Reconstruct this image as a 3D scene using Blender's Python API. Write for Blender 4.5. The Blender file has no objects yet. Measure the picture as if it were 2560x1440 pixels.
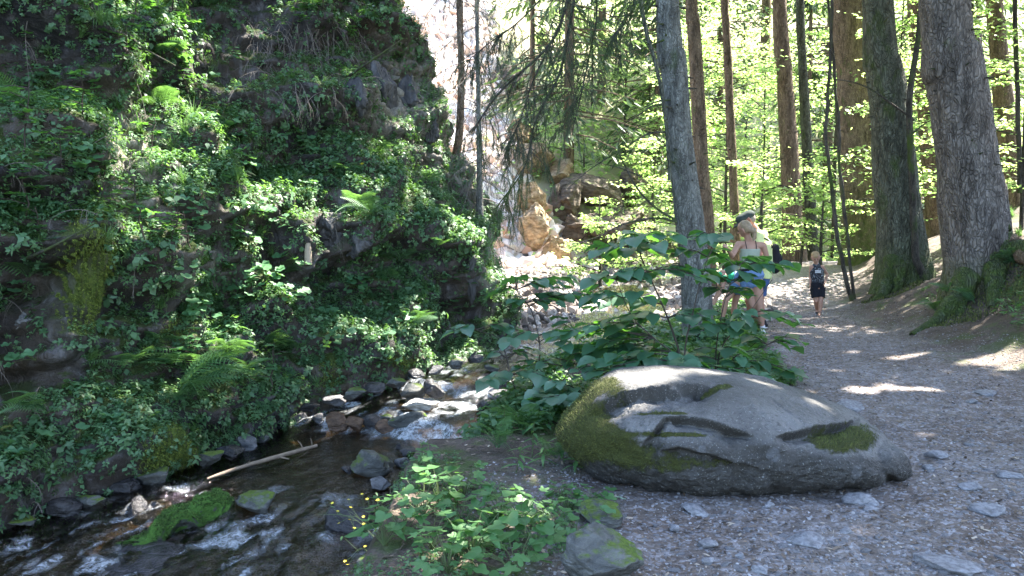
import bpy, bmesh, math, random
import numpy as np
from mathutils import Vector, Matrix, Quaternion
from mathutils.bvhtree import BVHTree

# ------------------------------------------------------------------ camera, sky, sun, exposure
S = bpy.context.scene
FPX = 2000.0                      # focal length in photo pixels (2560 wide)
PITCH = math.radians(4.57)
CAMZ = 1.6
cam_d = bpy.data.cameras.new('camera'); cam = bpy.data.objects.new('camera', cam_d)
S.collection.objects.link(cam); S.camera = cam
cam_d.sensor_width = 36.0; cam_d.lens = 36.0 * FPX / 2560.0
cam_d.clip_start = 0.05; cam_d.clip_end = 600
cam.location = (0, 0, CAMZ); cam.rotation_euler = (math.radians(90) - PITCH, 0, 0)

SUN = Vector((0.46, 0.34, 0.82)).normalized()     # direction towards the sun
world = bpy.data.worlds.new('World'); S.world = world; world.use_nodes = True
wn = world.node_tree; bg = wn.nodes['Background']
sky = wn.nodes.new('ShaderNodeTexSky'); sky.sky_type = 'NISHITA'; sky.sun_disc = False
sky.sun_elevation = math.asin(SUN.z); sky.sun_rotation = math.atan2(SUN.x, SUN.y)
sky.ozone_density = 1.0; sky.dust_density = 1.5
wn.links.new(sky.outputs[0], bg.inputs[0]); bg.inputs[1].default_value = 0.15
sl = bpy.data.lights.new('sun', 'SUN'); sl.energy = 5.0; sl.angle = math.radians(0.53)
sl.color = (1.0, 0.94, 0.84)
so = bpy.data.objects.new('sun', sl); S.collection.objects.link(so)
so.rotation_euler = SUN.to_track_quat('Z', 'Y').to_euler(); so.location = (10, 5, 30)
S.view_settings.view_transform = 'Standard'; S.view_settings.look = 'None'
S.view_settings.gamma = 1.0; S.view_settings.use_curve_mapping = False
S.view_settings.exposure = 3.2
S.render.engine = 'CYCLES'
cy = S.cycles
cy.max_bounces = 6; cy.diffuse_bounces = 3; cy.glossy_bounces = 2; cy.transmission_bounces = 5
cy.transparent_max_bounces = 8; cy.caustics_reflective = False; cy.caustics_refractive = False
cy.use_denoising = True; cy.sample_clamp_indirect = 6.0
try: cy.denoising_prefilter = 'ACCURATE'; cy.denoising_input_passes = 'RGB_ALBEDO_NORMAL'
except Exception: pass

COL = S.collection
R = random.Random(7)
NR = np.random.RandomState(11)

# ------------------------------------------------------------------ projection helpers
FW = Vector((0, math.cos(PITCH), -math.sin(PITCH))); UPV = Vector((0, math.sin(PITCH), math.cos(PITCH)))
def ray(px, py):
    u = (px - 1280) / FPX; v = (720 - py) / FPX
    return FW + Vector((1, 0, 0)) * u + UPV * v
def atY(px, py, Y):               # world point on that line of sight at ground distance Y
    d = ray(px, py); return Vector((d.x * Y / d.y, Y, CAMZ + d.z * Y / d.y))
def atZ(px, py, z):
    d = ray(px, py); t = (z - CAMZ) / d.z; return Vector((d.x * t, d.y * t, z))
def topix(p):
    q = Vector(p) - Vector((0, 0, CAMZ)); w = q.dot(FW)
    if w <= 0.01: return (-9999, -9999)
    return (1280 + FPX * q.x / w, 720 - FPX * q.dot(UPV) / w)

# ------------------------------------------------------------------ noise
def _h(ix, iy, iz, s):
    a = (ix.astype(np.int64) * 374761393 + iy.astype(np.int64) * 668265263 + iz.astype(np.int64) * 2147483647 + s * 1274126177) & 0xffffffff
    a = ((a ^ (a >> 13)) * 1274126177) & 0xffffffff
    a = a ^ (a >> 16)
    return (a & 0xffffff) / float(0xffffff)
def vnoise(P, seed=0):
    P = np.asarray(P, float); i = np.floor(P); f = P - i; f = f * f * f * (f * (f * 6 - 15) + 10)
    x, y, z = i[..., 0], i[..., 1], i[..., 2]; fx, fy, fz = f[..., 0], f[..., 1], f[..., 2]
    def c(a, b, d): return _h(x + a, y + b, z + d, seed)
    x00 = c(0,0,0) * (1-fx) + c(1,0,0) * fx; x10 = c(0,1,0) * (1-fx) + c(1,1,0) * fx
    x01 = c(0,0,1) * (1-fx) + c(1,0,1) * fx; x11 = c(0,1,1) * (1-fx) + c(1,1,1) * fx
    return (x00 * (1-fy) + x10 * fy) * (1-fz) + (x01 * (1-fy) + x11 * fy) * fz
def fbm(P, oct=4, seed=0, gain=0.5, ridged=False):
    P = np.asarray(P, float); a = 1.0; t = 0; s = 0
    for k in range(oct):
        n = vnoise(P, seed + k * 17)
        if ridged: n = 1 - np.abs(2 * n - 1)
        t = t + a * n; s += a; a *= gain; P = P * 2.03 + 5.3
    return t / s * 2 - 1 if not ridged else t / s
def sstep(a, b, x):
    t = np.clip((x - a) / (b - a), 0, 1); return t * t * (3 - 2 * t)
def P3(x, y, z=0): return np.stack(np.broadcast_arrays(np.asarray(x, float), np.asarray(y, float), np.asarray(z, float)), -1)

# ------------------------------------------------------------------ mesh helpers
def npmesh(name, V, F, mat=None, smooth=True, attrs=None):
    """V (n,3), F (m,k) index array or list of such arrays -> mesh data"""
    if not isinstance(F, (list, tuple)): F = [F]
    F = [f for f in F if len(f)]
    me = bpy.data.meshes.new(name); V = np.asarray(V, np.float32)
    me.vertices.add(len(V)); me.vertices.foreach_set('co', V.ravel())
    loops = np.concatenate([f.ravel() for f in F]).astype(np.int32)
    tot = np.concatenate([np.full(len(f), f.shape[1], np.int32) for f in F])
    st = np.concatenate([[0], np.cumsum(tot)[:-1]]).astype(np.int32)
    me.loops.add(len(loops)); me.loops.foreach_set('vertex_index', loops)
    me.polygons.add(len(tot)); me.polygons.foreach_set('loop_start', st)
    me.polygons.foreach_set('loop_total', tot)
    me.polygons.foreach_set('use_smooth', np.full(len(tot), smooth, bool))
    if attrs:
        for k, a in attrs.items():
            at = me.attributes.new(k, 'FLOAT', 'POINT'); at.data.foreach_set('value', np.asarray(a, np.float32).ravel())
    me.update(calc_edges=True); me.validate()
    if mat: me.materials.append(mat)
    return me
def grid_faces(nu, nv, wrap_u=False):
    i = np.arange(nu if wrap_u else nu - 1)[:, None]; j = np.arange(nv - 1)[None, :]
    a = i * nv + j; b = ((i + 1) % nu) * nv + j
    return np.stack([a, b, b + 1, a + 1], -1).reshape(-1, 4)
def link(name, me, parent=None, M=None, loc=None):
    o = bpy.data.objects.new(name, me); COL.objects.link(o)
    if parent is not None: o.parent = parent
    if M is not None: o.matrix_basis = M
    if loc is not None: o.location = loc
    return o
THINGS = []
def tag(o, label, cat, group=None, kind=None, px=None, noun=None):
    if label: o['label'] = label
    if cat: o['category'] = cat
    if group: o['group'] = group
    if kind: o['kind'] = kind
    return o
AUTO = []
def auto(o, adj, noun, tail): AUTO.append((o, adj, noun, tail))
def empty(name, loc):
    o = bpy.data.objects.new(name, None); COL.objects.link(o); o.location = loc
    o.empty_display_size = 0.1
    return o
def struct(name, me): o = link(name, me); o['kind'] = 'structure'; return o
def stuff(o): o['kind'] = 'stuff'; return o
def merge(parts):
    """parts: list of (V,F) all the same face size -> one (V,F)"""
    vs, fs, n = [], [], 0
    for V, F in parts: vs.append(V); fs.append(F + n); n += len(V)
    return np.concatenate(vs), np.concatenate(fs)
def rotz(a):
    c, s = math.cos(a), math.sin(a); return np.array([[c, -s, 0], [s, c, 0], [0, 0, 1]])
def basis(N, T=None, spin=None):
    """stack of rotation matrices whose z axis is N (n,3); columns are x,y,z axes"""
    N = N / np.linalg.norm(N, axis=1, keepdims=True)
    if T is None: T = NR.normal(size=N.shape)
    X = T - (T * N).sum(1, keepdims=True) * N; X /= np.linalg.norm(X, axis=1, keepdims=True) + 1e-9
    Y = np.cross(N, X)
    return np.stack([X, Y, N], -1)
def scatter(bases, pos, rot, scl, pick=None):
    """joins copies of small meshes: bases list of (V,F); returns V,F,rnd"""
    n = len(pos); pick = NR.randint(0, len(bases), n) if pick is None else pick
    Vs, Fs, Rs, off = [], [], [], 0
    for b, (bV, bF) in enumerate(bases):
        k = np.where(pick == b)[0]
        if not len(k): continue
        V = np.einsum('nij,vj->nvi', rot[k], bV) * scl[k][:, None, None] + pos[k][:, None, :]
        F = bF[None] + (np.arange(len(k)) * len(bV))[:, None, None] + off
        Vs.append(V.reshape(-1, 3)); Fs.append(F.reshape(-1, bF.shape[1])); off += len(k) * len(bV)
        Rs.append(np.repeat(NR.rand(len(k)), len(bV)))
    return np.concatenate(Vs), np.concatenate(Fs), np.concatenate(Rs)
def tube(pts, rad, n=8, cap=True):
    """tube along pts -> V, quads"""
    P = np.asarray(pts, float); m = len(P); rad = np.broadcast_to(np.asarray(rad, float), (m,))
    T = np.gradient(P, axis=0); T /= np.linalg.norm(T, axis=1, keepdims=True) + 1e-9
    ref = np.array([0, 0, 1.0]) if abs(T[:, 2]).mean() < 0.9 else np.array([1.0, 0, 0])
    A = np.cross(T, ref); A /= np.linalg.norm(A, axis=1, keepdims=True) + 1e-9; B = np.cross(T, A)
    th = np.linspace(0, 2 * math.pi, n, endpoint=False)
    V = P[None] + (np.cos(th)[:, None, None] * A[None] + np.sin(th)[:, None, None] * B[None]) * rad[None, :, None]
    return V.reshape(-1, 3), grid_faces(n, m, True)
def spline(pts, n):
    P = np.asarray([tuple(p) for p in pts], float)
    if len(P) == 2: t = np.linspace(0, 1, n)[:, None]; return P[0] * (1 - t) + P[1] * t
    Q = np.vstack([2 * P[0] - P[1], P, 2 * P[-1] - P[-2]]); L = len(P) - 1
    out = []
    for u in np.linspace(0, L - 1e-6, n):
        i = int(u); f = u - i; a, b, c, d = Q[i:i + 4]
        out.append(0.5 * ((2 * b) + (c - a) * f + (2 * a - 5 * b + 4 * c - d) * f * f + (3 * b - a - 3 * c + d) * f ** 3))
    return np.array(out)
def sub(me_or_bm, mat=None): pass

# ------------------------------------------------------------------ materials
class NT:
    def __init__(s, name):
        s.m = bpy.data.materials.new(name); s.m.use_nodes = True; s.t = s.m.node_tree
        s.b = s.t.nodes['Principled BSDF']; s.out = s.t.nodes['Material Output']; s.n = s.t.nodes; s.l = s.t.links
    def add(s, typ, **kw):
        n = s.n.new(typ)
        for k, v in kw.items():
            if k.startswith('i_'):
                key = k[2:].replace('_', ' '); n.inputs[key].default_value = v
            else: setattr(n, k, v)
        return n
    def coord(s, scale=(1, 1, 1), kind='Object'):
        tc = s.add('ShaderNodeTexCoord'); mp = s.add('ShaderNodeMapping'); mp.inputs['Scale'].default_value = scale
        s.l.new(tc.outputs[kind], mp.inputs[0]); return mp.outputs[0]
    def noise(s, co, scale, detail=4, rough=0.55, dist=0):
        n = s.add('ShaderNodeTexNoise'); n.inputs['Scale'].default_value = scale; n.inputs['Detail'].default_value = detail
        n.inputs['Roughness'].default_value = rough; n.inputs['Distortion'].default_value = dist
        s.l.new(co, n.inputs['Vector']); return n.outputs['Fac']
    def voro(s, co, scale, feature='F1', out='Distance', rand=1.0):
        n = s.add('ShaderNodeTexVoronoi'); n.feature = feature; n.inputs['Scale'].default_value = scale
        n.inputs['Randomness'].default_value = rand
        s.l.new(co, n.inputs['Vector']); return n.outputs[out]
    def ramp(s, fac, stops):
        n = s.add('ShaderNodeValToRGB'); e = n.color_ramp.elements
        while len(e) < len(stops): e.new(0.5)
        for k, (p, c) in enumerate(stops):
            e[k].position = p; e[k].color = (c, c, c, 1) if isinstance(c, (int, float)) else (*c, 1)
        s.l.new(fac, n.inputs[0]); return n.outputs[0]
    def mix(s, fac, a, b, typ='MIX'):
        n = s.add('ShaderNodeMix', data_type='RGBA', blend_type=typ)
        for idx, v in ((0, fac), (6, a), (7, b)):
            if isinstance(v, (int, float)): n.inputs[idx].default_value = v if idx == 0 else (v, v, v, 1)
            elif isinstance(v, tuple): n.inputs[idx].default_value = (*v, 1)
            else: s.l.new(v, n.inputs[idx])
        return n.outputs[2]
    def math(s, op, a, b=None, clamp=False):
        n = s.add('ShaderNodeMath', operation=op, use_clamp=clamp)
        for idx, v in ((0, a), (1, b)):
            if v is None: continue
            if isinstance(v, (int, float)): n.inputs[idx].default_value = v
            else: s.l.new(v, n.inputs[idx])
        return n.outputs[0]
    def attr(s, name): n = s.add('ShaderNodeAttribute', attribute_name=name); return n.outputs['Fac']
    def bump(s, h, strength=0.5, dist=0.02, normal=None):
        n = s.add('ShaderNodeBump'); n.inputs['Strength'].default_value = strength; n.inputs['Distance'].default_value = dist
        s.l.new(h, n.inputs['Height'])
        if normal: s.l.new(normal, n.inputs['Normal'])
        s.l.new(n.outputs[0], s.b.inputs['Normal']); return n.outputs[0]
    def base(s, c):
        if isinstance(c, tuple): s.b.inputs['Base Color'].default_value = (*c, 1)
        else: s.l.new(c, s.b.inputs['Base Color'])
    def rough(s, r):
        if isinstance(r, (int, float)): s.b.inputs['Roughness'].default_value = r
        else: s.l.new(r, s.b.inputs['Roughness'])
    def spec(s, v): s.b.inputs['Specular IOR Level'].default_value = v
    def upness(s):
        g = s.add('ShaderNodeNewGeometry'); sp = s.add('ShaderNodeSeparateXYZ'); s.l.new(g.outputs['Normal'], sp.inputs[0]); return sp.outputs[2]

def leaf_mat(name, c1, c2, trans=(0.25, 0.45, 0.04), tfac=0.4, rough=0.45, spec=0.5, per='attr', vein=False):
    k = NT(name)
    if per == 'attr': r = k.attr('rnd')
    else: r = k.add('ShaderNodeObjectInfo').outputs['Random']
    col = k.mix(r, c1, c2)
    n = k.noise(k.coord((1, 1, 1)), 30, 2)
    col = k.mix(k.math('MULTIPLY', n, 0.4), col, tuple(x * 0.45 for x in c1))
    k.base(col); k.rough(rough); k.spec(spec)
    tr = k.add('ShaderNodeBsdfTranslucent'); k.l.new(k.mix(r, trans, tuple(min(1, x * 1.3) for x in trans)), tr.inputs[0])
    mx = k.add('ShaderNodeMixShader'); mx.inputs[0].default_value = tfac
    k.l.new(k.b.outputs[0], mx.inputs[1]); k.l.new(tr.outputs[0], mx.inputs[2]); k.l.new(mx.outputs[0], k.out.inputs[0])
    return k.m

def rock_mat(name, c1, c2, moss=0.3, mossc=(0.075, 0.11, 0.018), wet=0.75, scale=1.0, streak=(1, 1, 2.5), lichen=0.15):
    k = NT(name); co = k.coord(streak)
    n1 = k.noise(co, 1.6 * scale, 6, 0.6, 0.4); n2 = k.noise(co, 9 * scale, 5, 0.65); n3 = k.noise(co, 55 * scale, 3, 0.6)
    v = k.voro(co, 3.2 * scale, 'DISTANCE_TO_EDGE')
    col = k.mix(k.ramp(n1, [(0.3, 0.0), (0.7, 1.0)]), c1, c2)
    col = k.mix(k.ramp(n2, [(0.38, 0.75), (0.6, 0.0)]), col, tuple(x * 0.45 for x in c1))
    col = k.mix(k.ramp(n3, [(0.62, 0.0), (0.72, lichen)]), col, tuple(min(1, x * 2.2 + .08) for x in c2))
    up = k.upness()
    m = k.math('ADD', k.math('MULTIPLY', k.noise(co, 2.7 * scale, 5, 0.7), 1.0), k.math('MULTIPLY', up, 0.28))
    mm = k.ramp(m, [(0.98 - moss * 0.75, 0.0), (1.08 - moss * 0.75, 1.0)])
    mc = k.mix(k.noise(co, 40 * scale, 3), tuple(x * 0.35 for x in mossc), tuple(min(1, x * 1.7) for x in mossc))
    k.base(k.mix(mm, col, mc)); k.rough(k.mix(mm, wet, 0.95))
    h = k.math('ADD', k.math('MULTIPLY', n2, 0.6), k.math('ADD', k.math('MULTIPLY', n3, 0.25), k.math('MULTIPLY', k.ramp(v, [(0.0, 0.0), (0.06, 1.0)]), 0.12)))
    k.bump(h, 0.9, 0.05 / scale); k.spec(0.35)
    return k.m

def bark_mat(name, c1, c2, scale=1.0, moss=0.12, plates=True, mossc=(0.07, 0.11, 0.02), side=None):
    k = NT(name); co = k.coord((1, 1, 0.42))
    w = k.noise(co, 5 * scale, 3)
    cc = k.add('ShaderNodeVectorMath', operation='ADD'); k.l.new(co, cc.inputs[0])
    nv = k.add('ShaderNodeTexNoise'); nv.inputs['Scale'].default_value = 7 * scale; k.l.new(co, nv.inputs['Vector'])
    sc = k.add('ShaderNodeVectorMath', operation='SCALE'); sc.inputs['Scale'].default_value = 0.20 / scale; k.l.new(nv.outputs['Color'], sc.inputs[0]); k.l.new(sc.outputs[0], cc.inputs[1])
    v = k.voro(cc.outputs[0], 26 * scale, 'DISTANCE_TO_EDGE'); vc = k.voro(cc.outputs[0], 26 * scale, 'F1', 'Color')
    n3 = k.noise(co, 60 * scale, 3)
    col = k.mix(k.ramp(w, [(0.35, 0.0), (0.65, 1.0)]), c1, c2)
    bw = k.add('ShaderNodeRGBToBW'); k.l.new(vc, bw.inputs[0])
    col = k.mix(k.math('MULTIPLY', bw.outputs[0], 0.5), col, tuple(min(1, x * 1.9) for x in c2))
    crack = k.ramp(v, [(0.02, 1.0), (0.12, 0.0)])
    col = k.mix(k.math('MULTIPLY', crack, k.math('MULTIPLY', k.ramp(n3, [(0.3, 0.2), (0.6, 1.0)]), 0.42)), col, tuple(x * 0.35 for x in c1))
    col = k.mix(k.ramp(k.noise(k.coord((1, 1, .25)), 11, 5, .75), [(.36, .75), (.52, 0.0)]), col, tuple(x * .5 for x in c1))
    mm = k.ramp(k.noise(k.coord((1, 1, .5)), 1.7, 5, 0.7), [(0.72 - moss, 0.0), (0.82 - moss, 1.0)])
    col = k.mix(k.math('MULTIPLY', mm, 0.8), col, mossc)
    at = k.attr('moss'); col = k.mix(k.math('MULTIPLY', at, k.ramp(k.noise(k.coord(), 9, 4), [(0.3, 0.3), (0.6, 1.0)])), col, tuple(x * 1.15 for x in mossc))
    k.base(col); k.rough(0.9); k.spec(0.2)
    h = k.math('ADD', k.math('MULTIPLY', k.ramp(v, [(0.0, 0.0), (0.2, 1.0)]), 0.7), k.math('MULTIPLY', n3, 0.4))
    k.bump(h, 1.0, 0.03 / scale)
    return k.m

def plain(name, c, rough=0.8, spec=0.3, var=0.25, scale=20, bump=0.0):
    k = NT(name); n = k.noise(k.coord(), scale, 4)
    k.base(k.mix(n, tuple(x * (1 - var) for x in c), tuple(min(1, x * (1 + var)) for x in c))); k.rough(rough); k.spec(spec)
    if bump: k.bump(n, bump, 0.01)
    return k.m
# ------------------------------------------------------------------ the lie of the land
CL = spline([(-4.6, -1.5, 0), (-3.6, 1.0, 0), (-3.0, 4.0, 0), (-2.85, 5.8, 0), (-2.2, 7.6, 0), (-1.55, 9.2, 0), (-0.5, 10.8, 0), (0.9, 12.6, 0), (2.1, 14.8, 0), (2.6, 18, 0), (2.9, 24, 0), (5, 30, 0), (10, 36, 0), (20, 42, 0)], 90)[:, :2]
CLW = np.interp(CL[:, 1], [0, 4, 5.9, 7.6, 9.2, 10.8, 12.6, 16, 24], [1.95, 1.9, 1.8, 1.6, 1.3, 1.0, 0.9, 0.8, 0.7])
def wlevel(yc):
    return np.interp(yc, [0, 4.0, 5.2, 6.2, 7.3, 8.9, 9.35, 9.95, 10.3, 11.6, 13.5, 18, 24, 40], [-1.3, -1.16, -1.08, -0.97, -0.83, -0.80, -0.62, -0.585, -0.46, -0.40, -0.27, -0.02, 0.25, 1.2])
def stream_coords(x, y):
    """nearest point on the centreline: signed distance (+ = right bank), its y, half width"""
    x = np.asarray(x, float); y = np.asarray(y, float)
    best = np.full(x.shape, 1e9); sd = np.zeros(x.shape); yc = np.zeros(x.shape); w = np.ones(x.shape); sl_ = np.zeros(x.shape); acc = 0
    for i in range(len(CL) - 1):
        a, b = CL[i], CL[i + 1]; d = b - a; L = np.hypot(*d)
        t = np.clip(((x - a[0]) * d[0] + (y - a[1]) * d[1]) / (L * L), 0, 1)
        qx, qy = a[0] + t * d[0], a[1] + t * d[1]; dist = np.hypot(x - qx, y - qy)
        m = dist < best
        best = np.where(m, dist, best); side = np.sign((x - qx) * d[1] - (y - qy) * d[0])
        sd = np.where(m, dist * side, sd); yc = np.where(m, qy, yc); w = np.where(m, CLW[i] * (1 - t) + CLW[i + 1] * t, w)
        sl_ = np.where(m, acc + t * L, sl_); acc += L
    return sd, yc, w, sl_
def xb(y): return np.interp(y, [0, 8, 12, 16, 20, 26, 60], [5.3, 5.45, 5.75, 6.6, 8.6, 12, 25])       # foot of the right bank
def xl(y): return np.interp(y, [0, 3.5, 4.6, 5.2, 5.9, 8, 11, 14, 17, 20, 24], [.3, .15, -.1, -.1, 2.0, 2.8, 3.3, 4.2, 5.2, 6.4, 8.0])  # left edge of the path
def hill(x, y):
    e = -0.35 * (x - 0.6) + 0.94 * (y - 25.0)
    e2 = e + 2.2 * fbm(P3(x * .12, y * .12), 3, 5)
    return 0.95 * np.maximum(0, e2)
def ground_z(x, y, detail=True):
    x = np.asarray(x, float); y = np.asarray(y, float)
    sd, yc, w, _ = stream_coords(x, y); wl = wlevel(yc)
    e = sd - w
    # path level and its rise to the crest
    pz = 0.58 * sstep(14.6, 20.0, y) - 1.5 * sstep(22, 30, y)
    pz = pz + 0.03 * fbm(P3(x * .8, y * .8), 3, 9)
    e2 = np.maximum(0, x - xb(y))
    bank = 0.40 * e2 + 0.25 * np.maximum(0, e2 - 2.2) ** 1.15
    bank = 2.8 * (1 - np.exp(-bank / 2.8)) * (1 - .8 * sstep(20, 30, y))
    bank = bank + 0.95 * np.exp(-(((x - 8.6) / 1.25) ** 2 + ((y - 11.2) / 1.5) ** 2)) + 0.18 * fbm(P3(x * .9, y * .9, 4), 4, 3) * sstep(0, 1.5, e2)
    rise = sstep(0.0, 1.0, np.where(y < 5.9, e / 0.42, e / np.maximum(0.8, 0.8 + (y - 9) * .08)))
    # behind Y 12 the path shoulder drops to the valley on its left
    sh = sstep(-1.6, 0.3, x - xl(y)); low = np.where(y > 12, sh, 1.0); k12 = sstep(11.5, 13.5, y)
    rise = rise * (1 - k12) + np.minimum(rise, 0.12 + 0.88 * sh) * k12
    land = wl + (pz + bank - wl) * rise
    bed = wl - 0.28 + 0.10 * np.minimum(1.3, np.abs(sd) / w) ** 2 + 0.07 * fbm(P3(x * 2.2, y * 2.2, 2), 4, 21)
    inside = 1 - sstep(-0.35, 0.12, e)
    z = np.where(sd > 0, land * (1 - inside) + bed * inside, bed)
    left = np.maximum(0, -sd - w)
    z = np.where(sd <= 0, bed + np.minimum(left * 0.35, 0.25) + 0.12 * sstep(2, 6, left) * fbm(P3(x * .7, y * .7, 7), 3, 4), z)
    z = z + hill(x, y)
    if detail:
        far = np.clip(np.hypot(x, y) / 14, 0, 1)
        onp = sstep(-.3, .3, x - xl(y)) * (1 - sstep(-.4, .3, x - xb(y)))
        z = z + 0.02 * fbm(P3(x * 1.7, y * 1.7, 1), 4, 18) + 0.014 * fbm(P3(x * 5, y * 5, 1), 4, 8) + (1 - onp) * 0.04 * fbm(P3(x * 2.4, y * 2.4, 3), 4, 12) + far * (1 - onp) * .1 * fbm(P3(x, y, 3), 3, 15)
    return z
def gz(x, y): return float(ground_z(np.array([x]), np.array([y]))[0])
def gnorm(x, y, e=0.08):
    a = ground_z(np.array([x - e, x + e, x, x]), np.array([y, y, y - e, y + e]), False)
    return Vector((-(a[1] - a[0]) / (2 * e), -(a[3] - a[2]) / (2 * e), 1)).normalized()

# the scree chute: found by walking lines of sight down onto the hillside once, then kept as ground positions
def march(px, py, y0=2.5, y1=90, fn=None):
    Y = np.exp(np.linspace(math.log(y0), math.log(y1), 900)); d = ray(px, py); X = d.x / d.y * Y; Z = CAMZ + d.z / d.y * Y
    g = ground_z(X, Y, False); k = np.where(Z < g)[0]
    if not len(k): return None
    return X[k[0]], Y[k[0]], g[k[0]]
scr = [march(px, py, 20) for px, py in ((1050, -160), (1060, 30), (1080, 200), (1125, 330), (1195, 480), (1250, 600), (1320, 690), (1420, 735))]
scr = np.array([p for p in scr if p is not None])
SCR = np.array([(p[0], p[1]) for p in scr]); SCRW = np.linspace(3.0, 1.3, len(SCR))
def scree_mask(x, y):
    m = np.zeros(np.shape(x))
    for i in range(len(SCR) - 1):
        a, b = SCR[i], SCR[i + 1]; d = b - a; L2 = (d ** 2).sum()
        t = np.clip(((x - a[0]) * d[0] + (y - a[1]) * d[1]) / L2, 0, 1)
        dist = np.hypot(x - a[0] - t * d[0], y - a[1] - t * d[1]); wd = SCRW[i] * (1 - t) + SCRW[i + 1] * t
        m = np.maximum(m, 1 - sstep(wd * .7, wd * 1.15, dist))
    return m

# ------------------------------------------------------------------ ground sheet (path, stream bed and ground share one material)
k = NT('earth_gravel_and_rubble')
co = k.coord()
nb = k.noise(co, 0.9, 5, 0.6); nm = k.noise(co, 7, 5, 0.65); nf = k.noise(co, 60, 4, 0.7)
v1 = k.add('ShaderNodeTexVoronoi'); v1.inputs['Scale'].default_value = 42; k.l.new(co, v1.inputs['Vector'])
v2 = k.add('ShaderNodeTexVoronoi'); v2.inputs['Scale'].default_value = 14; k.l.new(co, v2.inputs['Vector'])
bw1 = k.add('ShaderNodeRGBToBW'); k.l.new(v1.outputs['Color'], bw1.inputs[0]); bw2 = k.add('ShaderNodeRGBToBW'); k.l.new(v2.outputs['Color'], bw2.inputs[0])
grav = k.mix(k.ramp(nb, [(0.38, 0.0), (0.62, 1.0)]), (0.125, 0.094, 0.076), (0.205, 0.18, 0.165))
grav = k.mix(k.ramp(bw1.outputs[0], [(0.5, 0.0), (0.95, 0.85)]), grav, (0.36, 0.35, 0.37))
grav = k.mix(k.ramp(nm, [(0.36, 0.75), (0.56, 0.0)]), grav, (0.085, 0.066, 0.055))
grav = k.mix(k.ramp(nf, [(0.30, 0.6), (0.5, 0.0)]), grav, (0.06, 0.045, 0.035))
soil = k.mix(k.ramp(nm, [(0.3, 0.0), (0.7, 1.0)]), (0.045, 0.032, 0.025), (0.105, 0.08, 0.064))
soil = k.mix(k.ramp(nf, [(0.5, 0.0), (0.75, 0.6)]), soil, (0.17, 0.135, 0.10))
soil = k.mix(k.ramp(k.noise(co, 1.3, 5, .7), [(0.52, 0.0), (0.6, 0.85)]), soil, (0.05, 0.075, 0.017))
bedc = k.mix(k.ramp(bw2.outputs[0], [(0.1, 0.0), (0.9, 1.0)]), (0.025, 0.020, 0.014), (0.115, 0.085, 0.055))
scrc = k.mix(k.ramp(k.noise(co, 2.2, 6, .75), [(0.3, 0.0), (0.62, 1.0)]), (0.60, 0.46, 0.38), (0.70, 0.64, 0.58))
hilc = k.mix(k.ramp(nb, [(0.3, 0.0), (0.6, 1.0)]), (0.42, 0.34, 0.24), (0.30, 0.31, 0.17))
c = k.mix(k.attr('path'), soil, grav); c = k.mix(k.attr('bed'), c, bedc); c = k.mix(k.attr('hill'), c, hilc); c = k.mix(k.attr('scree'), c, scrc)
k.base(c); k.rough(0.88); k.spec(0.3)
hh = k.math('ADD', k.math('MULTIPLY', nf, 0.35), k.math('ADD', k.math('MULTIPLY', k.math('SUBTRACT', 1.0, v1.outputs['Distance']), 0.5), k.math('MULTIPLY', nm, 0.8)))
k.bump(hh, 0.8, 0.025)
M_EARTH = k.m

na, nr = 560, 600
th = np.radians(np.linspace(-78, 78, na)); rr = np.exp(np.linspace(math.log(1.2), math.log(130), nr))
TH, RR = np.meshgrid(th, rr, indexing='ij'); GX = (RR * np.sin(TH)).ravel(); GY = (RR * np.cos(TH)).ravel() - 0.4
GZ = ground_z(GX, GY)
sd, yc, w, sl_ = stream_coords(GX, GY)
a_path = sstep(-.35, .35, GX - xl(GY) + .5 * fbm(P3(GX * 1.5, GY * 1.5), 3, 2)) * (1 - sstep(-.6, .5, GX - xb(GY) + .6 * fbm(P3(GX, GY), 3, 6))) * (1 - sstep(23, 25, GY))
soilspot = np.exp(-(((GX - .25) / .75) ** 2 + ((GY - 4.9) / .35) ** 2)); a_path = a_path * (1 - .75 * soilspot)
a_bed = np.where(sd > 0, 1 - sstep(-.1, .45, sd - w), 1.0)
a_hill = sstep(.2, 2.5, hill(GX, GY)); a_scree = np.maximum(scree_mask(GX, GY), .75 * sstep(16, 20, GY) * (1 - sstep(2.5, 5, np.abs(sd))) * (1 - a_hill))
GV = np.stack([GX, GY, GZ], -1); GF = grid_faces(na, nr)[:, ::-1]
fc = lambda a: a[GF].mean(1)
isp = fc(a_path) > .5; isb = (~isp) & (fc(a_bed) > .5) & (fc(a_hill) < .3)
for nm_, msk in (('path', isp), ('stream_bed', isb), ('ground', ~(isp | isb))):
    F = GF[msk]; u, inv = np.unique(F, return_inverse=True)
    me = npmesh(nm_, GV[u], inv.reshape(F.shape), M_EARTH, True, {'path': a_path[u], 'bed': a_bed[u], 'hill': a_hill[u], 'scree': a_scree[u]})
    struct(nm_, me)

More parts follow.
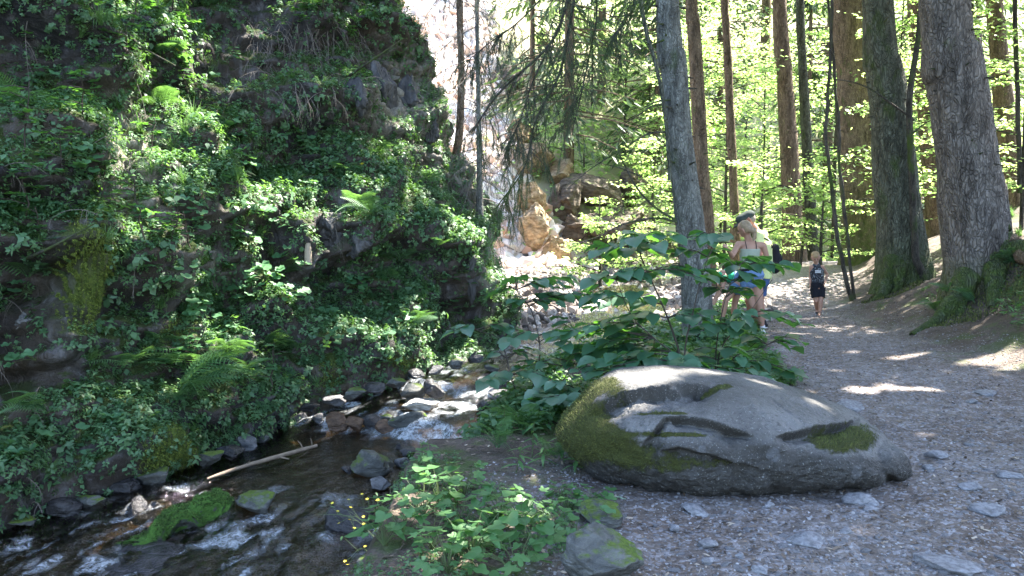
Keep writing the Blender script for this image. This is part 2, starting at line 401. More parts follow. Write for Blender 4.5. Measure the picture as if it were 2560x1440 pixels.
# ------------------------------------------------------------------ water
def flownoise(s, d, f, seed, stretch=4.0): return fbm(P3(s * f / stretch, d * f, 0), 4, seed)
ss = np.arange(0, 0, 1)
seg = np.hypot(*np.diff(CL, axis=0).T); arc = np.concatenate([[0], np.cumsum(seg)])
s0 = np.interp(3.2, CL[:, 1], arc); s1 = np.interp(20, CL[:, 1], arc)
s_ = np.linspace(s0, s1, 760); d_ = np.linspace(-1.12, 1.12, 150)
cx = np.interp(s_, arc, CL[:, 0]); cyy = np.interp(s_, arc, CL[:, 1]); tx = np.gradient(cx, s_); ty = np.gradient(cyy, s_)
from numpy import convolve
ker = np.ones(61) / 61
tx = convolve(np.pad(tx, 30, 'edge'), ker, 'valid'); ty = convolve(np.pad(ty, 30, 'edge'), ker, 'valid')
ww = np.interp(s_, arc, CLW) * 1.12
WX = cx[:, None] + ty[:, None] * d_ * ww[:, None]; WY = cyy[:, None] - tx[:, None] * d_ * ww[:, None]
WS = s_[:, None] + 0 * d_; WD = d_ * ww[:, None]
WL = wlevel(cyy[:, None] + 0.35 * fbm(P3(WX * 1.2, WY * 1.2), 3, 31))
rough_w = np.interp(cyy, [3, 6.9, 7.5, 8.8, 9.0, 9.5, 9.8, 10.4, 11, 20], [1, 1, .12, .15, 1, .75, 1, .8, .8, .9])[:, None]
rip = flownoise(WS, WD, 3.6, 3, 2.0) * .05 + flownoise(WS, WD, 10, 7, 1.8) * .026 + flownoise(WS, WD, 30, 5, 1.4) * .009
WZ = WL + rip * rough_w + .0035 * flownoise(WS, WD, 9, 12, 1.0)
wob = .35 * fbm(P3(WX * 1.4, WY * 1.4), 3, 47); foam = sstep(.10, .55, flownoise(WS, WD + wob, 2.6, 41, 1.7) * .75 + flownoise(WS, WD + wob, 9, 43, 2.0) * .7 + .25 * np.abs(fbm(P3(WX * .8, WY * .8), 2, 48))) * rough_w * .85
drop = np.abs(np.gradient(WL, s_, axis=0)); foam = np.clip(foam * .75 + sstep(.18, .5, drop) * (.35 + .65 * sstep(-.3, .4, flownoise(WS, WD, 6, 45, 3))), 0, 1)
foam *= np.where(rough_w < .3, .25, 1)
WV = np.stack([WX, WY, WZ], -1).reshape(-1, 3)
k = NT('clear_brown_water')
fres = k.add('ShaderNodeFresnel'); fres.inputs[0].default_value = 1.33
co = k.coord((1, 1, 1)); n1 = k.noise(co, 12, 5, .65, .6); n2 = k.noise(co, 55, 3, .6)
bp = k.add('ShaderNodeBump'); bp.inputs['Strength'].default_value = .8; bp.inputs['Distance'].default_value = .03
k.l.new(k.math('ADD', n1, k.math('MULTIPLY', n2, .35)), bp.inputs['Height']); k.l.new(bp.outputs[0], fres.inputs['Normal'])
gl = k.add('ShaderNodeBsdfGlossy'); gl.inputs['Roughness'].default_value = .05; gl.inputs[0].default_value = (1, 1, 1, 1); k.l.new(bp.outputs[0], gl.inputs['Normal'])
tr = k.add('ShaderNodeBsdfTransparent'); tr.inputs[0].default_value = (.46, .40, .28, 1)
mx = k.add('ShaderNodeMixShader'); k.l.new(k.math('ADD', fres.outputs[0], .03), mx.inputs[0]); k.l.new(tr.outputs[0], mx.inputs[1]); k.l.new(gl.outputs[0], mx.inputs[2])
fm = k.add('ShaderNodeMixShader'); k.l.new(mx.outputs[0], fm.inputs[1])
df = k.add('ShaderNodeBsdfDiffuse'); df.inputs[0].default_value = (.62, .66, .70, 1); k.l.new(bp.outputs[0], df.inputs['Normal']); k.l.new(df.outputs[0], fm.inputs[2])
ff = k.math('MULTIPLY', k.ramp(k.attr('foam'), [(0.05, 0.), (.9, 1.)]), k.ramp(k.math('ADD', k.math('MULTIPLY', n2, .25), k.math('MULTIPLY', k.noise(k.coord((1, 1, 1)), 11, 6, .72, 1.2), .8)), [(.42, 0.0), (.72, 1.0)]))
k.l.new(k.math('MULTIPLY', ff, 1.0, True), fm.inputs[0]); k.l.new(fm.outputs[0], k.out.inputs[0])
wme = npmesh('water', WV, grid_faces(len(s_), len(d_))[:, ::-1], k.m, True, {'foam': foam.ravel()})
struct('water', wme)

# ------------------------------------------------------------------ the cliff on the far bank
FC = spline([(-12, -3, 0), (-8.6, 0.6, 0), (-6.5, 3.9, 0), (-5.5, 5.4, 0), (-4.35, 6.7, 0), (-3.25, 8.0, 0), (-2.7, 9.3, 0), (-1.95, 10.15, 0), (-1.1, 11.1, 0), (-.45, 12.1, 0), (-.1, 13.0, 0), (-.25, 14.0, 0), (-1.5, 15.3, 0), (-4.5, 16.9, 0), (-9, 18.5, 0), (-15, 20, 0)], 460)[:, :2]
NH = 330; HH = np.linspace(-.35, 10.0, NH)
sbt = lambda h: np.interp(h, [-.4, .5, 1, 2, 3.1, 4.4, 5.0, 6.1, 7.5, 8.6, 10], [0, .0, .14, .46, .95, 1.65, 2.1, 2.7, 3.6, 5.0, 9.0])
u_ = np.linspace(0, 1, len(FC)); ktip = sstep(.66, .80, u_)
DI = np.stack([-.80 * (1 - ktip) - .98 * ktip, .60 * (1 - ktip) + .1 * ktip], -1)
tipw = 1 - .6 * np.exp(-((u_ - .70) / .05) ** 2)
base_l = wlevel(FC[:, 1])[:, None]
CX = FC[:, 0][:, None] + 0 * HH; CY = FC[:, 1][:, None] + 0 * HH; CZ = base_l + HH[None]
sb = sbt(HH)[None] + 0 * CX
terr = fbm(P3(CX * .55, CY * .55, CZ * 1.3), 4, 51)
sb = sb + np.clip(HH, 0, 1)[None] * (terr * .75 + .22 * np.sin(CZ * 3.1 + 4 * fbm(P3(CX * .6, CY * .6, 0), 2, 52))) * tipw[:, None]
CX = CX + DI[:, 0:1] * sb; CY = CY + DI[:, 1:2] * sb
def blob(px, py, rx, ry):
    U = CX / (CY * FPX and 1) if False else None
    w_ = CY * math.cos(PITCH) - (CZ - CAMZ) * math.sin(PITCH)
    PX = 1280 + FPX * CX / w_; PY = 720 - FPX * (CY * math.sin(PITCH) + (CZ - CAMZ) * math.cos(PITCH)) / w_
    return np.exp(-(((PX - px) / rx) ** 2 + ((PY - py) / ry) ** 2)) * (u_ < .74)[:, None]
moss_b = blob(185, 700, 62, 120); hollow = blob(845, 600, 60, 75) + .9 * blob(700, 640, 40, 90); und = blob(45, 860, 80, 190) + .7 * blob(1150, 810, 45, 90) + .6 * blob(560, 780, 40, 60) + .5 * blob(660, 130, 120, 110)
mossr = blob(400, 1130, 75, 60); rockup = blob(1000, 230, 90, 110)
dsp = .60 * fbm(P3(CX * 1.35, CY * 1.35, CZ * 1.5), 4, 61, .5) + .17 * (fbm(P3(CX * 2.6 + CZ, CY * 2.6, CZ * 1.2), 4, 63, .55, True) - .5) + .05 * fbm(P3(CX * 12, CY * 12, CZ * 8), 3, 66)
bed_ = (CX * .25 + CY * .2 + CZ * 1.0) * 2.6 + 1.6 * fbm(P3(CX * .9, CY * .9, CZ * .9), 3, 67); saw = bed_ - np.floor(bed_)
dsp = dsp + .085 * (sstep(0, .12, saw) * (1 - saw) - .4) + .10 * (fbm(P3(CX * 6, CY * 6, CZ * 3.2), 4, 68, .6, True) - .55)
dsp = dsp * (.55 + .45 * tipw[:, None]) + .42 * moss_b - .55 * hollow - .55 * und + .25 * mossr + .12 * rockup * (fbm(P3(CX * 5, CY * 5, CZ * 1.5), 3, 70, .6, True) * 2 - 1)
dsp = np.minimum(dsp, .25 + .15 * HH[None]) * sstep(-.3, .3, HH)[None] + 0.0
CX = CX - DI[:, 0:1] * dsp * .9; CY = CY - DI[:, 1:2] * dsp * .9; CZ = CZ + dsp * .25
CV = np.stack([CX, CY, CZ], -1).reshape(-1, 3); CF = grid_faces(len(FC), NH)[:, ::-1]
k = NT('wet_schist_and_soil'); co = k.coord((1, 1, 1.0)); cs = k.coord((1.0, 1.0, .45))
nb = k.noise(co, .9, 5, .65); nm = k.noise(cs, 5, 6, .7, .8); nf = k.noise(co, 40, 4, .7)
v = k.voro(cs, 5, 'DISTANCE_TO_EDGE')
col = k.mix(k.ramp(nb, [(.35, 0.), (.62, 1.)]), (.026, .024, .027), (.06, .046, .034))
col = k.mix(k.ramp(nm, [(.52, 0.), (.7, .8)]), col, (.15, .14, .145)); col = k.mix(k.ramp(nm, [(.3, .8), (.45, 0.)]), col, (.013, .011, .010))
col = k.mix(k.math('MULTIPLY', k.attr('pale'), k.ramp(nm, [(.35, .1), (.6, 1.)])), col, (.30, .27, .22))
mm = k.ramp(k.math('ADD', k.noise(co, 2.3, 6, .72), k.math('MULTIPLY', k.upness(), .22)), [(.57, 0.), (.66, 1.)])
mm = k.math('MAXIMUM', k.math('MULTIPLY', mm, k.math('SUBTRACT', 1.0, k.math('MULTIPLY', k.attr('bare'), .9))), k.attr('moss'))
mc = k.mix(nf, (.008, .014, .004), (.05, .075, .014)); mc = k.mix(k.attr('moss'), mc, k.mix(nf, (.03, .045, .005), (.13, .16, .02)))
k.base(k.mix(mm, col, mc)); k.rough(k.mix(mm, .62, .95)); k.spec(.3)
k.bump(k.math('ADD', k.math('MULTIPLY', nm, 1.0), k.math('ADD', k.math('MULTIPLY', nf, .3), k.math('MULTIPLY', k.ramp(v, [(0., 0.), (.06, 1.)]), .1))), .9, .07)
a_moss = np.clip(1.3 * moss_b + 1.1 * mossr + .55 * blob(450, 830, 60, 60) + .6 * blob(820, 940, 35, 60) + .5 * blob(1000, 900, 50, 40), 0, 1) * (.6 + .4 * fbm(P3(CX * 3, CY * 3, CZ * 3), 3, 72))
a_bare = np.clip(hollow + blob(990, 240, 110, 110) + blob(1180, 400, 90, 120) + blob(60, 800, 70, 150) + (1 - sstep(-.1, .15, HH + .25 * fbm(P3(CX[:, 0] * 2, CY[:, 0] * 2), 2, 9)[:, None]))[:, :], 0, 1)
a_pale = np.clip(blob(1010, 250, 90, 120) + blob(1170, 400, 80, 110) + blob(1230, 640, 30, 100) + 1.5 * blob(335, 390, 60, 140) + .5 * blob(520, 660, 60, 90), 0, 1)  # pale rock near the corner; the upper-left sun patch is painted in as paleness
a_bare2 = np.clip(hollow + blob(990, 240, 110, 110) + .7 * blob(1180, 400, 90, 120) + blob(60, 800, 70, 150), 0, 1)
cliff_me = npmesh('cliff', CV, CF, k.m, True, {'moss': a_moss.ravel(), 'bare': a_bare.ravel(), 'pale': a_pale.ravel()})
struct('cliff', cliff_me)
BV_CLIFF = BVHTree.FromPolygons(CV.tolist(), CF.tolist()); BV_GROUND = BVHTree.FromPolygons(GV.tolist(), GF.tolist())
CAMP = Vector((0, 0, CAMZ))
def hit(px, py, which='both', off=0):
    d = ray(px, py).normalized(); best = None
    for nme, bv in (('cliff', BV_CLIFF), ('ground', BV_GROUND)):
        if which not in ('both', nme): continue
        r = bv.ray_cast(CAMP, d)
        if r[0] is not None and (best is None or r[3] < best[3]): best = r
    if best is None: return None, None
    n = best[1] if best[1].dot(d) < 0 else -best[1]
    return best[0], n
# ------------------------------------------------------------------ rocks
def ico(sub_):
    bm = bmesh.new(); bmesh.ops.create_icosphere(bm, subdivisions=sub_, radius=1)
    V = np.array([v.co for v in bm.verts]); F = np.array([[v.index for v in f.verts] for f in bm.faces]); bm.free(); return V, F
ICO = {i: ico(i) for i in (1, 2, 3, 4, 5, 6)}
def rock_vf(seed, sub_=4, size=(1, 1, 1), facets=7, rough=.16, fine=.04, hard=.85):
    V, F = ICO[sub_]; V = V.copy(); rs = np.random.RandomState(seed)
    for _ in range(facets):
        n = rs.normal(size=3); n /= np.linalg.norm(n); dcut = rs.uniform(.42, .8)
        t = V @ n - dcut; V = V - np.clip(t, 0, None)[:, None] * n * (hard if sub_ < 3 else 1.0)
    r = 1 + rough * fbm(V * 1.6 + seed, 3, seed) + fine * fbm(V * 7 + seed, 4, seed + 3) + (fine * .6 * (fbm(V * np.array([3, 3, 9]), 3, seed + 5, .5, True) - .5) if sub_ > 3 else 0)
    V = V * r[:, None]
    if sub_ >= 3: V = V + .07 * np.stack([fbm(V * 3.3 + 9 * i_ + seed, 3, seed + i_, .6) for i_ in range(3)], -1) * (1 if sub_ > 3 else .8)
    return V * np.array(size), F
M_RK = rock_mat('grey_stream_rock', (.075, .075, .08), (.17, .165, .165), .12)
M_RKM = rock_mat('mossy_grey_rock', (.06, .062, .058), (.15, .15, .14), .42, (.07, .105, .015))
M_RKG = rock_mat('green_moss_covered_rock', (.04, .045, .035), (.10, .10, .09), .78, (.04, .095, .012), scale=1.6)
M_RKD = rock_mat('wet_dark_rock', (.022, .022, .026), (.07, .065, .065), .08, wet=.25)
M_RKB = rock_mat('wet_brown_rock', (.05, .028, .017), (.17, .10, .06), .06, wet=.22)
M_RKP = rock_mat('pale_dry_rock', (.25, .235, .22), (.42, .40, .375), .06)
M_RKO = rock_mat('orange_crag', (.26, .155, .07), (.46, .36, .24), .05, scale=.6)
M_RKT = rock_mat('tan_crag', (.075, .055, .038), (.19, .145, .105), .25, scale=.6)
M_STN = rock_mat('path_stone', (.17, .165, .17), (.31, .305, .32), .02, scale=4, lichen=.3)
ROCKN = [0]
def rock(px, py, wpx, hpx, z, mat, label, cat='rock', name='rock', depth=1.0, sub_=4, facets=11, rz=None, tilt=(0, 0), group=None, rough=.16, sink=.12, ontop=None, Y=None):
    """a rock whose foot is seen at (px,py) on level z, wpx by hpx in the photo"""
    ROCKN[0] += 1
    p = atZ(px, py, z) if Y is None else atY(px, py, Y)
    dd = (p - CAMP).length / FPX
    w_, h_ = wpx * dd / 2, hpx * dd
    hz_ = max(h_ * .62, .03)
    sub_ = max(sub_, 4) if name == 'rock' else sub_
    V, F = rock_vf(ROCKN[0] * 7 + 3, sub_, (1, 1, 1), facets, rough)
    V = V @ rotz(R.uniform(0, 6)).T
    V = V * np.array([w_, w_ * depth, hz_])
    if tilt != (0, 0):
        V = V @ np.array(Matrix.Rotation(tilt[0], 3, 'Y')).T @ np.array(Matrix.Rotation(tilt[1], 3, 'X')).T
    if rz: V = V @ rotz(rz).T
    V[:, 2] += hz_ * (1 - sink * 2)
    me = npmesh(name, V, F, mat, True)
    o = link(name, me, loc=(p.x, p.y + w_ * depth * .55, p.z)); tag(o, label, cat, group); return o

G_ST = 'rocks lying in the stream'
rock(925, 1192, 132, 60, -.84, M_RKM, 'large grey-green rock in the brown pool right of the floating log', depth=.9, group=G_ST)
rock(868, 1188, 36, 22, -.84, M_RKD, 'small dark wet rock against the left foot of the grey-green pool rock', sub_=3, group=G_ST)
rock(945, 1232, 62, 30, -.84, M_RK, 'smooth pale grey stone in the pool just below the grey-green rock', sub_=3, group=G_ST)
rock(998, 1230, 44, 18, -.84, M_RKD, 'flat dark stone between two grey stones at the near edge of the pool', sub_=3, group=G_ST)
rock(1042, 1238, 56, 24, -.84, M_RK, 'rounded grey stone touching the water next to the mossy slab', sub_=3, group=G_ST)
rock(1018, 1148, 58, 24, -.82, M_RKD, 'black angular stone right of the grey-green pool rock', sub_=3, group=G_ST)
rock(1003, 1172, 40, 24, -.82, M_RK, 'fist sized grey stone under the black angular stone in the pool', sub_=3, group=G_ST)
rock(1005, 1128, 40, 16, -.82, M_RKD, 'small dark stone at the foot of the white cascade', sub_=3, group=G_ST)
rock(1098, 1180, 30, 30, -.83, M_RK, 'upright grey stone beside the leaning brown slab', sub_=3, group=G_ST)
rock(1118, 1095, 34, 18, -.80, M_RKD, 'dark stone standing in foam right of the cascade', sub_=3, group=G_ST)
# ledge of the first cascade
for px, py, w2, h2, m, lb in ((836, 1078, 66, 40, M_RKB, 'leftmost wet brown rock of the cascade ledge, next to the left foam'), (882, 1080, 60, 36, M_RKB, 'reddish brown wet rock in the cascade ledge, second from its left end'),
        (925, 1078, 64, 36, M_RKD, 'dark wet rock in the middle of the cascade ledge'), (962, 1084, 50, 30, M_RKB, 'low wet brown rock in front of the cascade ledge'),
        (1018, 1084, 100, 52, M_RKM, 'yellow-mossed grey rock at the right end of the cascade ledge'), (972, 1066, 54, 26, M_RKM, 'mossy lump behind the low brown rock of the ledge')):
    rock(px, py, w2, h2, -.78, m, lb, group='rocks of the cascade ledge', depth=.8)
rock(1083, 995, 60, 44, -.5, M_RKD, 'black square-edged rock upstream of the sunlit pale rock', facets=10, group=G_ST)
rock(1026, 1004, 74, 40, -.56, M_RKM, 'sunlit tan rock with a mossy top leaning against the black rock', facets=9, group=G_ST)
rock(1058, 1028, 108, 26, -.60, M_RKP, 'flat pale sunlit rock in front of the black rock', depth=.7, facets=9, group=G_ST)
rock(1212, 1040, 46, 34, -.60, M_RKD, 'black rock splitting the upper cascade near the hazel leaves', group=G_ST)
rock(1205, 968, 50, 24, -.48, M_RKD, 'low dark rock in the riffle above the upper cascade', sub_=3, group=G_ST)
rock(1250, 996, 62, 22, -.5, M_RK, 'flat grey rock at the right water edge below the hazel', sub_=3, group=G_ST)
rock(1262, 972, 70, 34, -.45, M_RKD, 'dark block at the right water edge above the flat grey rock', facets=9, group=G_ST)
rock(1310, 968, 66, 24, -.42, M_RKP, 'pale dry rock showing between the hazel leaves by the water', sub_=3, group=G_ST)
rock(1345, 1000, 90, 30, -.4, M_RKM, 'grey rock on the right bank half hidden by hazel leaves', group=G_ST)
rock(1230, 930, 40, 20, -.42, M_RKM, 'small mossy rock at the foot of the cliff where the stream bends', sub_=3, group=G_ST)
# foreground rapids
def long_rock(x0, y0, x1, y1, wpx, hpx, z, mat, label, n=1, lift=.0):
    a, b = atZ(x0, y0, z), atZ(x1, y1, z); c = (a + b) / 2; L = (b - a).length / 2; dd = (c - CAMP).length / FPX
    V, F = rock_vf(int(x0 * 3 + y0), 5, (1, 1, 1), 5, .2, .06, .6)
    V = V * np.array([L * 1.05, wpx * dd / 2, hpx * dd * .8]); V[:, 2] += (.9 * hpx * dd * fbm(V * np.array([4.5, 7, 1]), 4, 11)) * (V[:, 2] > 0); V[:, 1] += .13 * fbm(V * 3.5, 3, 12)
    V = V @ rotz(math.atan2(b.y - a.y, b.x - a.x)).T
    o = link('rock', npmesh('rock', V, F, mat), loc=(c.x, c.y, z + lift)); return tag(o, label, 'rock', G_ST)
ISL = long_rock(300, 1372, 585, 1290, 84, 62, -1.0, M_RKG, 'long low rock covered in bright green moss amid the foreground rapids', lift=.05)
def moss_on(o, n, lo=.35, size=(.008, .02), mat=None):
    me = o.data; V = np.array([v.co for v in me.vertices]); F = np.array([p.vertices[:] for p in me.polygons]); N = np.cross(V[F][:, 1] - V[F][:, 0], V[F][:, 2] - V[F][:, 0]); ar = np.linalg.norm(N, axis=1); N /= ar[:, None] + 1e-9
    w_ = ar * (N[:, 2] > lo) * (fbm(V[F].mean(1) * 6, 3, 5) > -.25); w_ /= w_.sum(); ii = NR.choice(len(F), n, p=w_)
    bl_ = (np.array([[-.16, 0, 0], [.16, 0, 0], [.03, .1, 1.], [-.03, .1, 1.]]), np.array([[0, 1, 2, 3]]))
    Vm, Fm, rn = scatter([bl_], V[F[ii]].mean(1) + NR.normal(0, .004, (n, 3)), basis(N[ii] + NR.normal(0, .5, (n, 3))), NR.uniform(*size, n)); m_ = link('moss', npmesh('moss', Vm, Fm, mat or M_MOSSG, False, {'rnd': rn}), o); m_['kind'] = 'stuff'
k = NT('bright_moss_blades'); k.base(k.ramp(k.attr('rnd'), [(0, (.015, .035, .006)), (.5, (.04, .085, .014)), (1, (.10, .17, .025))])); k.rough(.9); M_MOSSG = k.m
moss_on(ISL, 9000)
rock(632, 1292, 120, 52, -.92, M_RKM, 'grey rock with a pale chip behind the right end of the green mossy rock', depth=.8, group=G_ST)
rock(864, 1342, 128, 72, -.95, M_RKD, 'dark rock with water streaming over it behind the thin yellow-flowered stalks', depth=.8, group=G_ST)
rock(905, 1330, 60, 26, -.95, M_RKD, 'low dark stone at the right side of the streaming rock', sub_=3, group=G_ST)
long_rock(230, 1440, 380, 1385, 80, 20, -1.07, M_RKD, 'dark rock just breaking the surface below the green mossy rock')
long_rock(330, 1290, 420, 1250, 60, 40, -.93, M_RKD, 'black wet ledge jutting from the left bank into the rapids')
rock(300, 1470, 260, 40, -1.1, M_RKD, 'wide dark rock awash at the bottom edge of the stream', group=G_ST)
rock(700, 1380, 60, 14, -1.03, M_RKD, 'small dark stone awash in the riffle at the bottom', sub_=3, group=G_ST)
# leaning slab on the right bank
p0 = atZ(1165, 1205, -.8)
V, F = rock_vf(901, 5, (1, 1, 1), 4, .10, .03); V = V * np.array([.30, .52, .13]); V = V @ np.array(Matrix.Rotation(-.62, 3, 'Y') @ Matrix.Rotation(.28, 3, 'X')).T @ rotz(-.55).T
o = link('rock', npmesh('rock', V, F, M_RKB), loc=(p0.x + .20, p0.y + .50, -.62)); tag(o, 'leaning brown slab with a dark underside between the stream and the ferns', 'rock', G_ST)
# left bank edge
edge = [(30, 1322, 90, 30), (130, 1300, 100, 36), (215, 1282, 80, 34), (300, 1250, 90, 50), (380, 1226, 90, 44), (520, 1170, 80, 44), (572, 1150, 70, 34), (612, 1128, 60, 30), (652, 1108, 56, 26), (690, 1080, 60, 34), (735, 1065, 60, 30), (715, 1045, 54, 40), (770, 1035, 70, 26), (826, 1015, 70, 26), (880, 1000, 70, 26), (930, 985, 66, 30), (790, 1058, 40, 22), (985, 972, 60, 24), (1040, 950, 50, 24), (1090, 940, 50, 24), (1140, 925, 50, 24), (1190, 910, 50, 26), (640, 1065, 60, 60), (660, 1020, 60, 50)]
wzs = lambda px, py: float(wlevel(atZ(px, py, -.7).y - .1)) + .0
for i, (px, py, w2, h2) in enumerate(edge):
    near = 'the fern bank' if px < 480 else 'the log' if px < 620 else 'the left foam' if px < 800 else 'the sunlit pale rock' if px < 1060 else 'the stream bend'
    o = rock(px, py, w2, h2, wzs(px, py), [M_RKD, M_RK, M_RKM][i % 3] if px > 480 else [M_RKM, M_RKD][i % 2], 'tmp', depth=.8, group='rocks along the foot of the cliff')
    auto(o, ['black', 'grey', 'mossy'][i % 3] if px > 480 else ['mossy', 'black'][i % 2], 'rock', 'at the foot of the cliff by ' + near)

# slabs and boulders of the near bank
rock(1205, 1262, 300, 44, -.24, M_RKM, 'flat mossy slab at the stream edge left of the bare soil', depth=.75, facets=9, sub_=5, rough=.1)
rock(1512, 1470, 190, 120, 0.0, M_RKM, 'rounded lichen-grey rock at the bottom edge behind the herbs', depth=.9, sub_=5, facets=5)
rock(1500, 1322, 150, 46, -.02, M_RKM, 'mossy rock with small herbs in front of the big boulder', depth=.9, sub_=5, facets=6)
rock(985, 1478, 190, 80, -.35, M_RKM, 'pale flat rock at the bottom edge under the foreground herbs', depth=.8, facets=7, sub_=5)
# stones set in the path
pst = [(2035, 1372, 112, 34, 'long pale smooth'), (2168, 1272, 92, 44, 'tall pale angular'), (1742, 1288, 84, 26, 'flat pale'), (2180, 1290, 60, 26, 'low'), (1770, 1372, 60, 26, 'small square'), (1905, 1440, 50, 26, 'dark'), (2350, 1150, 56, 24, 'grey'), (2130, 1028, 90, 34, 'square pale'),
       (2480, 1290, 90, 30, 'broad'), (2390, 1440, 150, 40, 'broad pale'), (2130, 1345, 70, 22, 'thin flat'), (2270, 1340, 80, 20, 'thin light'), (1925, 1275, 34, 14, 'small'), (2330, 1180, 40, 18, 'small'), (2480, 990, 60, 14, 'flat'), (2430, 1225, 60, 16, 'flat'), (1770, 1415, 40, 20, 'small'), (2140, 1310, 60, 16, 'low'), (1690, 1330, 36, 14, 'small'), (2330, 1400, 40, 14, 'small'), (2440, 1010, 40, 12, 'small'), (2540, 1200, 60, 16, 'flat'), (1850, 1400, 30, 16, 'dark small')]
for i, (px, py, w2, h2, ad) in enumerate(pst):
    o = rock(px, py, w2 * .92, h2 * .85, -.01, M_STN, 'tmp', 'stone', 'stone', sub_=3, facets=9, group='stones set in the path', sink=.32)
    auto(o, ad, 'stone', 'set in the gravel path')
base_st = [npmesh('stone', *rock_vf(500 + i, 2, (1, .8, .42), 7, .2), M_STN) for i in range(8)]
for i in range(210):
    for _ in range(30):
        px, py = R.uniform(1320, 2560), 1440 - 640 * R.random() ** 1.5
        p = atZ(px, py, 0)
        if xl(p.y) + .1 < p.x < xb(p.y) + .4 and not (1400 < px < 2300 and 930 < py < 1262): break
    o = link('stone', base_st[i % 8]); s_z = R.uniform(.012, .03) * R.choice((1, 1, 1, 1.6))
    o.location = (p.x, p.y, gz(p.x, p.y) + s_z * .02); o.rotation_euler = (R.uniform(-.2, .2), R.uniform(-.2, .2), R.uniform(0, 6)); o.scale = (s_z, s_z, s_z * R.uniform(.5, 1.0))
    tag(o, 'small grey stone half sunk in the gravel path', 'stone', 'small loose stones on the path')
# gravel and litter
bs = [(V * np.array([1, .8, .5]), F) for V, F in (rock_vf(700 + i, 1, (1, 1, 1), 3, .3, 0) for i in range(6))]
def rand_ground(n, fx, fy, accept):
    x = NR.uniform(*fx, n); y = NR.uniform(*fy, n) if not callable(fy) else fy(n); m = accept(x, y); return x[m], y[m]
yy = 3.2 + 12 * NR.rand(60000) ** 1.6; xx = NR.uniform(-.3, 9, 60000)
m = (xx > xl(yy) - .2) & (xx < xb(yy) + .6) & (np.abs(xx / yy) < .75); xx, yy = xx[m][:22000], yy[m][:22000]
zz = ground_z(xx, yy); n = len(xx); Nn = np.tile([0, 0, 1.0], (n, 1)) + NR.normal(0, .25, (n, 3))
V, F, rn = scatter(bs, np.stack([xx, yy, zz + .001], -1), basis(Nn), NR.uniform(.003, .0095, n) * NR.choice([1, 1, 1, 1.8], n))
k = NT('loose_gravel'); r = k.attr('rnd'); k.base(k.ramp(r, [(0, (.06, .05, .045)), (.4, (.17, .16, .165)), (.8, (.23, .22, .225)), (1, (.33, .32, .32))])); k.rough(.85)
stuff(tag(link('gravel', npmesh('gravel', V, F, k.m, False, {'rnd': rn})), 'fine grey gravel strewn over the footpath', 'gravel'))
# needles, twigs and bark crumbs
quad = (np.array([[-1, -.06, 0], [1, -.06, .04], [1, .06, .04], [-1, .06, 0.]]), np.array([[0, 1, 2, 3]]))
quad2 = (np.array([[-1, -.35, 0], [.6, -.4, .1], [1, .3, .14], [-.7, .4, .05]]), np.array([[0, 1, 2, 3]]))
yy = 3.2 + 15 * NR.rand(90000) ** 1.4; xx = NR.uniform(-1.2, 11, 90000)
sdd, _, wd, _ = stream_coords(xx, yy); m = (sdd - wd > .5) & (np.abs(xx / yy) < .8); xx, yy = xx[m][:42000], yy[m][:42000]
zz = ground_z(xx, yy); n = len(xx); Nn = np.tile([0, 0, 1.0], (n, 1)) + NR.normal(0, .22, (n, 3))
V, F, rn = scatter([quad, quad, quad2], np.stack([xx, yy, zz + .007], -1), basis(Nn), NR.uniform(.006, .022, n))
k = NT('needle_litter'); r = k.attr('rnd'); k.base(k.ramp(r, [(0, (.035, .024, .016)), (.5, (.11, .075, .05)), (.85, (.20, .15, .11)), (1, (.42, .35, .27))])); k.rough(.8)
stuff(tag(link('needle_litter', npmesh('needle_litter', V, F, k.m, False, {'rnd': rn})), 'brown conifer needles and bark crumbs on path and bank', 'litter'))
# rubble of the sunlit stream bed beyond the bend and of the scree
yy = 13 + 14 * NR.rand(60000); xx = NR.uniform(-.5, 7, 60000); sdd, _, wd, _ = stream_coords(xx, yy)
m = (np.abs(sdd) > wd * .4 * (NR.rand(60000) < .6)) & (np.abs(sdd) < wd + 1.8) & (hill(xx, yy) < .8); xx, yy = xx[m][:9000], yy[m][:9000]
P1 = np.stack([xx, yy, ground_z(xx, yy) + .01], -1); s1_ = NR.uniform(.03, .10, len(xx)) * NR.choice([.6, 1, 1.9], len(xx)); s1_ = np.where(np.abs(sdd[m][:9000]) < wd[m][:9000] * .8, s1_ + .12, s1_)
xx = NR.uniform(-14, 4, 60000); yy = NR.uniform(23, 50, 60000); m = NR.rand(60000) < scree_mask(xx, yy); xx, yy = xx[m][:16000], yy[m][:16000]
P2 = np.stack([xx, yy, ground_z(xx, yy) + .02], -1); s2_ = NR.uniform(.05, .30, len(xx)) * NR.choice([.5, .8, 1.5], len(xx))
def rubble(name, PP, sc, ramp_, label):
    n = len(PP); V, F, rn = scatter(bs, PP, basis(NR.normal(size=(n, 3))), sc)
    k = NT(name); k.base(k.ramp(k.attr('rnd'), ramp_)); k.rough(.9)
    stuff(tag(link(name, npmesh(name, V, F, k.m, False, {'rnd': rn})), label, name.split('_')[-1]))
rubble('stream_rubble', P1, s1_, [(0, (.07, .055, .05)), (.4, (.19, .155, .13)), (.75, (.32, .28, .25)), (1, (.5, .46, .43))], 'pale broken stones on the sunlit stream bed beyond the bend')
rubble('scree_rubble', P2, s2_, [(0, (.52, .30, .20)), (.12, (.62, .48, .40)), (.6, (.64, .57, .52)), (1, (.72, .67, .63))], 'broken pinkish stones covering the steep sunlit chute')
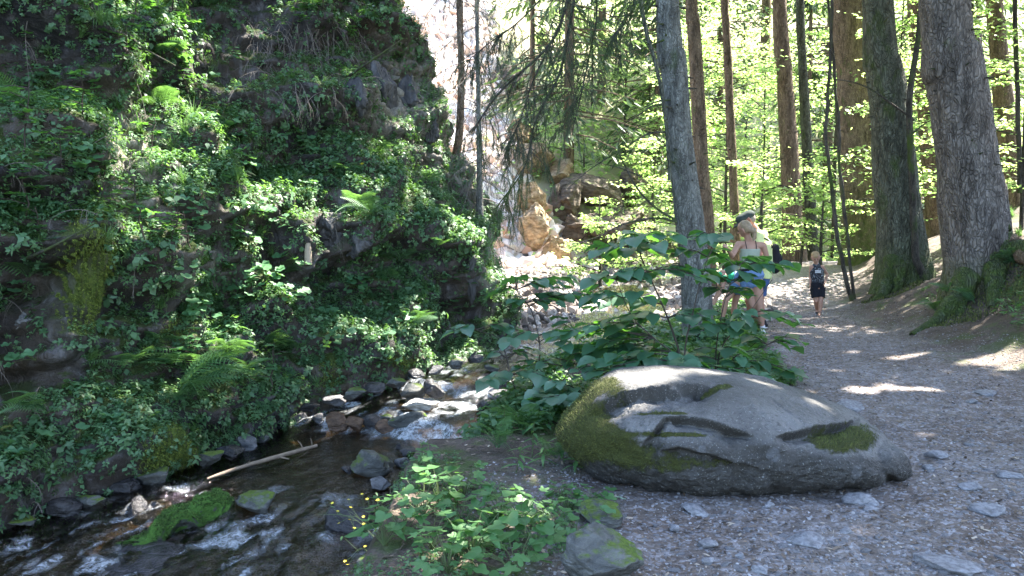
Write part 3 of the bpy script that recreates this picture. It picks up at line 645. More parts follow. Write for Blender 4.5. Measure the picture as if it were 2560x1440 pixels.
# crags below and beside the chute: real lumps of rock standing on the hillside
def crag(pts, mat, label, seed, squash=.6):
    """pts: (px,py,Y,width px, height px) lumps merged into one rock"""
    parts = []
    for i, (px, py, Y, wp, hp) in enumerate(pts):
        p = atY(px, py, Y); dd = Y / FPX; V, F = rock_vf(seed + i, 5, (1, 1, 1), 12, .25, .10); V = V * (1 + .22 * (fbm(V * np.array([3, 3, 1.6]) + seed, 5, seed, .62, True) - .6))[:, None]; V = V * np.array([wp * dd / 2, wp * dd / 2 * squash + .25, hp * dd / 2]) + np.array(p); parts.append((V, F))
    V, F = merge(parts); c0 = V.mean(0); c0[2] = V[:, 2].min()
    return tag(link('crag', npmesh('crag', V - c0, F, mat), loc=tuple(c0)), label, 'rock outcrop', 'rock outcrops on the far slope')
crag([(1345, 560, 24.5, 100, 150), (1375, 640, 24.2, 110, 130), (1405, 690, 23.8, 80, 90), (1320, 500, 25.2, 80, 110)], M_RKO, 'orange sunlit rock rib right of the white chute, above the stream bed', 3010)
crag([(1262, 610, 25.2, 60, 130), (1300, 665, 24.6, 60, 90), (1240, 540, 26, 50, 100)], M_RKT, 'grey-brown shaded rib between the white chute and the orange rib', 3030)
crag([(1340, 400, 27.5, 150, 130), (1400, 440, 27, 110, 90), (1290, 350, 29, 110, 120)], M_RKO, 'ochre cliff above the orange rib behind the hanging spruce twigs', 3050)
crag([(1480, 480, 26.5, 160, 110), (1540, 560, 25.5, 180, 90), (1470, 560, 25.5, 120, 80), (1580, 470, 27.5, 120, 90)], M_RKT, 'brown overgrown crag left of the lichen-grey spruce trunk', 3070)
crag([(1425, 500, 26.0, 90, 120), (1440, 580, 25.2, 80, 110), (1400, 540, 26, 70, 150)], M_RKT, 'tan broken rock wall right beside the orange rib', 3110)
crag([(1250, 230, 33, 130, 170), (1330, 150, 36, 180, 160)], M_RKT, 'pinkish-brown crag high behind the thin twiggy spruce', 3090)
# the layered outcrop on the cliff top
def cliff_rock(px, py, wp, hp, mat, label, seed, out=.1, sq=.5):
    p, n = hit(px, py, 'cliff')
    if p is None: p = atY(px, py, 14.6); n = Vector((.6, -.8, 0))
    dd = p.y / FPX; V, F = rock_vf(seed, 5, (1, 1, 1), 12, .28, .12); V = V * (1 + .3 * (fbm(V * np.array([4, 4, 1.5]) + seed, 5, seed, .62, True) - .6))[:, None] * np.array([wp * dd / 2, wp * dd * sq, hp * dd / 2])
    return tag(link('crag', npmesh('crag', V, F, mat), loc=tuple(p - n * .10)), label, 'rock outcrop', 'dark rock outcrops on the cliff')
M_SCH = rock_mat('dark_schist', (.028, .027, .03), (.095, .09, .09), .25, scale=1.2, streak=(1, 1, .35), wet=.6)
cliff_rock(962, 215, 70, 190, M_SCH, 'tall dark layered rock under the stump at the top of the cliff', 3201)
cliff_rock(1030, 240, 80, 150, M_SCH, 'grey layered rock standing at the cliff edge against the white chute', 3202)
cliff_rock(1075, 300, 46, 90, M_SCH, 'small reddish layered rock at the very edge of the cliff top', 3203)
cliff_rock(905, 240, 60, 110, M_SCH, 'low dark rock left of the tall layered rock on the cliff', 3204)
cliff_rock(1180, 700, 60, 170, M_SCH, 'dark vertical rock face above the stream bend at the cliff corner', 3205)
cliff_rock(820, 560, 90, 120, M_SCH, 'blue-black rock in the hollow in the middle of the cliff', 3206)
cliff_rock(890, 620, 80, 80, M_SCH, 'lower blue-black rock right of the pale snag in the cliff hollow', 3207)
cliff_rock(60, 790, 80, 60, rock_mat('pale_stain_rock', (.10, .10, .10), (.3, .29, .28), .1), 'pale streaked rock left of the yellow-green moss column', 3208)

# ------------------------------------------------------------------ the big boulder
def boulder():
    top = np.array([(1393, 1085), (1400, 1060), (1415, 1032), (1450, 998), (1490, 962), (1550, 936), (1650, 930), (1750, 935), (1850, 946), (1950, 966), (2050, 1000), (2110, 1020), (2170, 1046), (2210, 1062), (2240, 1092), (2262, 1130), (2278, 1160)], float)
    bot = np.array([(1393, 1090), (1410, 1110), (1440, 1150), (1480, 1190), (1520, 1212), (1600, 1236), (1700, 1257), (1850, 1262), (1950, 1254), (2050, 1238), (2150, 1216), (2205, 1196), (2262, 1182), (2278, 1168)], float)
    nu, nv = 560, 480
    t = np.linspace(-1, 1, nu); U = 1394 + (2277 - 1394) * (np.sin(t * math.pi / 2 * .93) / math.sin(math.pi / 2 * .93) * .5 + .5)
    Yt, Yb = 5.45, 4.78
    zt = np.array([atY(u, np.interp(u, top[:, 0], top[:, 1]), Yt).z for u in U]); zb = np.array([atY(u, np.interp(u, bot[:, 0], bot[:, 1]), float(np.interp(u, [1394, 1560, 1750, 2020, 2180, 2277], [5.1, 4.9, 4.74, 4.76, 5.0, 5.22]))).z for u in U])
    X0 = (U - 1280) / FPX
    env = np.sqrt(np.clip(1 - np.abs((U - 1835) / 444) ** np.where(U > 1835, 7.0, 3.2), 0.0004, 1))
    a = (.66 + .17 * sstep(1480, 1720, U) * (1 - .5 * sstep(2050, 2250, U))) * env; zc = (zt + zb) / 2 + .02; b = np.maximum((zt - zb) / 2, .004)
    ph = np.linspace(0, 2 * math.pi, nv)
    cp, sp = np.cos(ph), np.sin(ph); sq = lambda v, e: np.sign(v) * np.abs(v) ** e
    YY = 5.28 + .10 * (U[:, None] - 1835) / 444 - a[:, None] * sq(cp, .8)[None] * (1 - .12 * np.clip(-sp, 0, 1)[None] * 1.0) + .0
    ZZ = zc[:, None] + b[:, None] * sq(sp, .8)[None] * 1.03 - .02 * np.clip(-sp, 0, 1)[None]
    # the crest lies back from the belly
    YY = YY + .10 * (ZZ - zc[:, None])
    XX = X0[:, None] * (5.26 + (YY - 5.26) * .3)
    P = np.stack([XX, YY, ZZ], -1)
    # geology: broad undulations, ledges and pits, as displacement along the inward direction
    def inward(P):
        du = np.gradient(P, axis=0); dv = np.gradient(P, axis=1); N = np.cross(du, dv); N /= np.linalg.norm(N, axis=-1, keepdims=True) + 1e-9
        C0 = P.mean((0, 1)); s = np.sign(((P - C0) * N).sum(-1)).mean(); return -N * np.sign(s)
    In = inward(P)
    w_ = P[..., 1] * math.cos(PITCH) - (P[..., 2] - CAMZ) * math.sin(PITCH)
    PX = 1280 + FPX * P[..., 0] / w_; PY = 720 - FPX * (P[..., 1] * math.sin(PITCH) + (P[..., 2] - CAMZ) * math.cos(PITCH)) / w_
    front = (sp[None] > -.98) & (cp[None] > -.55)
    D = np.zeros(PX.shape)
    jit = 12 * fbm(P * 7, 4, 3)
    def ledge(edge, L, dep, soft=5, power=1.0):
        e = np.array(edge, float); ey = np.interp(PX, e[:, 0], e[:, 1]); x0, x1 = e[0, 0], e[-1, 0]
        tt = PY - ey + jit * .6; tap = np.clip((PX - x0) / 40, 0, 1) * np.clip((x1 - PX) / 50, 0, 1)
        Lx = L * (.35 + .65 * tap)
        return np.where(front, dep * tap ** .7 * sstep(-soft, soft, tt) * np.clip(1 - tt / Lx, 0, 1) ** power, 0)
    D = np.maximum(D, ledge([(1470, 1038), (1500, 1012), (1560, 984), (1650, 968), (1770, 962), (1800, 962)], 110, .115, 4, 1.7))
    D = np.maximum(D, ledge([(1600, 1118), (1636, 1078), (1662, 1044), (1700, 1036), (1760, 1052), (1830, 1070), (1885, 1092)], 85, .10, 4, 1.7))
    D = np.maximum(D, ledge([(1940, 1088), (1985, 1076), (2040, 1066), (2120, 1052), (2150, 1040)], 70, .095, 4, 1.6))
    D = np.maximum(D, ledge([(1640, 1124), (1700, 1122), (1800, 1150), (1900, 1175)], 80, .06, 6, 1.3))
    D *= 1 + .5 * fbm(P * 9, 4, 95)
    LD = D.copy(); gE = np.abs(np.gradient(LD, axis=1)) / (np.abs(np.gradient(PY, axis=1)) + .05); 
    D += ledge([(2190, 1080), (2200, 1100), (2225, 1150), (2240, 1170)], 40, .02, 12, 1)
    D += np.where(front, .012 * np.exp(-(((PX - 1905) - (PY - 1120) * .3) / 14) ** 2) * sstep(1090, 1130, PY), 0)
    D += np.where(front, .03 * np.exp(-(((PX - 2208) - (PY - 1120) * .25) / 13) ** 2) * sstep(1080, 1110, PY), 0)
    # fine parallel cracks on the flat crown
    for (xa, ya, xb_, yb_) in ((1930, 995, 2020, 1060), (2000, 1010, 2095, 1040), (1950, 988, 1990, 1006), (1720, 985, 1745, 968)):
        L = math.hypot(xb_ - xa, yb_ - ya); nx, ny = -(yb_ - ya) / L, (xb_ - xa) / L
        dist = np.abs((PX - xa) * nx + (PY - ya) * ny + jit * .5); al = ((PX - xa) * (xb_ - xa) + (PY - ya) * (yb_ - ya)) / L / L
        D += np.where(front, .010 * np.exp(-(dist / 2.6) ** 2) * sstep(-.05, .1, al) * (1 - sstep(.9, 1.05, al)), 0)
    D += .035 * fbm(P * 2.2, 3, 81) + .022 * fbm(P * 7, 5, 82, .6) * (.4 + 1.0 * sstep(1040, 1130, PY)) + .010 * (fbm(P * np.array([5, 5, 12.]), 4, 86, .6, True) - .5) + .022 * (fbm(P * np.array([9, 9, 14.]), 4, 87, .55, True) - .5) * sstep(1030, 1120, PY) + .02 * (fbm(P * np.array([3, 3, 7.]), 3, 84, .5, True) - .5) * sstep(1080, 1150, PY) + .006 * fbm(P * 26, 4, 83, .65)
    P = P + In * D[..., None] * env[:, None, None] ** .3 + np.array([0, .35, 0]) * LD[..., None]
    V = P.reshape(-1, 3); F = grid_faces(nu, nv)
    w_ = V[:, 1] * math.cos(PITCH) - (V[:, 2] - CAMZ) * math.sin(PITCH); px_ = PX.ravel(); py_ = PY.ravel()
    g = lambda x, y, rx, ry: np.exp(-(((px_ - x) / rx) ** 2 + ((py_ - y) / ry) ** 2))
    nz = .5 + .8 * fbm(V * 5, 4, 90)
    moss = g(1440, 1050, 60, 75) * 1.5 + g(1500, 1110, 90, 45) * .9 + g(1520, 970, 50, 25) * .8 + g(2110, 1090, 75, 32) * 1.5 + g(1900, 1170, 260, 16) * .35 + .75 * g(1655, 1027, 90, 7) + .8 * g(1700, 1085, 110, 7) + g(1800, 965, 40, 8) + g(1620, 1150, 130, 40) * .5
    moss = np.clip(moss * (.5 + nz), 0, 1)
    dark = np.clip(sstep(1085, 1135, py_ - .05 * (px_ - 1835) + 40 * fbm(V * 3, 3, 92)) * 1.0 + 1.3 * sstep(.003, .010, gE.ravel()), 0, 1)  # algae stain on the ledge walls, plus painted shade on the overhanging belly
    c0 = np.array([V[:, 0].mean(), V[:, 1].mean(), 0])
    k = NT('boulder_gneiss'); co = k.coord((1, 1, 1)); n1 = k.noise(co, 2, 5, .6, .3); n2 = k.noise(co, 14, 5, .7); n3 = k.noise(co, 90, 3, .7)
    col = k.mix(k.ramp(n1, [(.35, 0.), (.65, 1.)]), (.068, .065, .062), (.14, .135, .13))
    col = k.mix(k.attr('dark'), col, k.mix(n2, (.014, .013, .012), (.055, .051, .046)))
    col = k.mix(k.ramp(n2, [(.35, .5), (.5, 0.)]), col, (.07, .066, .06)); col = k.mix(k.ramp(n3, [(.60, 0.), (.68, .6)]), col, (.36, .36, .34))
    col = k.mix(k.ramp(k.noise(co, 34, 5, .75), [(.36, .7), (.47, 0.)]), col, (.035, .033, .03))
    pv = k.voro(k.coord((1, 1, 1)), 3.1, 'F1'); col = k.mix(k.ramp(pv, [(.10, .55), (.14, 0.)]), col, (.11, .11, .115))
    ms = k.ramp(k.math('ADD', k.attr('moss'), k.math('MULTIPLY', k.math('SUBTRACT', k.noise(co, 18, 5, .75), .5), 1.1)), [(.36, 0.), (.55, 1.)])
    col = k.mix(ms, col, k.mix(k.noise(co, 60, 4, .7), (.018, .022, .006), (.095, .105, .018)))
    k.base(col); k.rough(k.mix(ms, .62, .98)); k.spec(.35)
    k.bump(k.math('ADD', k.math('MULTIPLY', n2, .7), k.math('ADD', k.math('MULTIPLY', n3, .3), k.math('MULTIPLY', ms, k.math('MULTIPLY', n3, .9)))), 1.0, .035)
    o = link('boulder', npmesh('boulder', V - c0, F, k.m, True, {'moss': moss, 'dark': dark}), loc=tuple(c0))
    tag(o, 'huge whale-backed grey boulder with moss and carved hollows beside the path', 'boulder')
    # moss tufts: short upright blades growing on the mossy skin
    fn = np.cross(V[F][:, 1] - V[F][:, 0], V[F][:, 3] - V[F][:, 0]); ar = np.linalg.norm(fn, axis=1); fn /= ar[:, None] + 1e-12
    inw = In.reshape(-1, 3)[F[:, 0]]; fn *= np.sign(-(fn * inw).sum(1))[:, None]
    wgt = ar * np.clip(moss[F].mean(1) - .35, 0, 1); wgt /= wgt.sum(); ii = NR.choice(len(F), 16000, p=wgt)
    pos = V[F[ii]].mean(1) + NR.normal(0, .003, (16000, 3)); nn = fn[ii] + NR.normal(0, .45, (16000, 3)) + np.array([0, 0, .3])
    bl = (np.array([[-.12, 0, 0], [.12, 0, 0], [.02, .1, 1.], [-.02, .1, 1.]]), np.array([[0, 1, 2, 3]]))
    Vm, Fm, rn = scatter([bl], pos, basis(nn), NR.uniform(.006, .019, 16000))
    mo = link('moss', npmesh('moss', Vm - c0, Fm, M_MOSS, False, {'rnd': rn}), parent=o); mo['kind'] = 'stuff'
    return V, F
k = NT('moss_blades'); k.base(k.ramp(k.attr('rnd'), [(0, (.02, .028, .007)), (.5, (.06, .075, .016)), (1, (.14, .155, .03))])); k.rough(.9); M_MOSS = k.m
BV_, BF_ = boulder()
# ------------------------------------------------------------------ trees
M_B_GREY = bark_mat('grey_spruce_bark', (.075, .073, .066), (.185, .185, .165), 1.5, .14, mossc=(.06, .085, .03))
M_B_BIG = bark_mat('flaky_old_spruce_bark', (.075, .062, .053), (.165, .145, .13), .8, .06, mossc=(.06, .085, .015))
M_B_GREEN = bark_mat('algae_tinted_spruce_bark', (.05, .05, .036), (.11, .115, .085), .8, .16, mossc=(.055, .08, .02))
M_B_BROWN = bark_mat('brown_spruce_bark', (.10, .07, .048), (.20, .145, .10), 1.1, .12)
M_B_THIN = bark_mat('thin_dark_bark', (.035, .03, .025), (.09, .08, .065), 3, .2)
M_DEAD = plain('dead_grey_twig', (.15, .13, .115), .9, .2, .4, 30)
k = NT('spruce_needles'); r = k.attr('rnd'); k.base(k.mix(r, (.03, .055, .03), (.09, .13, .07))); k.rough(.6); k.spec(.3)
tr = k.add('ShaderNodeBsdfTranslucent'); tr.inputs[0].default_value = (.12, .20, .05, 1); mx = k.add('ShaderNodeMixShader'); mx.inputs[0].default_value = .3
k.l.new(k.b.outputs[0], mx.inputs[1]); k.l.new(tr.outputs[0], mx.inputs[2]); k.l.new(mx.outputs[0], k.out.inputs[0]); M_NEED = k.m
M_CROWN = leaf_mat('high_crown_foliage', (.03, .06, .02), (.07, .11, .035), (.10, .2, .03), .3, .6, .3)

# holes in the roof of foliage through which sun reaches the forest floor: (px,py,radius m)
GAPS = []; GS = 1.0
def gap(px, py, r, which='both', Y=None):
    p = hit(px, py, which)[0] if Y is None else atY(px, py, Y)
    if p is not None: GAPS.append((np.array(p), r * GS))
GS = 1.35
for a in ((335, 330, .38), (345, 400, .40), (320, 460, .33), (420, 250, .2), (400, 560, .28), (560, 600, .25), (520, 690, .3), (600, 760, .34), (640, 830, .3), (560, 850, .45), (500, 900, .35), (420, 850, .22), (700, 700, .22),
          (1080, 1080, .45), (1180, 1060, .4), (1000, 1030, .45), (820, 1090, .3), (1060, 1010, .3), (1150, 1040, .35), (1290, 980, .3), (1380, 960, .25),
          (1180, 520, .3), (1060, 430, .3), (1100, 640, .3), (980, 380, .25), (1160, 900, .3), (760, 1000, .2),
          (2320, 888, .2), (2400, 893, .22), (2480, 900, .2), (2550, 905, .18), (2150, 975, .14), (2230, 968, .15), (2320, 972, .12), (2010, 980, .1), (2230, 890, .12), (2120, 880, .1), (1980, 1180, .1), (1290, 1300, .14), (1120, 1400, .13), (480, 1300, .2), (330, 1340, .2), (1000, 1270, .2)):
    gap(*a)
for a in ((1560, 1068, .16, 'x', 4.95), (1620, 950, .14, 'x', 5.3), (1480, 1000, .12, 'x', 5.2), (1900, 960, .10, 'x', 5.4), (1750, 945, .13, 'x', 5.4),
          (1600, 650, .25, 'x', 7), (1850, 600, .25, 'x', 12), (1860, 700, .2, 'x', 12), (2045, 700, .45, 'x', 15), (1960, 720, 1.0, 'x', 16), (2040, 700, 1.2, 'x', 17.5), (1950, 760, .8, 'x', 14.5), (2000, 745, .9, 'x', 15.5), (2120, 700, .6, 'x', 17), (2030, 675, 1.5, 'x', 20)):
    gap(*a)
GS = 1.0
rs_ = random.Random(21)
for i in range(95):
    px_, py_ = rs_.uniform(60, 1230), rs_.uniform(-20, 1080)
    gap(px_, py_, rs_.uniform(.07, .17) * (1.5 if i % 6 == 0 else 1), 'cliff')
SN = np.array(SUN)
def in_gap(Pq, pad=.0):
    m = np.zeros(len(Pq), bool)
    for g, r in GAPS:
        q = Pq - g; t = q @ SN; d = np.linalg.norm(q - t[:, None] * SN, axis=1); m |= (t > 0) & (d < r + pad)
    # everything whose sun line lands beyond the bend stays open: the far slope lies in full sun
    t = (Pq[:, 2] - 1.0) / SN[2]; gx = Pq[:, 0] - t * SN[0]; gy = Pq[:, 1] - t * SN[1]
    m |= (gy > 15.5 + .25 * np.maximum(gx - 3, 0) * 0)  & (gx < 6.5); m |= (gy > 20.5)
    return m
leafq = [(np.array([[-.5, -.28, 0], [.1, -.5, .06], [.5, .1, 0], [-.1, .45, .08]]), np.array([[0, 1, 2, 3]])), (np.array([[-.6, -.16, 0], [.2, -.2, .06], [.6, .12, 0], [-.3, .3, -.08]]), np.array([[0, 1, 2, 3]]))]
def crown_cloud(centres, radii, per, size):
    n = len(centres) * per; c = np.repeat(centres, per, 0); rd = np.repeat(radii, per)
    d = NR.normal(size=(n, 3)); d /= np.linalg.norm(d, axis=1)[:, None]; d *= (NR.rand(n) ** .5)[:, None] * rd[:, None]; d[:, 2] *= .45
    P = c + d; m = ~in_gap(P); P = P[m]
    return scatter(leafq, P, basis(np.array([0, 0, 1.]) + NR.normal(0, .6, P.shape)), NR.uniform(.6, 1.3, len(P)) * size)
def trunk_vf(P, rad, n=40, m=140, flare=1.8, seed=0, lobes=5, rough=.03, fl_h=.7, top=None):
    """trunk along world points P (base first)"""
    P = spline(P, m) if len(P) > 2 or m != len(P) else np.array(P)
    # denser rings low down where they show
    seg = np.concatenate([[0], np.cumsum(np.linalg.norm(np.diff(P, axis=0), axis=1))]); L = seg[-1]
    rr_ = np.interp(seg / L, np.linspace(0, 1, len(rad)), rad)
    T = np.gradient(P, axis=0); T /= np.linalg.norm(T, axis=1, keepdims=True)
    A = np.cross(T, [0, 1.0, 0]); A /= np.linalg.norm(A, axis=1, keepdims=True); B = np.cross(T, A)
    th = np.linspace(0, 2 * math.pi, n, endpoint=False)
    fl = np.exp(-seg / fl_h)
    rs = np.random.RandomState(seed); phs = rs.uniform(0, 6.28)
    lob = 1 + (flare - 1) * fl[None] * (.65 + .35 * np.cos(lobes * th[:, None] + phs)) 
    R_ = rr_[None] * lob
    V = P[None] + (np.cos(th)[:, None, None] * A[None] + np.sin(th)[:, None, None] * B[None]) * R_[..., None]
    nrm = (V - P[None]) / (R_[..., None] + 1e-9)
    d = fbm(V * np.array([9, 9, 3.2]) + seed, 4, seed) * rough + .5 * rough * fbm(V * np.array([25, 25, 9]), 3, seed + 2)
    d += .25 * rr_[None] * fbm(V * 1.1 + 7, 2, seed + 5) * .5
    V = V + nrm * d[..., None]
    return V.reshape(-1, 3), grid_faces(n, m, True), np.tile(seg, n)
TREES = {}
def px_path(pts, Y, H=None):
    """pixel polyline (base first) at distance Y, then carried on upwards to height H"""
    W = [np.array(atY(px, py, Y)) for px, py in pts]
    if H:
        d = W[-1] - W[-2]; d = d / d[2]; d[:2] *= .5; s = H - W[-1][2]
        W += [W[-1] + d * s * .5, W[-1] + d * s]
    return W
def tree(name, label, pts, Y, wpx, mat, H=22, crown=None, seed=1, flare=1.7, branches=(), n=40, lobes=5, rough=.03, moss=0, fl_h=.6, group='conifers standing along the path', cat='tree', ntip=.35, mossamt=1.0):
    W = px_path(pts, Y, H); base = W[0].copy(); dd = Y / FPX
    r0 = [w_ * dd / 2 for w_ in wpx]
    rad = list(np.interp(np.linspace(0, 1, 12), np.linspace(0, 1, len(r0) + 1) ** 1.0, r0 + [r0[-1] * ntip]))
    # radii are given against the visible part; beyond it the stem tapers
    Lv = (W[len(pts) - 1][2] - W[0][2]) / (W[-1][2] - W[0][2])
    rad = np.interp(np.linspace(0, 1, 40), np.concatenate([np.linspace(0, Lv, len(r0)), [1]]), r0 + [.03])
    W[0] = W[0] - np.array([0, 0, .35])
    Wd = spline(W, 200); zb = base[2]
    V, F, sg = trunk_vf(Wd, rad, n, 200, flare, seed, lobes, rough, fl_h)
    root = empty(name, tuple(base)); tag(root, label, cat, group)
    ms = np.clip(1 - (sg - .3) / max(moss, .01), 0, 1) * mossamt if moss else np.zeros(len(V))
    link('trunk', npmesh('trunk', V - base, F, mat, True, {'moss': ms}), root)
    TREES[name + str(seed)] = (root, base, Wd)
    if crown:
        z0, rmax, cnt = crown
        zz_ = NR.uniform(z0, H + .5, cnt); t_ = (zz_ - z0) / (H + .5 - z0); rr2 = rmax * (1 - t_) ** .7 * np.sqrt(NR.rand(cnt)); an = NR.uniform(0, 6.28, cnt)
        ax = np.interp(zz_, Wd[:, 2], Wd[:, 0]); ay = np.interp(zz_, Wd[:, 2], Wd[:, 1])
        C = np.stack([ax + rr2 * np.cos(an), ay + rr2 * np.sin(an), zz_ - rr2 * .15], -1)
        V, F, rn = crown_cloud(C, NR.uniform(.45, .85, cnt), 34, .22)
        if len(V): link('crown', npmesh('crown', V - base, F, M_CROWN, False, {'rnd': rn}), root)
    return root, base, Wd
def stubs(root, base, Wd, n, z0, z1, rad, mat, seed=0, L=(.05, .3)):
    """dead branch stubs on a trunk"""
    rs = random.Random(seed)
    for _ in range(n):
        z = rs.uniform(z0, z1); i = int(np.argmin(np.abs(Wd[:, 2] - z))); a = rs.uniform(math.pi * .9, math.pi * 2.1); p = Wd[i]
        d = np.array([math.cos(a), math.sin(a), rs.uniform(-.3, .2)]); l = rs.uniform(*L)
        V, F = tube([p + d * rad * .8, p + d * (rad + l * .5), p + d * (rad + l) + np.array([0, 0, -.05 * l])], [.016, .010, .005], 6)
        link('branch_stub', npmesh('branch_stub', V - base, F, mat), root)

# twig sprays -------------------------------------------------------
def twig_lines(start, dirn, L, rs, depth=2, droop=.35, dens=9, r0=.006, kids=None):
    """a branch as polylines: [(pts, radius)]"""
    out = []; n = 9; p = np.array(start, float); d = np.array(dirn, float); d /= np.linalg.norm(d); pts = [p.copy()]
    for i in range(n):
        d = d + np.array([rs.uniform(-.12, .12), rs.uniform(-.12, .12), -droop * .22 + rs.uniform(-.05, .05)]); d /= np.linalg.norm(d); p = p + d * L / n; pts.append(p.copy())
    out.append((pts, r0))
    if depth > 0:
        for j in range(dens):
            t = rs.uniform(.15, 1); i = int(t * n); i = min(i, n - 1); q = pts[i] * (1 - (t * n - i)) + pts[min(i + 1, n)] * (t * n - i)
            side = np.cross(d, [0, 0, 1]); side /= np.linalg.norm(side) + 1e-6
            dd = d * rs.uniform(.2, .9) + side * rs.choice((-1, 1)) * rs.uniform(.4, 1) + np.array([0, 0, rs.uniform(-.9, .15)])
            out += twig_lines(q, dd, L * rs.uniform(.25, .5), rs, depth - 1, droop, max(3, dens // 2), r0 * .5)
    return out
def lines_mesh(lines, n=4):
    return merge([tube(p, np.linspace(r, r * .35, len(p)), n) for p, r in lines])
def needle_mesh(lines, step=.012, ln=.014, width=.0016, maxr=.004, seed=0):
    P, D = [], []
    for pts, r in lines:
        if r > maxr: continue
        pts = np.array(pts); L = np.linalg.norm(pts[-1] - pts[0]); m = max(2, int(L / step)); t = np.linspace(.05, 1, m) * (len(pts) - 1); i = np.minimum(t.astype(int), len(pts) - 2); f = (t - i)[:, None]
        q = pts[i] * (1 - f) + pts[i + 1] * f; dd = pts[i + 1] - pts[i]; dd /= np.linalg.norm(dd, axis=1)[:, None]; P.append(q); D.append(dd)
    P = np.concatenate(P); D = np.concatenate(D); P = np.repeat(P, 2, 0); D = np.repeat(D, 2, 0); n = len(P)
    side = np.cross(D, NR.normal(size=(n, 3))); side /= np.linalg.norm(side, axis=1)[:, None]
    out = D * .6 + side; out /= np.linalg.norm(out, axis=1)[:, None]; wv = np.cross(out, NR.normal(size=(n, 3))); wv /= np.linalg.norm(wv, axis=1)[:, None]
    V = np.stack([P - wv * width, P + wv * width, P + out * ln + wv * width * .5, P + out * ln - wv * width * .5], 1).reshape(-1, 3)
    return V, np.arange(n * 4).reshape(-1, 4), np.repeat(NR.rand(n), 4)
def spruce_branch(root, base, start, dirn, L, seed, depth=2, droop=.4, dens=10, r0=.012, needles=True, mat=None, step=.014, ln=.016, width=.0018, name='branch', thick=1):
    rs = random.Random(seed); ln_ = twig_lines(start, dirn, L, rs, depth, droop, dens, r0)
    V, F = lines_mesh([(p, max(r, .0022 * thick)) for p, r in ln_]); b = link(name, npmesh(name, V - base, F, mat or M_B_THIN), root)
    if needles:
        V, F, rn = needle_mesh(ln_, step, ln, width, .0085); nn = link('needles', npmesh('needles', V - base, F, M_NEED, False, {'rnd': rn}), b)
    return b

# ---- the trees of the photograph
T = {}
T['A'] = tree('spruce_tree', 'slender lichen-grey spruce rising behind the hazel bush beside the bending child', [(1748, 870), (1742, 740), (1725, 560), (1700, 350), (1683, 150), (1668, -20)], 10.4, [82, 76, 70, 66, 62, 58], M_B_GREY, 21, (8, 2.6, 200), 11, 1.15, n=56, rough=.006)
T['B'] = tree('spruce_tree', 'pale sunlit spruce trunk close behind the lichen-grey spruce', [(1772, 700), (1764, 560), (1752, 400), (1745, 250), (1733, 50), (1728, -30)], 17.5, [46, 42, 38, 36, 32, 30], M_B_BROWN, 22, (9, 2.4, 130), 12, 1.2, rough=.008)
T['C'] = tree('spruce_tree', 'thin straight spruce rising behind the man in the cap', [(1842, 690), (1836, 520), (1826, 300), (1815, 60), (1811, -30)], 20, [26, 24, 22, 20, 18], M_B_BROWN, 20, (9, 2.0, 60), 13, 1.2, n=24, rough=.006)
T['D'] = tree('spruce_tree', 'reddish-brown sunlit spruce between the man and the boy', [(1992, 672), (1984, 600), (1974, 400), (1962, 200), (1948, -20)], 22, [56, 48, 42, 38, 34], M_B_BROWN, 25, (10, 2.6, 90), 14, 1.5, rough=.012)
T['E'] = tree('spruce_tree', 'thin greenish spruce right beside the reddish-brown one', [(2033, 668), (2028, 560), (2018, 380), (2006, 150), (2000, -20)], 22.5, [30, 27, 25, 22, 20], M_B_GREEN, 22, (10, 2.2, 60), 15, 1.3, n=24, rough=.006)
T['F'] = tree('spruce_tree', 'massive dark brown trunk behind the twin dark saplings', [(2170, 672), (2162, 560), (2152, 400), (2140, 200), (2122, -20)], 20, [122, 108, 98, 86, 76], M_B_BROWN, 28, (10, 3.3, 180), 16, 1.35, n=64, rough=.025, moss=2.5)
T['G'] = tree('spruce_tree', 'tall greenish-grey spruce with a moss-covered root flare at the path edge', [(2262, 712), (2258, 640), (2243, 500), (2228, 330), (2212, 180), (2193, -20)], 15.5, [128, 112, 104, 92, 84, 74], M_B_GREEN, 26, (8, 3.2, 260), 17, 1.5, n=72, lobes=4, rough=.016, moss=1.1, fl_h=.45)
T['H'] = tree('spruce_tree', 'dark brown trunk half hidden behind the crooked sapling', [(2352, 600), (2340, 480), (2325, 350), (2308, 150), (2290, -20)], 22, [60, 52, 48, 46, 42], M_B_BROWN, 24, (10, 2.6, 140), 18, 1.35, rough=.012)
T['I'] = tree('spruce_tree', 'biggest spruce with coarse flaky bark leaning left over the mossy bank', [(2455, 735), (2446, 640), (2428, 470), (2405, 300), (2385, 150), (2358, -20)], 12.3, [176, 160, 150, 140, 130, 118], M_B_BIG, 27, (8, 3.8, 420), 19, 1.35, n=96, lobes=5, rough=.020, moss=.75, fl_h=.4)
T['J'] = tree('spruce_tree', 'shaded brown trunk at the right edge behind the biggest spruce', [(2528, 500), (2520, 380), (2508, 250), (2492, 60), (2486, -20)], 19, [56, 50, 46, 40, 38], M_B_BROWN, 24, (9, 2.6, 160), 20, 1.3, rough=.01)
T['K'] = tree('spruce_tree', 'slim trunk standing on the cliff corner, cut out against the white chute', [(1135, 372), (1148, 335), (1153, 200), (1150, 60), (1149, -20)], 14.4, [22, 18, 17, 16, 16], M_B_BROWN, 17, (9, 1.6, 26), 21, 1.5, n=24, rough=.004, fl_h=.25, group='trees on the cliff')
T['L'] = tree('spruce_tree', 'thin spruce full of dead side twigs on the spur of the cliff', [(1196, 572), (1199, 500), (1197, 300), (1194, 100), (1192, -20)], 13.3, [28, 15, 13, 12, 11], M_B_GREY, 16, (9, 1.5, 26), 22, 1.8, n=24, rough=.004, fl_h=.3, group='trees on the cliff')
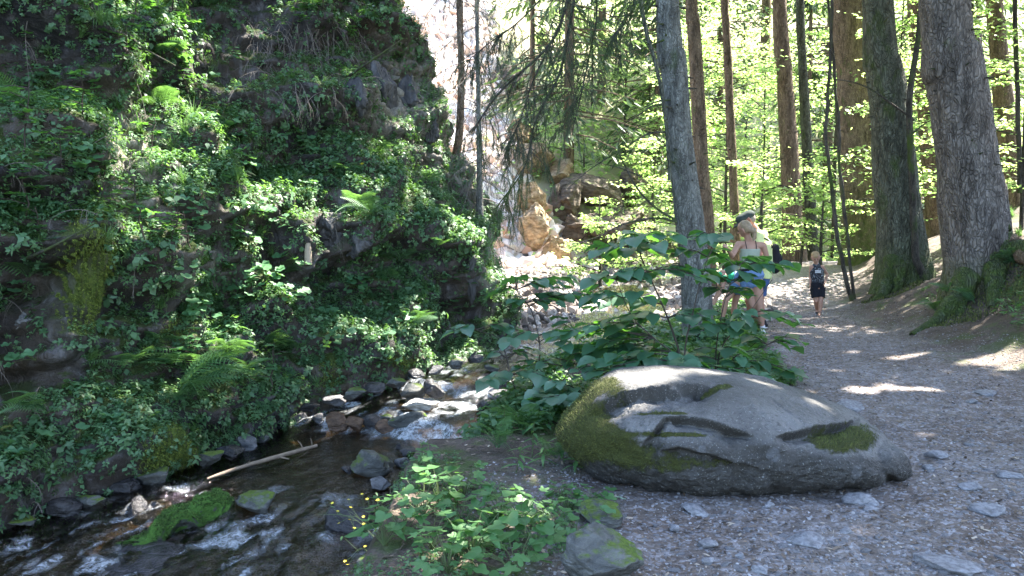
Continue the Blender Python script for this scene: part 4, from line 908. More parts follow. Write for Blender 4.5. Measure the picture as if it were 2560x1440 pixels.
T['M'] = tree('beech_tree', 'bent mossy double trunk on top of the layered outcrop', [(1000, 168), (988, 130), (966, 60), (968, 0), (978, -40)], 14.7, [34, 34, 44, 42, 34], M_B_GREEN, 14, (9, 2.4, 60), 23, 1.4, n=32, rough=.01, moss=.8, fl_h=.3, group='trees on the cliff')
# second stem leaning out below it
root, base, _ = T['M']; W = spline([atY(x, y, 14.6) for x, y in ((1002, 172), (988, 130), (975, 95), (950, 55), (955, 0), (975, -60))], 50)
V, F, sg = trunk_vf(W, [.13, .11, .10, .14, .12, .1], 24, 50, 1.1, 5, 3, .02); link('second_stem', npmesh('second_stem', V - base, F, M_B_GREEN, True, {'moss': np.ones(len(V)) * .4}), root)
# thin stems
def sapling(label, pts, Y, wpx, mat, seed, H=None, name='sapling', group='thin dark stems between the trunks', cat='sapling'):
    W = px_path(pts, Y, H); base = W[0].copy(); W[0] = W[0] - np.array([0, 0, .1]); Wd = spline(W, 70); rs = np.random.RandomState(seed)
    Wd[:, 0] += .03 * fbm(P3(Wd[:, 2] * 2.2, seed, 0), 3, seed); rad = np.linspace(wpx[0], wpx[1], 70) * Y / FPX / 2
    V, F = tube(Wd, rad, 10); root = empty(name, tuple(base)); tag(root, label, cat, group); link('stem', npmesh('stem', V - base, F, mat), root)
    return root, base, Wd
S1 = sapling('left stem of the twin dark wavy saplings at the path edge', [(2128, 738), (2112, 690), (2096, 600), (2082, 500), (2072, 420), (2064, 330), (2068, 270)], 15.2, (11, 7), M_B_THIN, 1, 7)
S2 = sapling('right and slimmer stem of the twin wavy saplings', [(2136, 735), (2124, 640), (2110, 520), (2098, 380), (2092, 250), (2076, 60), (2068, -20)], 15.3, (8, 5), M_B_THIN, 2, 8)
S3 = sapling('crooked black sapling with a hooked foot right of the mossy-footed spruce', [(2312, 686), (2298, 668), (2288, 640), (2284, 560), (2275, 330), (2276, 240), (2290, 130), (2302, 40), (2306, -20)], 15.0, (20, 9), M_B_THIN, 3, 7)
S4 = sapling('thin dark stem at the far right beside the edge trunk', [(2550, 470), (2545, 300), (2540, 100), (2536, -20)], 16, (12, 9), M_B_THIN, 4, 8)
S5 = sapling('thin leaning stem crossing in front of the lichen-grey spruce', [(1672, 430), (1664, 300), (1640, 170), (1612, 60), (1600, -20)], 9.6, (9, 11), M_B_GREEN, 5, 7)
S6 = sapling('short twiggy sapling between the two big right-hand trunks', [(2382, 640), (2365, 560), (2345, 450)], 14.2, (9, 5), M_B_THIN, 6)
S7 = sapling('slim grey stem far back between the crooked sapling and big spruce', [(2480, 500), (2466, 400), (2440, 200), (2425, -20)], 21, (9, 7), M_B_THIN, 7, 8)
S8 = sapling('hair-thin stem in front of the massive brown trunk', [(2130, 700), (2100, 420), (2085, 180), (2068, -20)], 18.5, (6, 5), M_B_THIN, 8, 8)
# side arms of thin stems
def arm(rt, pts, Y, w0, mat, name='branch'):
    root, base, _ = rt; W = spline([atY(x, y, Y) for x, y in pts], 24); V, F = tube(W, np.linspace(w0, w0 * .3, 24) * Y / FPX / 2, 6); return link(name, npmesh(name, V - base, F, mat), root)
arm(S3, [(2285, 300), (2230, 260), (2180, 225), (2130, 205), (2060, 195)], 15.0, 6, M_B_THIN); arm(S3, [(2276, 340), (2310, 310), (2350, 290)], 15.0, 5, M_B_THIN)
arm(S1, [(2068, 300), (2062, 280), (2055, 262)], 15.2, 4, M_B_THIN); arm(S1, [(2070, 285), (2078, 240), (2092, 200)], 15.2, 4, M_B_THIN)
for pts, w0 in (([(1690, 550), (1640, 520), (1600, 480), (1570, 430), (1545, 370), (1560, 320)], 7), ([(1692, 555), (1640, 545), (1560, 560), (1500, 590), (1440, 610)], 7), ([(1680, 270), (1640, 262), (1600, 285), (1560, 310)], 6), ([(1676, 250), (1640, 255), (1600, 275)], 6),
                ([(1672, 330), (1620, 335), (1560, 370), (1480, 420), (1420, 470)], 5), ([(1600, 440), (1550, 420), (1490, 405)], 4), ([(1660, 100), (1600, 125), (1570, 145)], 5), ([(1600, 38), (1530, 42), (1490, 56)], 4)):
    arm(T['A'], pts, 10.2, w0, M_B_THIN)
for key, n_, z0, z1, r_ in (('A', 16, 1.2, 5, .17), ('B', 12, 1.5, 7, .15), ('D', 14, 1.5, 8, .2), ('G', 16, 1.5, 5.5, .36), ('I', 12, 2, 5, .42), ('F', 10, 2, 7, .45), ('C', 14, 1.5, 7, .1)):
    stubs(T[key][0], T[key][1], T[key][2], n_, z0, z1, r_, M_B_THIN, n_ + ord(key), (.03, .14) if key in 'AGI' else (.1, .5))
# roots of the two nearest trunks
def roots(key, lst, mat=None, moss=1.0):
    root, base, _ = T[key]
    for pts, r0, r1 in lst:
        W = []
        for x, y, Y in pts:
            p = atY(x, y, Y); W.append((p.x, p.y, max(gz(p.x, p.y) + r0 * .25, p.z - .05) if len(W) else p.z))
        Wd = spline(W, 30); Wd[3:, 2] -= r0 * .35; V, F = tube(Wd, np.linspace(r0 * .85, r1 * .8, 30) * (1 + .25 * fbm(P3(np.arange(30) * .4, r0 * 50, 0), 2, 8)), 20); V = V + .035 * fbm(V * 6, 4, 5)[:, None]
        link('root', npmesh('root', V - base, F, mat or M_B_GREEN, True, {'moss': np.full(len(V), moss)}), root)
roots('G', [([(2235, 650, 15.2), (2215, 700, 15.0), (2190, 735, 14.8), (2150, 765, 14.5)], .20, .03), ([(2280, 640, 15.4), (2305, 680, 15.2), (2330, 700, 15.1)], .16, .05), ([(2250, 660, 15.0), (2245, 700, 14.9), (2235, 725, 14.8)], .14, .06)])
roots('I', [([(2420, 690, 11.9), (2380, 740, 11.7), (2330, 790, 11.5), (2280, 815, 11.3)], .20, .04), ([(2480, 640, 12.0), (2490, 700, 11.6), (2480, 770, 11.2)], .22, .08), ([(2400, 700, 11.9), (2400, 760, 11.6), (2395, 800, 11.4)], .15, .05), ([(2490, 560, 12.1), (2530, 610, 11.9), (2590, 650, 11.7)], .2, .14), ([(2500, 620, 12), (2560, 600, 11.6), (2640, 640, 11.2)], .17, .15)])
# fallen log end in the bank at the right edge
W = spline([atY(2500, 590, 12.2), atY(2540, 620, 11.8), atY(2600, 665, 11.2)], 30)
V, F = tube(W, [.13 + .02 * math.sin(i) for i in range(30)], 16); b0 = V.mean(0); tag(link('fallen_log', npmesh('fallen_log', V - b0, F, bark_mat('bare_log_bark', (.10, .06, .045), (.2, .13, .10), 1.2, .1), True, {'moss': np.full(len(V), .2)}), loc=tuple(b0)), 'reddish-brown fallen log sticking out of the mossy bank at the right edge', 'log')
# hanging live branch from the grey spruce's crown, reaching down to the left (starts above the picture)
A = T['A']; hb = A[1]
for i, (pts, w0, dens, L) in enumerate(((((1700, -520), (1560, -260), (1460, -120), (1420, 0), (1375, 110), (1250, 230), (1180, 330)), 12, 22, .75), (((1460, -120), (1432, 20), (1400, 180), (1340, 300), (1310, 420), (1240, 520)), 8, 20, .65), (((1480, -150), (1492, 30), (1475, 130), (1450, 250), (1430, 330)), 6, 12, .5), (((1375, 110), (1330, 210), (1300, 300), (1260, 390)), 5, 14, .45), (((1350, 0), (1290, 60), (1220, 110), (1160, 160)), 5, 14, .5), (((1700, -420), (1640, -120), (1600, -30), (1560, 60), (1500, 120)), 6, 16, .5))):
    W = spline([atY(x, y, 8.6) for x, y in pts], 60); rs = random.Random(40 + i); ln_ = [(list(W), w0 * 8.6 / FPX / 2)]
    for j in range(dens * 2):
        q = W[int(rs.uniform(.3, .99) * 59)]; ln_ += twig_lines(q, (rs.uniform(-.9, .5), rs.uniform(-.4, .4), rs.uniform(-1.2, .1)), L * rs.uniform(.5, 1), rs, 1, .7, 7, .0045)
    V, F = lines_mesh([(p, max(r, .0018)) for p, r in ln_]); b = link('hanging_branch', npmesh('hanging_branch', V - hb, F, M_B_THIN), A[0])
    keep = [x for x in ln_[1:] if rs.random() < .85]
    V, F, rn = needle_mesh(keep, .007, .015, .0017, .006); link('needles', npmesh('needles', V - hb, F, M_NEED, False, {'rnd': rn}), b)
# dead twiggy side branches of the thin spruce and of the slim one
for key, cnt, z0, z1 in (('L', 46, 1.6, 6.3), ('K', 16, 3.2, 6.5)):
    root, base, Wd = T[key]; rs = random.Random(90 + cnt)
    for j in range(cnt):
        z = rs.uniform(z0, z1); p = Wd[int(np.argmin(np.abs(Wd[:, 2] - z)))]; a = rs.uniform(0, 6.28)
        if key == 'K' and math.cos(a) < .1: continue
        spruce_branch(root, base, p, (math.cos(a), math.sin(a) * .8, rs.uniform(-.35, .15)), rs.uniform(.5, 1.35), 200 + j, 2, .5, 8, .008, needles=(j % 3 == 0), mat=M_DEAD, step=.02, ln=.014, width=.0018, thick=1.2)
# live spruce sprays low on the spur (dark needle mass in front of the cliff corner)
root, base, Wd = T['K']
for j in range(9):
    p = np.array(atY(1110 + R.uniform(-30, 30), 395 + R.uniform(-10, 40), 14.2)); spruce_branch(root, base, p, (R.uniform(-1, .3), R.uniform(-.5, .1), R.uniform(-.6, .1)), R.uniform(.4, .8), 300 + j, 2, .5, 12, .008, True, M_B_THIN, .010, .02, .0026)

# ---- unseen trees added beside and behind the frame so that their crowns shade it
off = [(4.6, 14.6, 24, 3.2, 300), (7.9, 9.2, 24, 3.4, 340), (10.5, 13.5, 26, 3.6, 300), (6.9, 6.0, 23, 3.2, 320), (10.5, 8.0, 25, 3.6, 280), (6.0, 2.6, 22, 3.2, 260), (13.5, 11, 25, 3.6, 220), (9.5, 17.5, 26, 3.4, 200), (-5.4, 12.4, 19, 3.0, 240), (-8.2, 11.0, 20, 3.2, 200), (-9.5, 7.5, 20, 3.2, 160), (-3.6, 15.2, 19, 2.8, 160), (13, 16, 26, 3.2, 150), (3.4, 1.2, 20, 3, 200), (9.4, 4.2, 23, 3.2, 200)]
def sight(x, y): px, py = topix((x, y, 4)); return px
for i, (x, y, H, rm, cnt) in enumerate(off):
    zb = gz(x, y) if x > 0 else 8.0
    if x < 0:
        rc = BV_CLIFF.ray_cast(Vector((x, y, 30)), Vector((0, 0, -1)))
        if rc[0] is None: continue
        zb = rc[0].z
    b = np.array([x, y, zb])
    inview = -100 < topix((x, y, 2.5))[0] < 2660 and x > 0
    if inview:   # shift out of the picture: these stand where the frame does not look
        side_x = .74 * y + 1.2; b[0] = max(x, side_x); b[2] = gz(b[0], y)
    W = [b - np.array([0, 0, .3]), b + np.array([.1, 0, (H - zb) * .5]), b + np.array([0, .2, H - zb])]
    root = empty('spruce_tree', tuple(b)); tag(root, ('stout', 'tall', 'slim', 'dense', 'broad')[i % 5] + ' added shade spruce outside the view, ' + ('above the cliff, ' if x < 0 else 'right of the path, ') + ('close to the camera', 'level with the boulder', 'level with the family')[i // 5], 'tree', 'added spruces that shade the view')
    V, F, sg = trunk_vf(spline(W, 60), [.3, .24, .16, .05], 20, 60, 1.5, 400 + i); link('trunk', npmesh('trunk', V - b, F, M_B_BROWN, True, {'moss': sg * 0}), root)
    z0 = max(zb + 5.5, 7.5); zz_ = NR.uniform(z0, H, cnt); t_ = (zz_ - z0) / (H - z0); r2 = rm * 1.15 * (1 - t_) ** .6 * np.sqrt(NR.rand(cnt)); an = NR.uniform(0, 6.28, cnt)
    C = np.stack([x + r2 * np.cos(an), y + r2 * np.sin(an), zz_], -1); C[:, 0] += (b[0] - x) * np.clip(1 - (zz_ - z0) / 4, 0, 1) * .3
    V, F, rn = crown_cloud(C, NR.uniform(.5, .95, cnt), 34, .24)
    link('crown', npmesh('crown', V - b, F, M_CROWN, False, {'rnd': rn}), root)
# ------------------------------------------------------------------ plants
def leaf_shape(prof, L=1.0, fold=.12, droop=.15, wave=0.0):
    """leaf along +x: prof = [(t, halfwidth)], midrib folded, tip drooping -> V, quads"""
    V = []
    for i, (t, w_) in enumerate(prof):
        z = -droop * t * t; s = wave * (1 if i % 2 else -1)
        V += [(t * L, -w_, z + fold * w_ + s * w_), (t * L, 0, z), (t * L, w_, z + fold * w_ - s * w_)]
    F = []
    for i in range(len(prof) - 1):
        a = i * 3; F += [(a, a + 3, a + 4, a + 1), (a + 1, a + 4, a + 5, a + 2)]
    return np.array(V, float), np.array(F)
HAZ = [(0, .02), (.06, .24), (.22, .40), (.45, .46), (.68, .38), (.84, .20), (1.0, .01)]
OVAL = [(0, .01), (.3, .22), (.65, .2), (1, .01)]
LAN = [(0, .01), (.3, .12), (.65, .1), (1, .005)]
def disc_leaf(lobes, n=26, dep=.25, cup=.12, notch=.5):
    """rounded or lobed leaf blade as a fan of quads; stalk at origin, blade towards +x"""
    a = np.linspace(-math.pi * .93, math.pi * .93, n * 2 + 1); r = 1 - dep * (.5 - .5 * np.cos(lobes * a)) - notch * np.exp(-((math.pi - np.abs(a)) / .35) ** 2)
    if lobes > 3: r = r * (.75 + .25 * np.cos(a / 1.2))
    P = np.stack([.12 + r * np.cos(a) * .5 + .3, r * np.sin(a) * .52, cup * r * r * .5 * (1 + .4 * np.sin(a * 5))], -1)
    V = np.vstack([[.12, 0, 0], P]); F = [[0, 1 + 2 * i, 2 + 2 * i, 3 + 2 * i] for i in range(n)]
    return V, np.array(F)
def frond(L=1.0, pairs=17, wid=.26, arch=.5):
    parts = []; t = np.linspace(0, 1, 24); cv = np.stack([t * L * (1 - .12 * t), 0 * t, arch * L * (t * .9 - t * t * 1.15)], -1)
    V, F = tube(cv, np.linspace(.007, .002, 24) * L * 1.2, 3); parts.append((V, F))
    for i in range(pairs):
        ti = .12 + .86 * i / pairs; q = np.array([np.interp(ti, t, cv[:, k_]) for k_ in range(3)]); l = wid * L * math.sin(math.pi * min(1, (ti * .92 + .10))) ** .75
        for s in (-1, 1):
            d = np.array([.42, s, -.12]); d /= np.linalg.norm(d); ax = np.array([1, 0, 0]); w_ = .028 * L
            m = q + d * l * .5; e = q + d * l + np.array([.05 * l, 0, -.12 * l])
            for (a_, b_, w0, w1) in ((q, m, w_ * .8, w_ * .85), (m, e, w_ * .85, .002)):
                parts.append((np.array([a_ - ax * w0 * .5, a_ + ax * w0 * .5, b_ + ax * w1 * .5, b_ - ax * w1 * .5]), np.array([[0, 1, 2, 3]])))
    return merge(parts)
M_LHAZ = leaf_mat('hazel_leaf', (.042, .105, .065), (.08, .17, .10), (.14, .38, .03), .30, .36, .7, 'obj')
M_LBUT = leaf_mat('butterbur_leaf', (.055, .14, .065), (.09, .20, .09), (.16, .36, .06), .28, .5, .4, 'obj')
M_LMAP = leaf_mat('maple_leaf', (.045, .12, .055), (.08, .18, .065), (.15, .38, .04), .35, .45, .5, 'obj')
M_LFERN = leaf_mat('fern_leaf', (.06, .14, .065), (.10, .20, .085), (.16, .34, .06), .3, .5, .4, 'obj')
M_LHERB = leaf_mat('herb_leaf', (.05, .13, .04), (.09, .20, .07), (.2, .42, .07), .3, .5, .4, 'obj')
M_UNDER = leaf_mat('small_mixed_leaves', (.045, .11, .05), (.12, .22, .10), (.16, .34, .05), .32, .5, .45)
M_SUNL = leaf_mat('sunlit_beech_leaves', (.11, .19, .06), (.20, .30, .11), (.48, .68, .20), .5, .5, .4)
M_GRASS = leaf_mat('grass_blades', (.05, .11, .035), (.12, .20, .07), (.2, .4, .08), .3, .5, .4)
M_STEM = plain('green_stem', (.07, .10, .035), .6); M_TWIG = plain('brown_twig', (.045, .035, .028), .8)

ME_HAZ = [npmesh('leaf', *leaf_shape(HAZ, 1, .10 + .1 * i, .08 + .12 * i, .03), M_LHAZ) for i in range(3)]
ME_BUT = [npmesh('leaf', *disc_leaf(1, 14, .0, .1 + .14 * i, .55), M_LBUT) for i in range(3)]
ME_MAP = [npmesh('leaf', *disc_leaf(5, 20, .55, .05 + .08 * i, .3), M_LMAP) for i in range(2)]
ME_FROND = [npmesh('frond', *frond(1, 17, .26, a_), M_LFERN) for a_ in (.35, .55, .8)]
ME_HERB = [npmesh('leaf', *disc_leaf(5, 20, .6, .1, .35), M_LHERB), npmesh('leaf', *disc_leaf(3, 16, .4, .12, .4), M_LHERB), npmesh('leaf', *leaf_shape([(0, .02), (.2, .16), (.5, .2), (.8, .12), (1, .01)], 1, .2, .3), M_LHERB)]
ME_LONG = [npmesh('leaf', *leaf_shape([(0, .01), (.2, .09), (.5, .11), (.8, .06), (1, .005)], 1, .2, .3), M_LHERB)]
def place_leaf(mesh, root, base, pos, yaw, pitch, roll, s, name='leaf'):
    M = Matrix.Translation(Vector(pos) - Vector(base)) @ Matrix.Rotation(yaw, 4, 'Z') @ Matrix.Rotation(pitch, 4, 'Y') @ Matrix.Rotation(roll, 4, 'X') @ Matrix.Scale(s, 4)
    return link(name, mesh, root, M)
def stems_obj(root, base, lines, mat, n=5, name='stem'):
    V, F = merge([tube(p, r, n) for p, r in lines]); return link(name, npmesh(name, V - np.array(base), F, mat), root)
def surf(px, py, which='both'):
    p, n = hit(px, py, which)
    if p is None: p, n = hit(px, py)
    return (p, n) if p is not None else (atY(px, py, 12), Vector((0, 0, 1)))

def fern(px, py, size, n=8, adj='', up=.5, which='both', pos=None, yaw0=None, spread=6.28, cat='fern', tail=None):
    p, nn = (surf(px, py, which) if pos is None else (Vector(pos), Vector((0, -.3, 1))))
    root = empty('fern', tuple(p)); tag(root, 'tmp', 'fern', 'ferns growing on the banks')
    out = Vector((nn.x, nn.y, 0)); base_yaw = math.atan2(out.y, out.x) if out.length > .25 else None
    for i in range(n):
        if base_yaw is not None: yaw = base_yaw + R.uniform(-1.5, 1.5)
        else: yaw = spread * i / n + R.uniform(-.3, .3)
        place_leaf(R.choice(ME_FROND), root, p, Vector(p) + Vector((math.cos(yaw), math.sin(yaw), 0)) * .01 + (nn * (.10 if which == 'cliff' else .02)), yaw, -R.uniform(up * .2, up * 1.4), R.uniform(-.5, .5), size * R.uniform(.7, 1.1), 'frond')
    auto(root, adj, 'fern', tail); return root
def butterbur(px, py, size, n=9, adj='', which='cliff', name='butterbur', mesh=None, mat=None, spread=2.6, rise=1.0, tail=None, noun='round-leaved butterbur', cat='plant', group='butterbur plants on the slope'):
    p, nn = surf(px, py, which); root = empty(name, tuple(p)); tag(root, 'tmp', cat, group); lines = []
    out = nn.copy(); out.z = max(out.z, .25); tang = Vector((-nn.y, nn.x, 0)); tang = tang.normalized() if tang.length > .1 else Vector((1, 0, 0))
    for i in range(n):
        q = p + tang * R.uniform(-1, 1) * size * spread * .5 + Vector((0, 0, 1)) * R.uniform(-.6, 1) * size * spread * .45 + out.normalized() * (R.uniform(.4, 1.1) * size * rise + .06) + Vector((0, -.0, 0))
        yaw = math.atan2(nn.y, nn.x) + R.uniform(-1.1, 1.1) if abs(nn.z) < .8 else R.uniform(0, 6.28)
        if abs(nn.z) >= .8: q = p + Vector((R.uniform(-1, 1), R.uniform(-1, 1), 0)) * size * spread * .4 + Vector((0, 0, R.uniform(.3, 1) * size * rise))
        place_leaf(R.choice(mesh or ME_BUT), root, p, q, yaw, R.uniform(.1, .6), R.uniform(-.35, .35), size * R.uniform(.6, 1.15)); mid = (p + q) / 2 + Vector((0, 0, .02)); lines.append(([tuple(p), tuple(mid), tuple(q + Vector((math.cos(yaw), math.sin(yaw), 0)) * size * .12)], [size * .03, size * .022, size * .015]))
    stems_obj(root, p, lines, M_STEM, 4); auto(root, adj, noun, tail); return root
def leafy_sapling(px, py, h, adj, n=5, per=7, size=.11, which='cliff', mesh=None, noun='maple sapling', name='maple_sapling', lean=None, tail=None, group='leafy saplings on the slope', stemmat=None):
    """woody shoot with tiers of broad leaves held nearly level"""
    p, nn = surf(px, py, which); root = empty(name, tuple(p)); tag(root, 'tmp', 'sapling', group); lines = []
    d = Vector((nn.x * .5, nn.y * .5, 1)).normalized() if lean is None else Vector(lean).normalized()
    pts = [p + d * h * t + Vector((R.uniform(-.02, .02), R.uniform(-.02, .02), 0)) for t in np.linspace(0, 1, 7)]; lines.append(([tuple(v) for v in pts], list(np.linspace(.010, .004, 7))))
    for k_ in range(n):
        t = .3 + .7 * (k_ + R.random() * .5) / n; q = pts[0].lerp(pts[-1], t); a = R.uniform(-math.pi, .4) ; bl = h * R.uniform(.3, .6) * (1.1 - t * .5); dd = Vector((math.cos(a), math.sin(a) * .8, R.uniform(-.05, .25)))
        e = q + dd * bl; lines.append(([tuple(q), tuple(q.lerp(e, .5) + Vector((0, 0, .02))), tuple(e)], [.005, .004, .002]))
        for j in range(per):
            f = .2 + .8 * j / per; s = 1 if j % 2 else -1; yaw = math.atan2(dd.y, dd.x) + s * R.uniform(.5, 1.2) if j < per - 1 else math.atan2(dd.y, dd.x)
            place_leaf(R.choice(mesh or ME_MAP), root, p, q.lerp(e, f) + Vector((0, 0, .01)), yaw, R.uniform(-.05, .35), R.uniform(-.3, .3), size * R.uniform(.65, 1.15))
    stems_obj(root, p, lines, stemmat or M_TWIG, 4); auto(root, adj, noun, tail); return root
def tuft_vf(n, L, seed, spread=.9, wid=.004):
    rs = np.random.RandomState(seed); Vs, Fs = [], []
    for i in range(n):
        a = rs.uniform(0, 6.28); r = rs.uniform(.2, 1) * spread; l = L * rs.uniform(.6, 1.1); t = np.array([0, .35, .7, 1.0]); x = r * l * t ** 1.3 * .8; z = l * (t - .75 * r * t * t * t * 1.1)
        c = np.stack([x * math.cos(a), x * math.sin(a), z], -1) + np.array([rs.normal() * .02, rs.normal() * .02, 0]); s = np.array([-math.sin(a), math.cos(a), 0]); w_ = np.array([wid, wid, wid * .7, wid * .1])[:, None]
        V = np.stack([c - s * w_, c + s * w_], 1).reshape(-1, 3); F = np.array([[2 * j, 2 * j + 1, 2 * j + 3, 2 * j + 2] for j in range(3)]); Vs.append(V); Fs.append(F + i * 8)
    return np.concatenate(Vs), np.concatenate(Fs)
ME_TUFT = [npmesh('grass_tuft', *(lambda vf: (vf[0], vf[1]))(tuft_vf(46, .34, i, .95, .0032)), M_GRASS, True, {'rnd': np.repeat(NR.rand(46), 8)}) for i in range(4)]
def tuft(px, py, s, adj='', which='cliff'):
    p, nn = surf(px, py, which); o = link('grass_tuft', R.choice(ME_TUFT)); o.location = p; o.scale = (s, s, s)
    q = Vector((nn.x, nn.y, 1.0)).normalized().to_track_quat('Z', 'Y'); o.rotation_euler = (q @ Quaternion((0, 0, 1), R.uniform(0, 6))).to_euler(); tag(o, 'tmp', 'grass', 'grass tufts hanging on the cliff'); auto(o, adj, 'grass tuft', None); return o

# --- placed where the photograph shows them on the cliff
for px, py, s, n, adj in ((430, 985, .85, 10, 'very large bright'), (480, 930, .7, 8, 'sunlit'), (135, 1020, .42, 7, 'feathery blue-green'), (752, 875, .42, 7, 'drooping blue-green'), (710, 700, .28, 5, 'small'), (930, 545, .45, 7, 'wide'), (1005, 640, .35, 6, 'grey-green'), (940, 395, .4, 6, 'hazy'), (880, 500, .35, 6, 'dark'),
                         (1040, 650, .3, 5, 'dark'), (380, 880, .36, 6, 'upright'), (560, 900, .38, 7, 'bright'), (640, 860, .34, 6, 'light green'), (80, 270, .4, 6, 'pale'), (370, 120, .4, 6, 'bright green'), (1060, 470, .3, 6, 'shaded'), (1020, 820, .3, 5, 'small'), (80, 690, .4, 6, 'broad-fronded'), (400, 270, .35, 6, 'yellowish'), (860, 420, .3, 5, 'tilted'),
                         (480, 1010, .4, 6, 'low'), (330, 930, .4, 6, 'drooping'), (980, 700, .28, 5, 'small'), (600, 945, .3, 5, 'short'), (1090, 600, .26, 5, 'small'), (820, 690, .28, 5, 'small')):
    fern(px, py, s * (1.35 if py > 600 and s < .8 else 1.1), n + 1, adj, which='cliff')
for px, py, s, n, adj in ((560, 320, .12, 9, 'shaded'), (620, 350, .12, 9, 'shaded'), (690, 400, .13, 10, 'dark green'), (540, 470, .12, 8, 'light green'), (640, 520, .13, 10, 'blue-green'), (500, 560, .12, 8, 'light green'), (590, 610, .14, 9, 'pale'), (660, 700, .14, 12, 'bright'), (700, 745, .14, 10, 'bright'), (620, 730, .12, 8, 'light'), (820, 790, .14, 11, 'broad'), (880, 720, .12, 8, 'shaded'), (850, 840, .13, 9, 'glossy'), (250, 1065, .13, 7, 'pale green'), (60, 1145, .16, 9, 'large-leaved'), (20, 1240, .13, 4, 'low'), (330, 540, .12, 8, 'light'), (160, 400, .12, 8, 'dull'), (230, 430, .12, 8, 'dull'), (110, 510, .13, 8, 'dark'), (720, 330, .10, 8, 'dark'), (770, 370, .11, 8, 'dark'), (580, 410, .12, 8, 'shaded'), (760, 480, .10, 8, 'small'), (480, 520, .12, 7, 'bright'), (700, 560, .1, 8, 'small'), (440, 700, .12, 7, 'sunlit'), (560, 680, .12, 8, 'sunlit'), (740, 660, .12, 8, 'bright'), (900, 640, .10, 7, 'small'),
                         (480, 800, .12, 8, 'sunlit'), (560, 820, .12, 8, 'sunlit'), (620, 450, .12, 8, 'dark'), (790, 730, .12, 8, 'light'), (290, 480, .12, 7, 'light'), (960, 840, .1, 7, 'small'), (660, 620, .11, 8, 'light'), (90, 900, .12, 6, 'dark'), (880, 350, .1, 7, 'dark'), (1020, 560, .1, 7, 'small'), (1090, 700, .1, 7, 'small'), (960, 460, .1, 7, 'hazy'), (240, 250, .12, 7, 'bright'), (120, 200, .12, 7, 'dull'), (500, 220, .12, 8, 'shaded'), (420, 60, .12, 7, 'bright'), (560, 150, .12, 8, 'dark')):
    butterbur(px, py, s, n, adj)
for px, py, h, adj, n, per, s in ((70, 560, .6, 'dark', 6, 7, .13), (160, 480, .6, 'blue-green', 6, 7, .12), (260, 520, .6, 'light green', 6, 7, .12), (360, 600, .6, 'sunlit', 6, 7, .11), (60, 400, .7, 'dull', 6, 7, .12), (210, 330, .6, 'bright', 6, 7, .11), (130, 640, .5, 'low dark', 5, 7, .11), (300, 200, .7, 'bright yellow-green', 6, 7, .11), (90, 160, .7, 'tall dull', 6, 7, .11), (430, 30, .5, 'backlit', 5, 7, .12), (470, 240, .6, 'yellow-tipped', 6, 7, .10), (430, 620, .5, 'mid green', 5, 7, .10), (330, 80, .6, 'bright', 6, 7, .1), (220, 80, .6, 'shaded', 6, 7, .1), (980, 760, .45, 'light', 5, 8, .09), (1110, 810, .5, 'light green', 6, 8, .10), (1160, 730, .4, 'sunlit', 5, 8, .08), (720, 100, .6, 'hazy', 6, 8, .09), (800, 60, .6, 'hazy grey-green', 6, 8, .09), (860, 120, .6, 'dim', 6, 8, .09)):
    leafy_sapling(px, py, h, adj, n, per, s)
for px, py, s, adj in ((330, 210, 1.0, 'arching'), (300, 270, 1.0, 'sunlit'), (470, 340, 1.1, 'silvery'), (440, 380, 1.0, 'silvery'), (590, 450, .9, 'blue-green'), (600, 490, .8, 'small'), (640, 590, .9, 'grey-green'), (320, 640, .9, 'shaded'), (430, 740, 1.0, 'hanging'), (400, 770, 1.0, 'long hanging'), (520, 740, .9, 'sunlit'), (540, 600, .8, 'upright'), (250, 60, 1.0, 'drooping'), (440, 60, .9, 'drooping'), (1200, 420, .7, 'pale'), (1130, 500, .7, 'pale'), (1180, 560, .8, 'sunlit'), (1210, 620, .8, 'grey-green'), (1220, 700, .7, 'dark'), (1170, 620, .7, 'thin'), (1080, 540, .7, 'thin'), (680, 640, .8, 'blue-green'), (280, 700, .9, 'hanging'), (260, 610, .9, 'hanging'), (100, 620, .8, 'dark'), (610, 560, .8, 'upright'), (120, 1180, .8, 'low'), (1000, 500, .7, 'pale'), (220, 900, .9, 'dark'), (460, 460, .9, 'sunlit'), (350, 330, .9, 'bleached'), (380, 430, .9, 'bleached')):
    tuft(px, py, s, adj)

rs = random.Random(99)
for i in range(46):
    px, py = rs.uniform(-20, 1150), rs.uniform(20, 1000)
    if px > 620 + py * .5 and py < 700 or (px - 185) ** 2 / 80 ** 2 + (py - 690) ** 2 / 140 ** 2 < 1 or (py > 1150 - px * .2) or ((px - 845) / 80) ** 2 + ((py - 600) / 90) ** 2 < 1: continue
    if hit(px, py, 'cliff')[0] is None: continue
    kd = i % 3
    if kd == 0: leafy_sapling(px, py, rs.uniform(.35, .6), rs.choice(('slender', 'small', 'bushy', 'leaning')), 5, 7, rs.uniform(.08, .11))
    elif kd == 1: butterbur(px, py, rs.uniform(.09, .13), 8, rs.choice(('thick', 'small', 'loose', 'spreading')))
    else: tuft(px, py, rs.uniform(.7, 1.1), rs.choice(('fine', 'stiff', 'loose', 'long')))
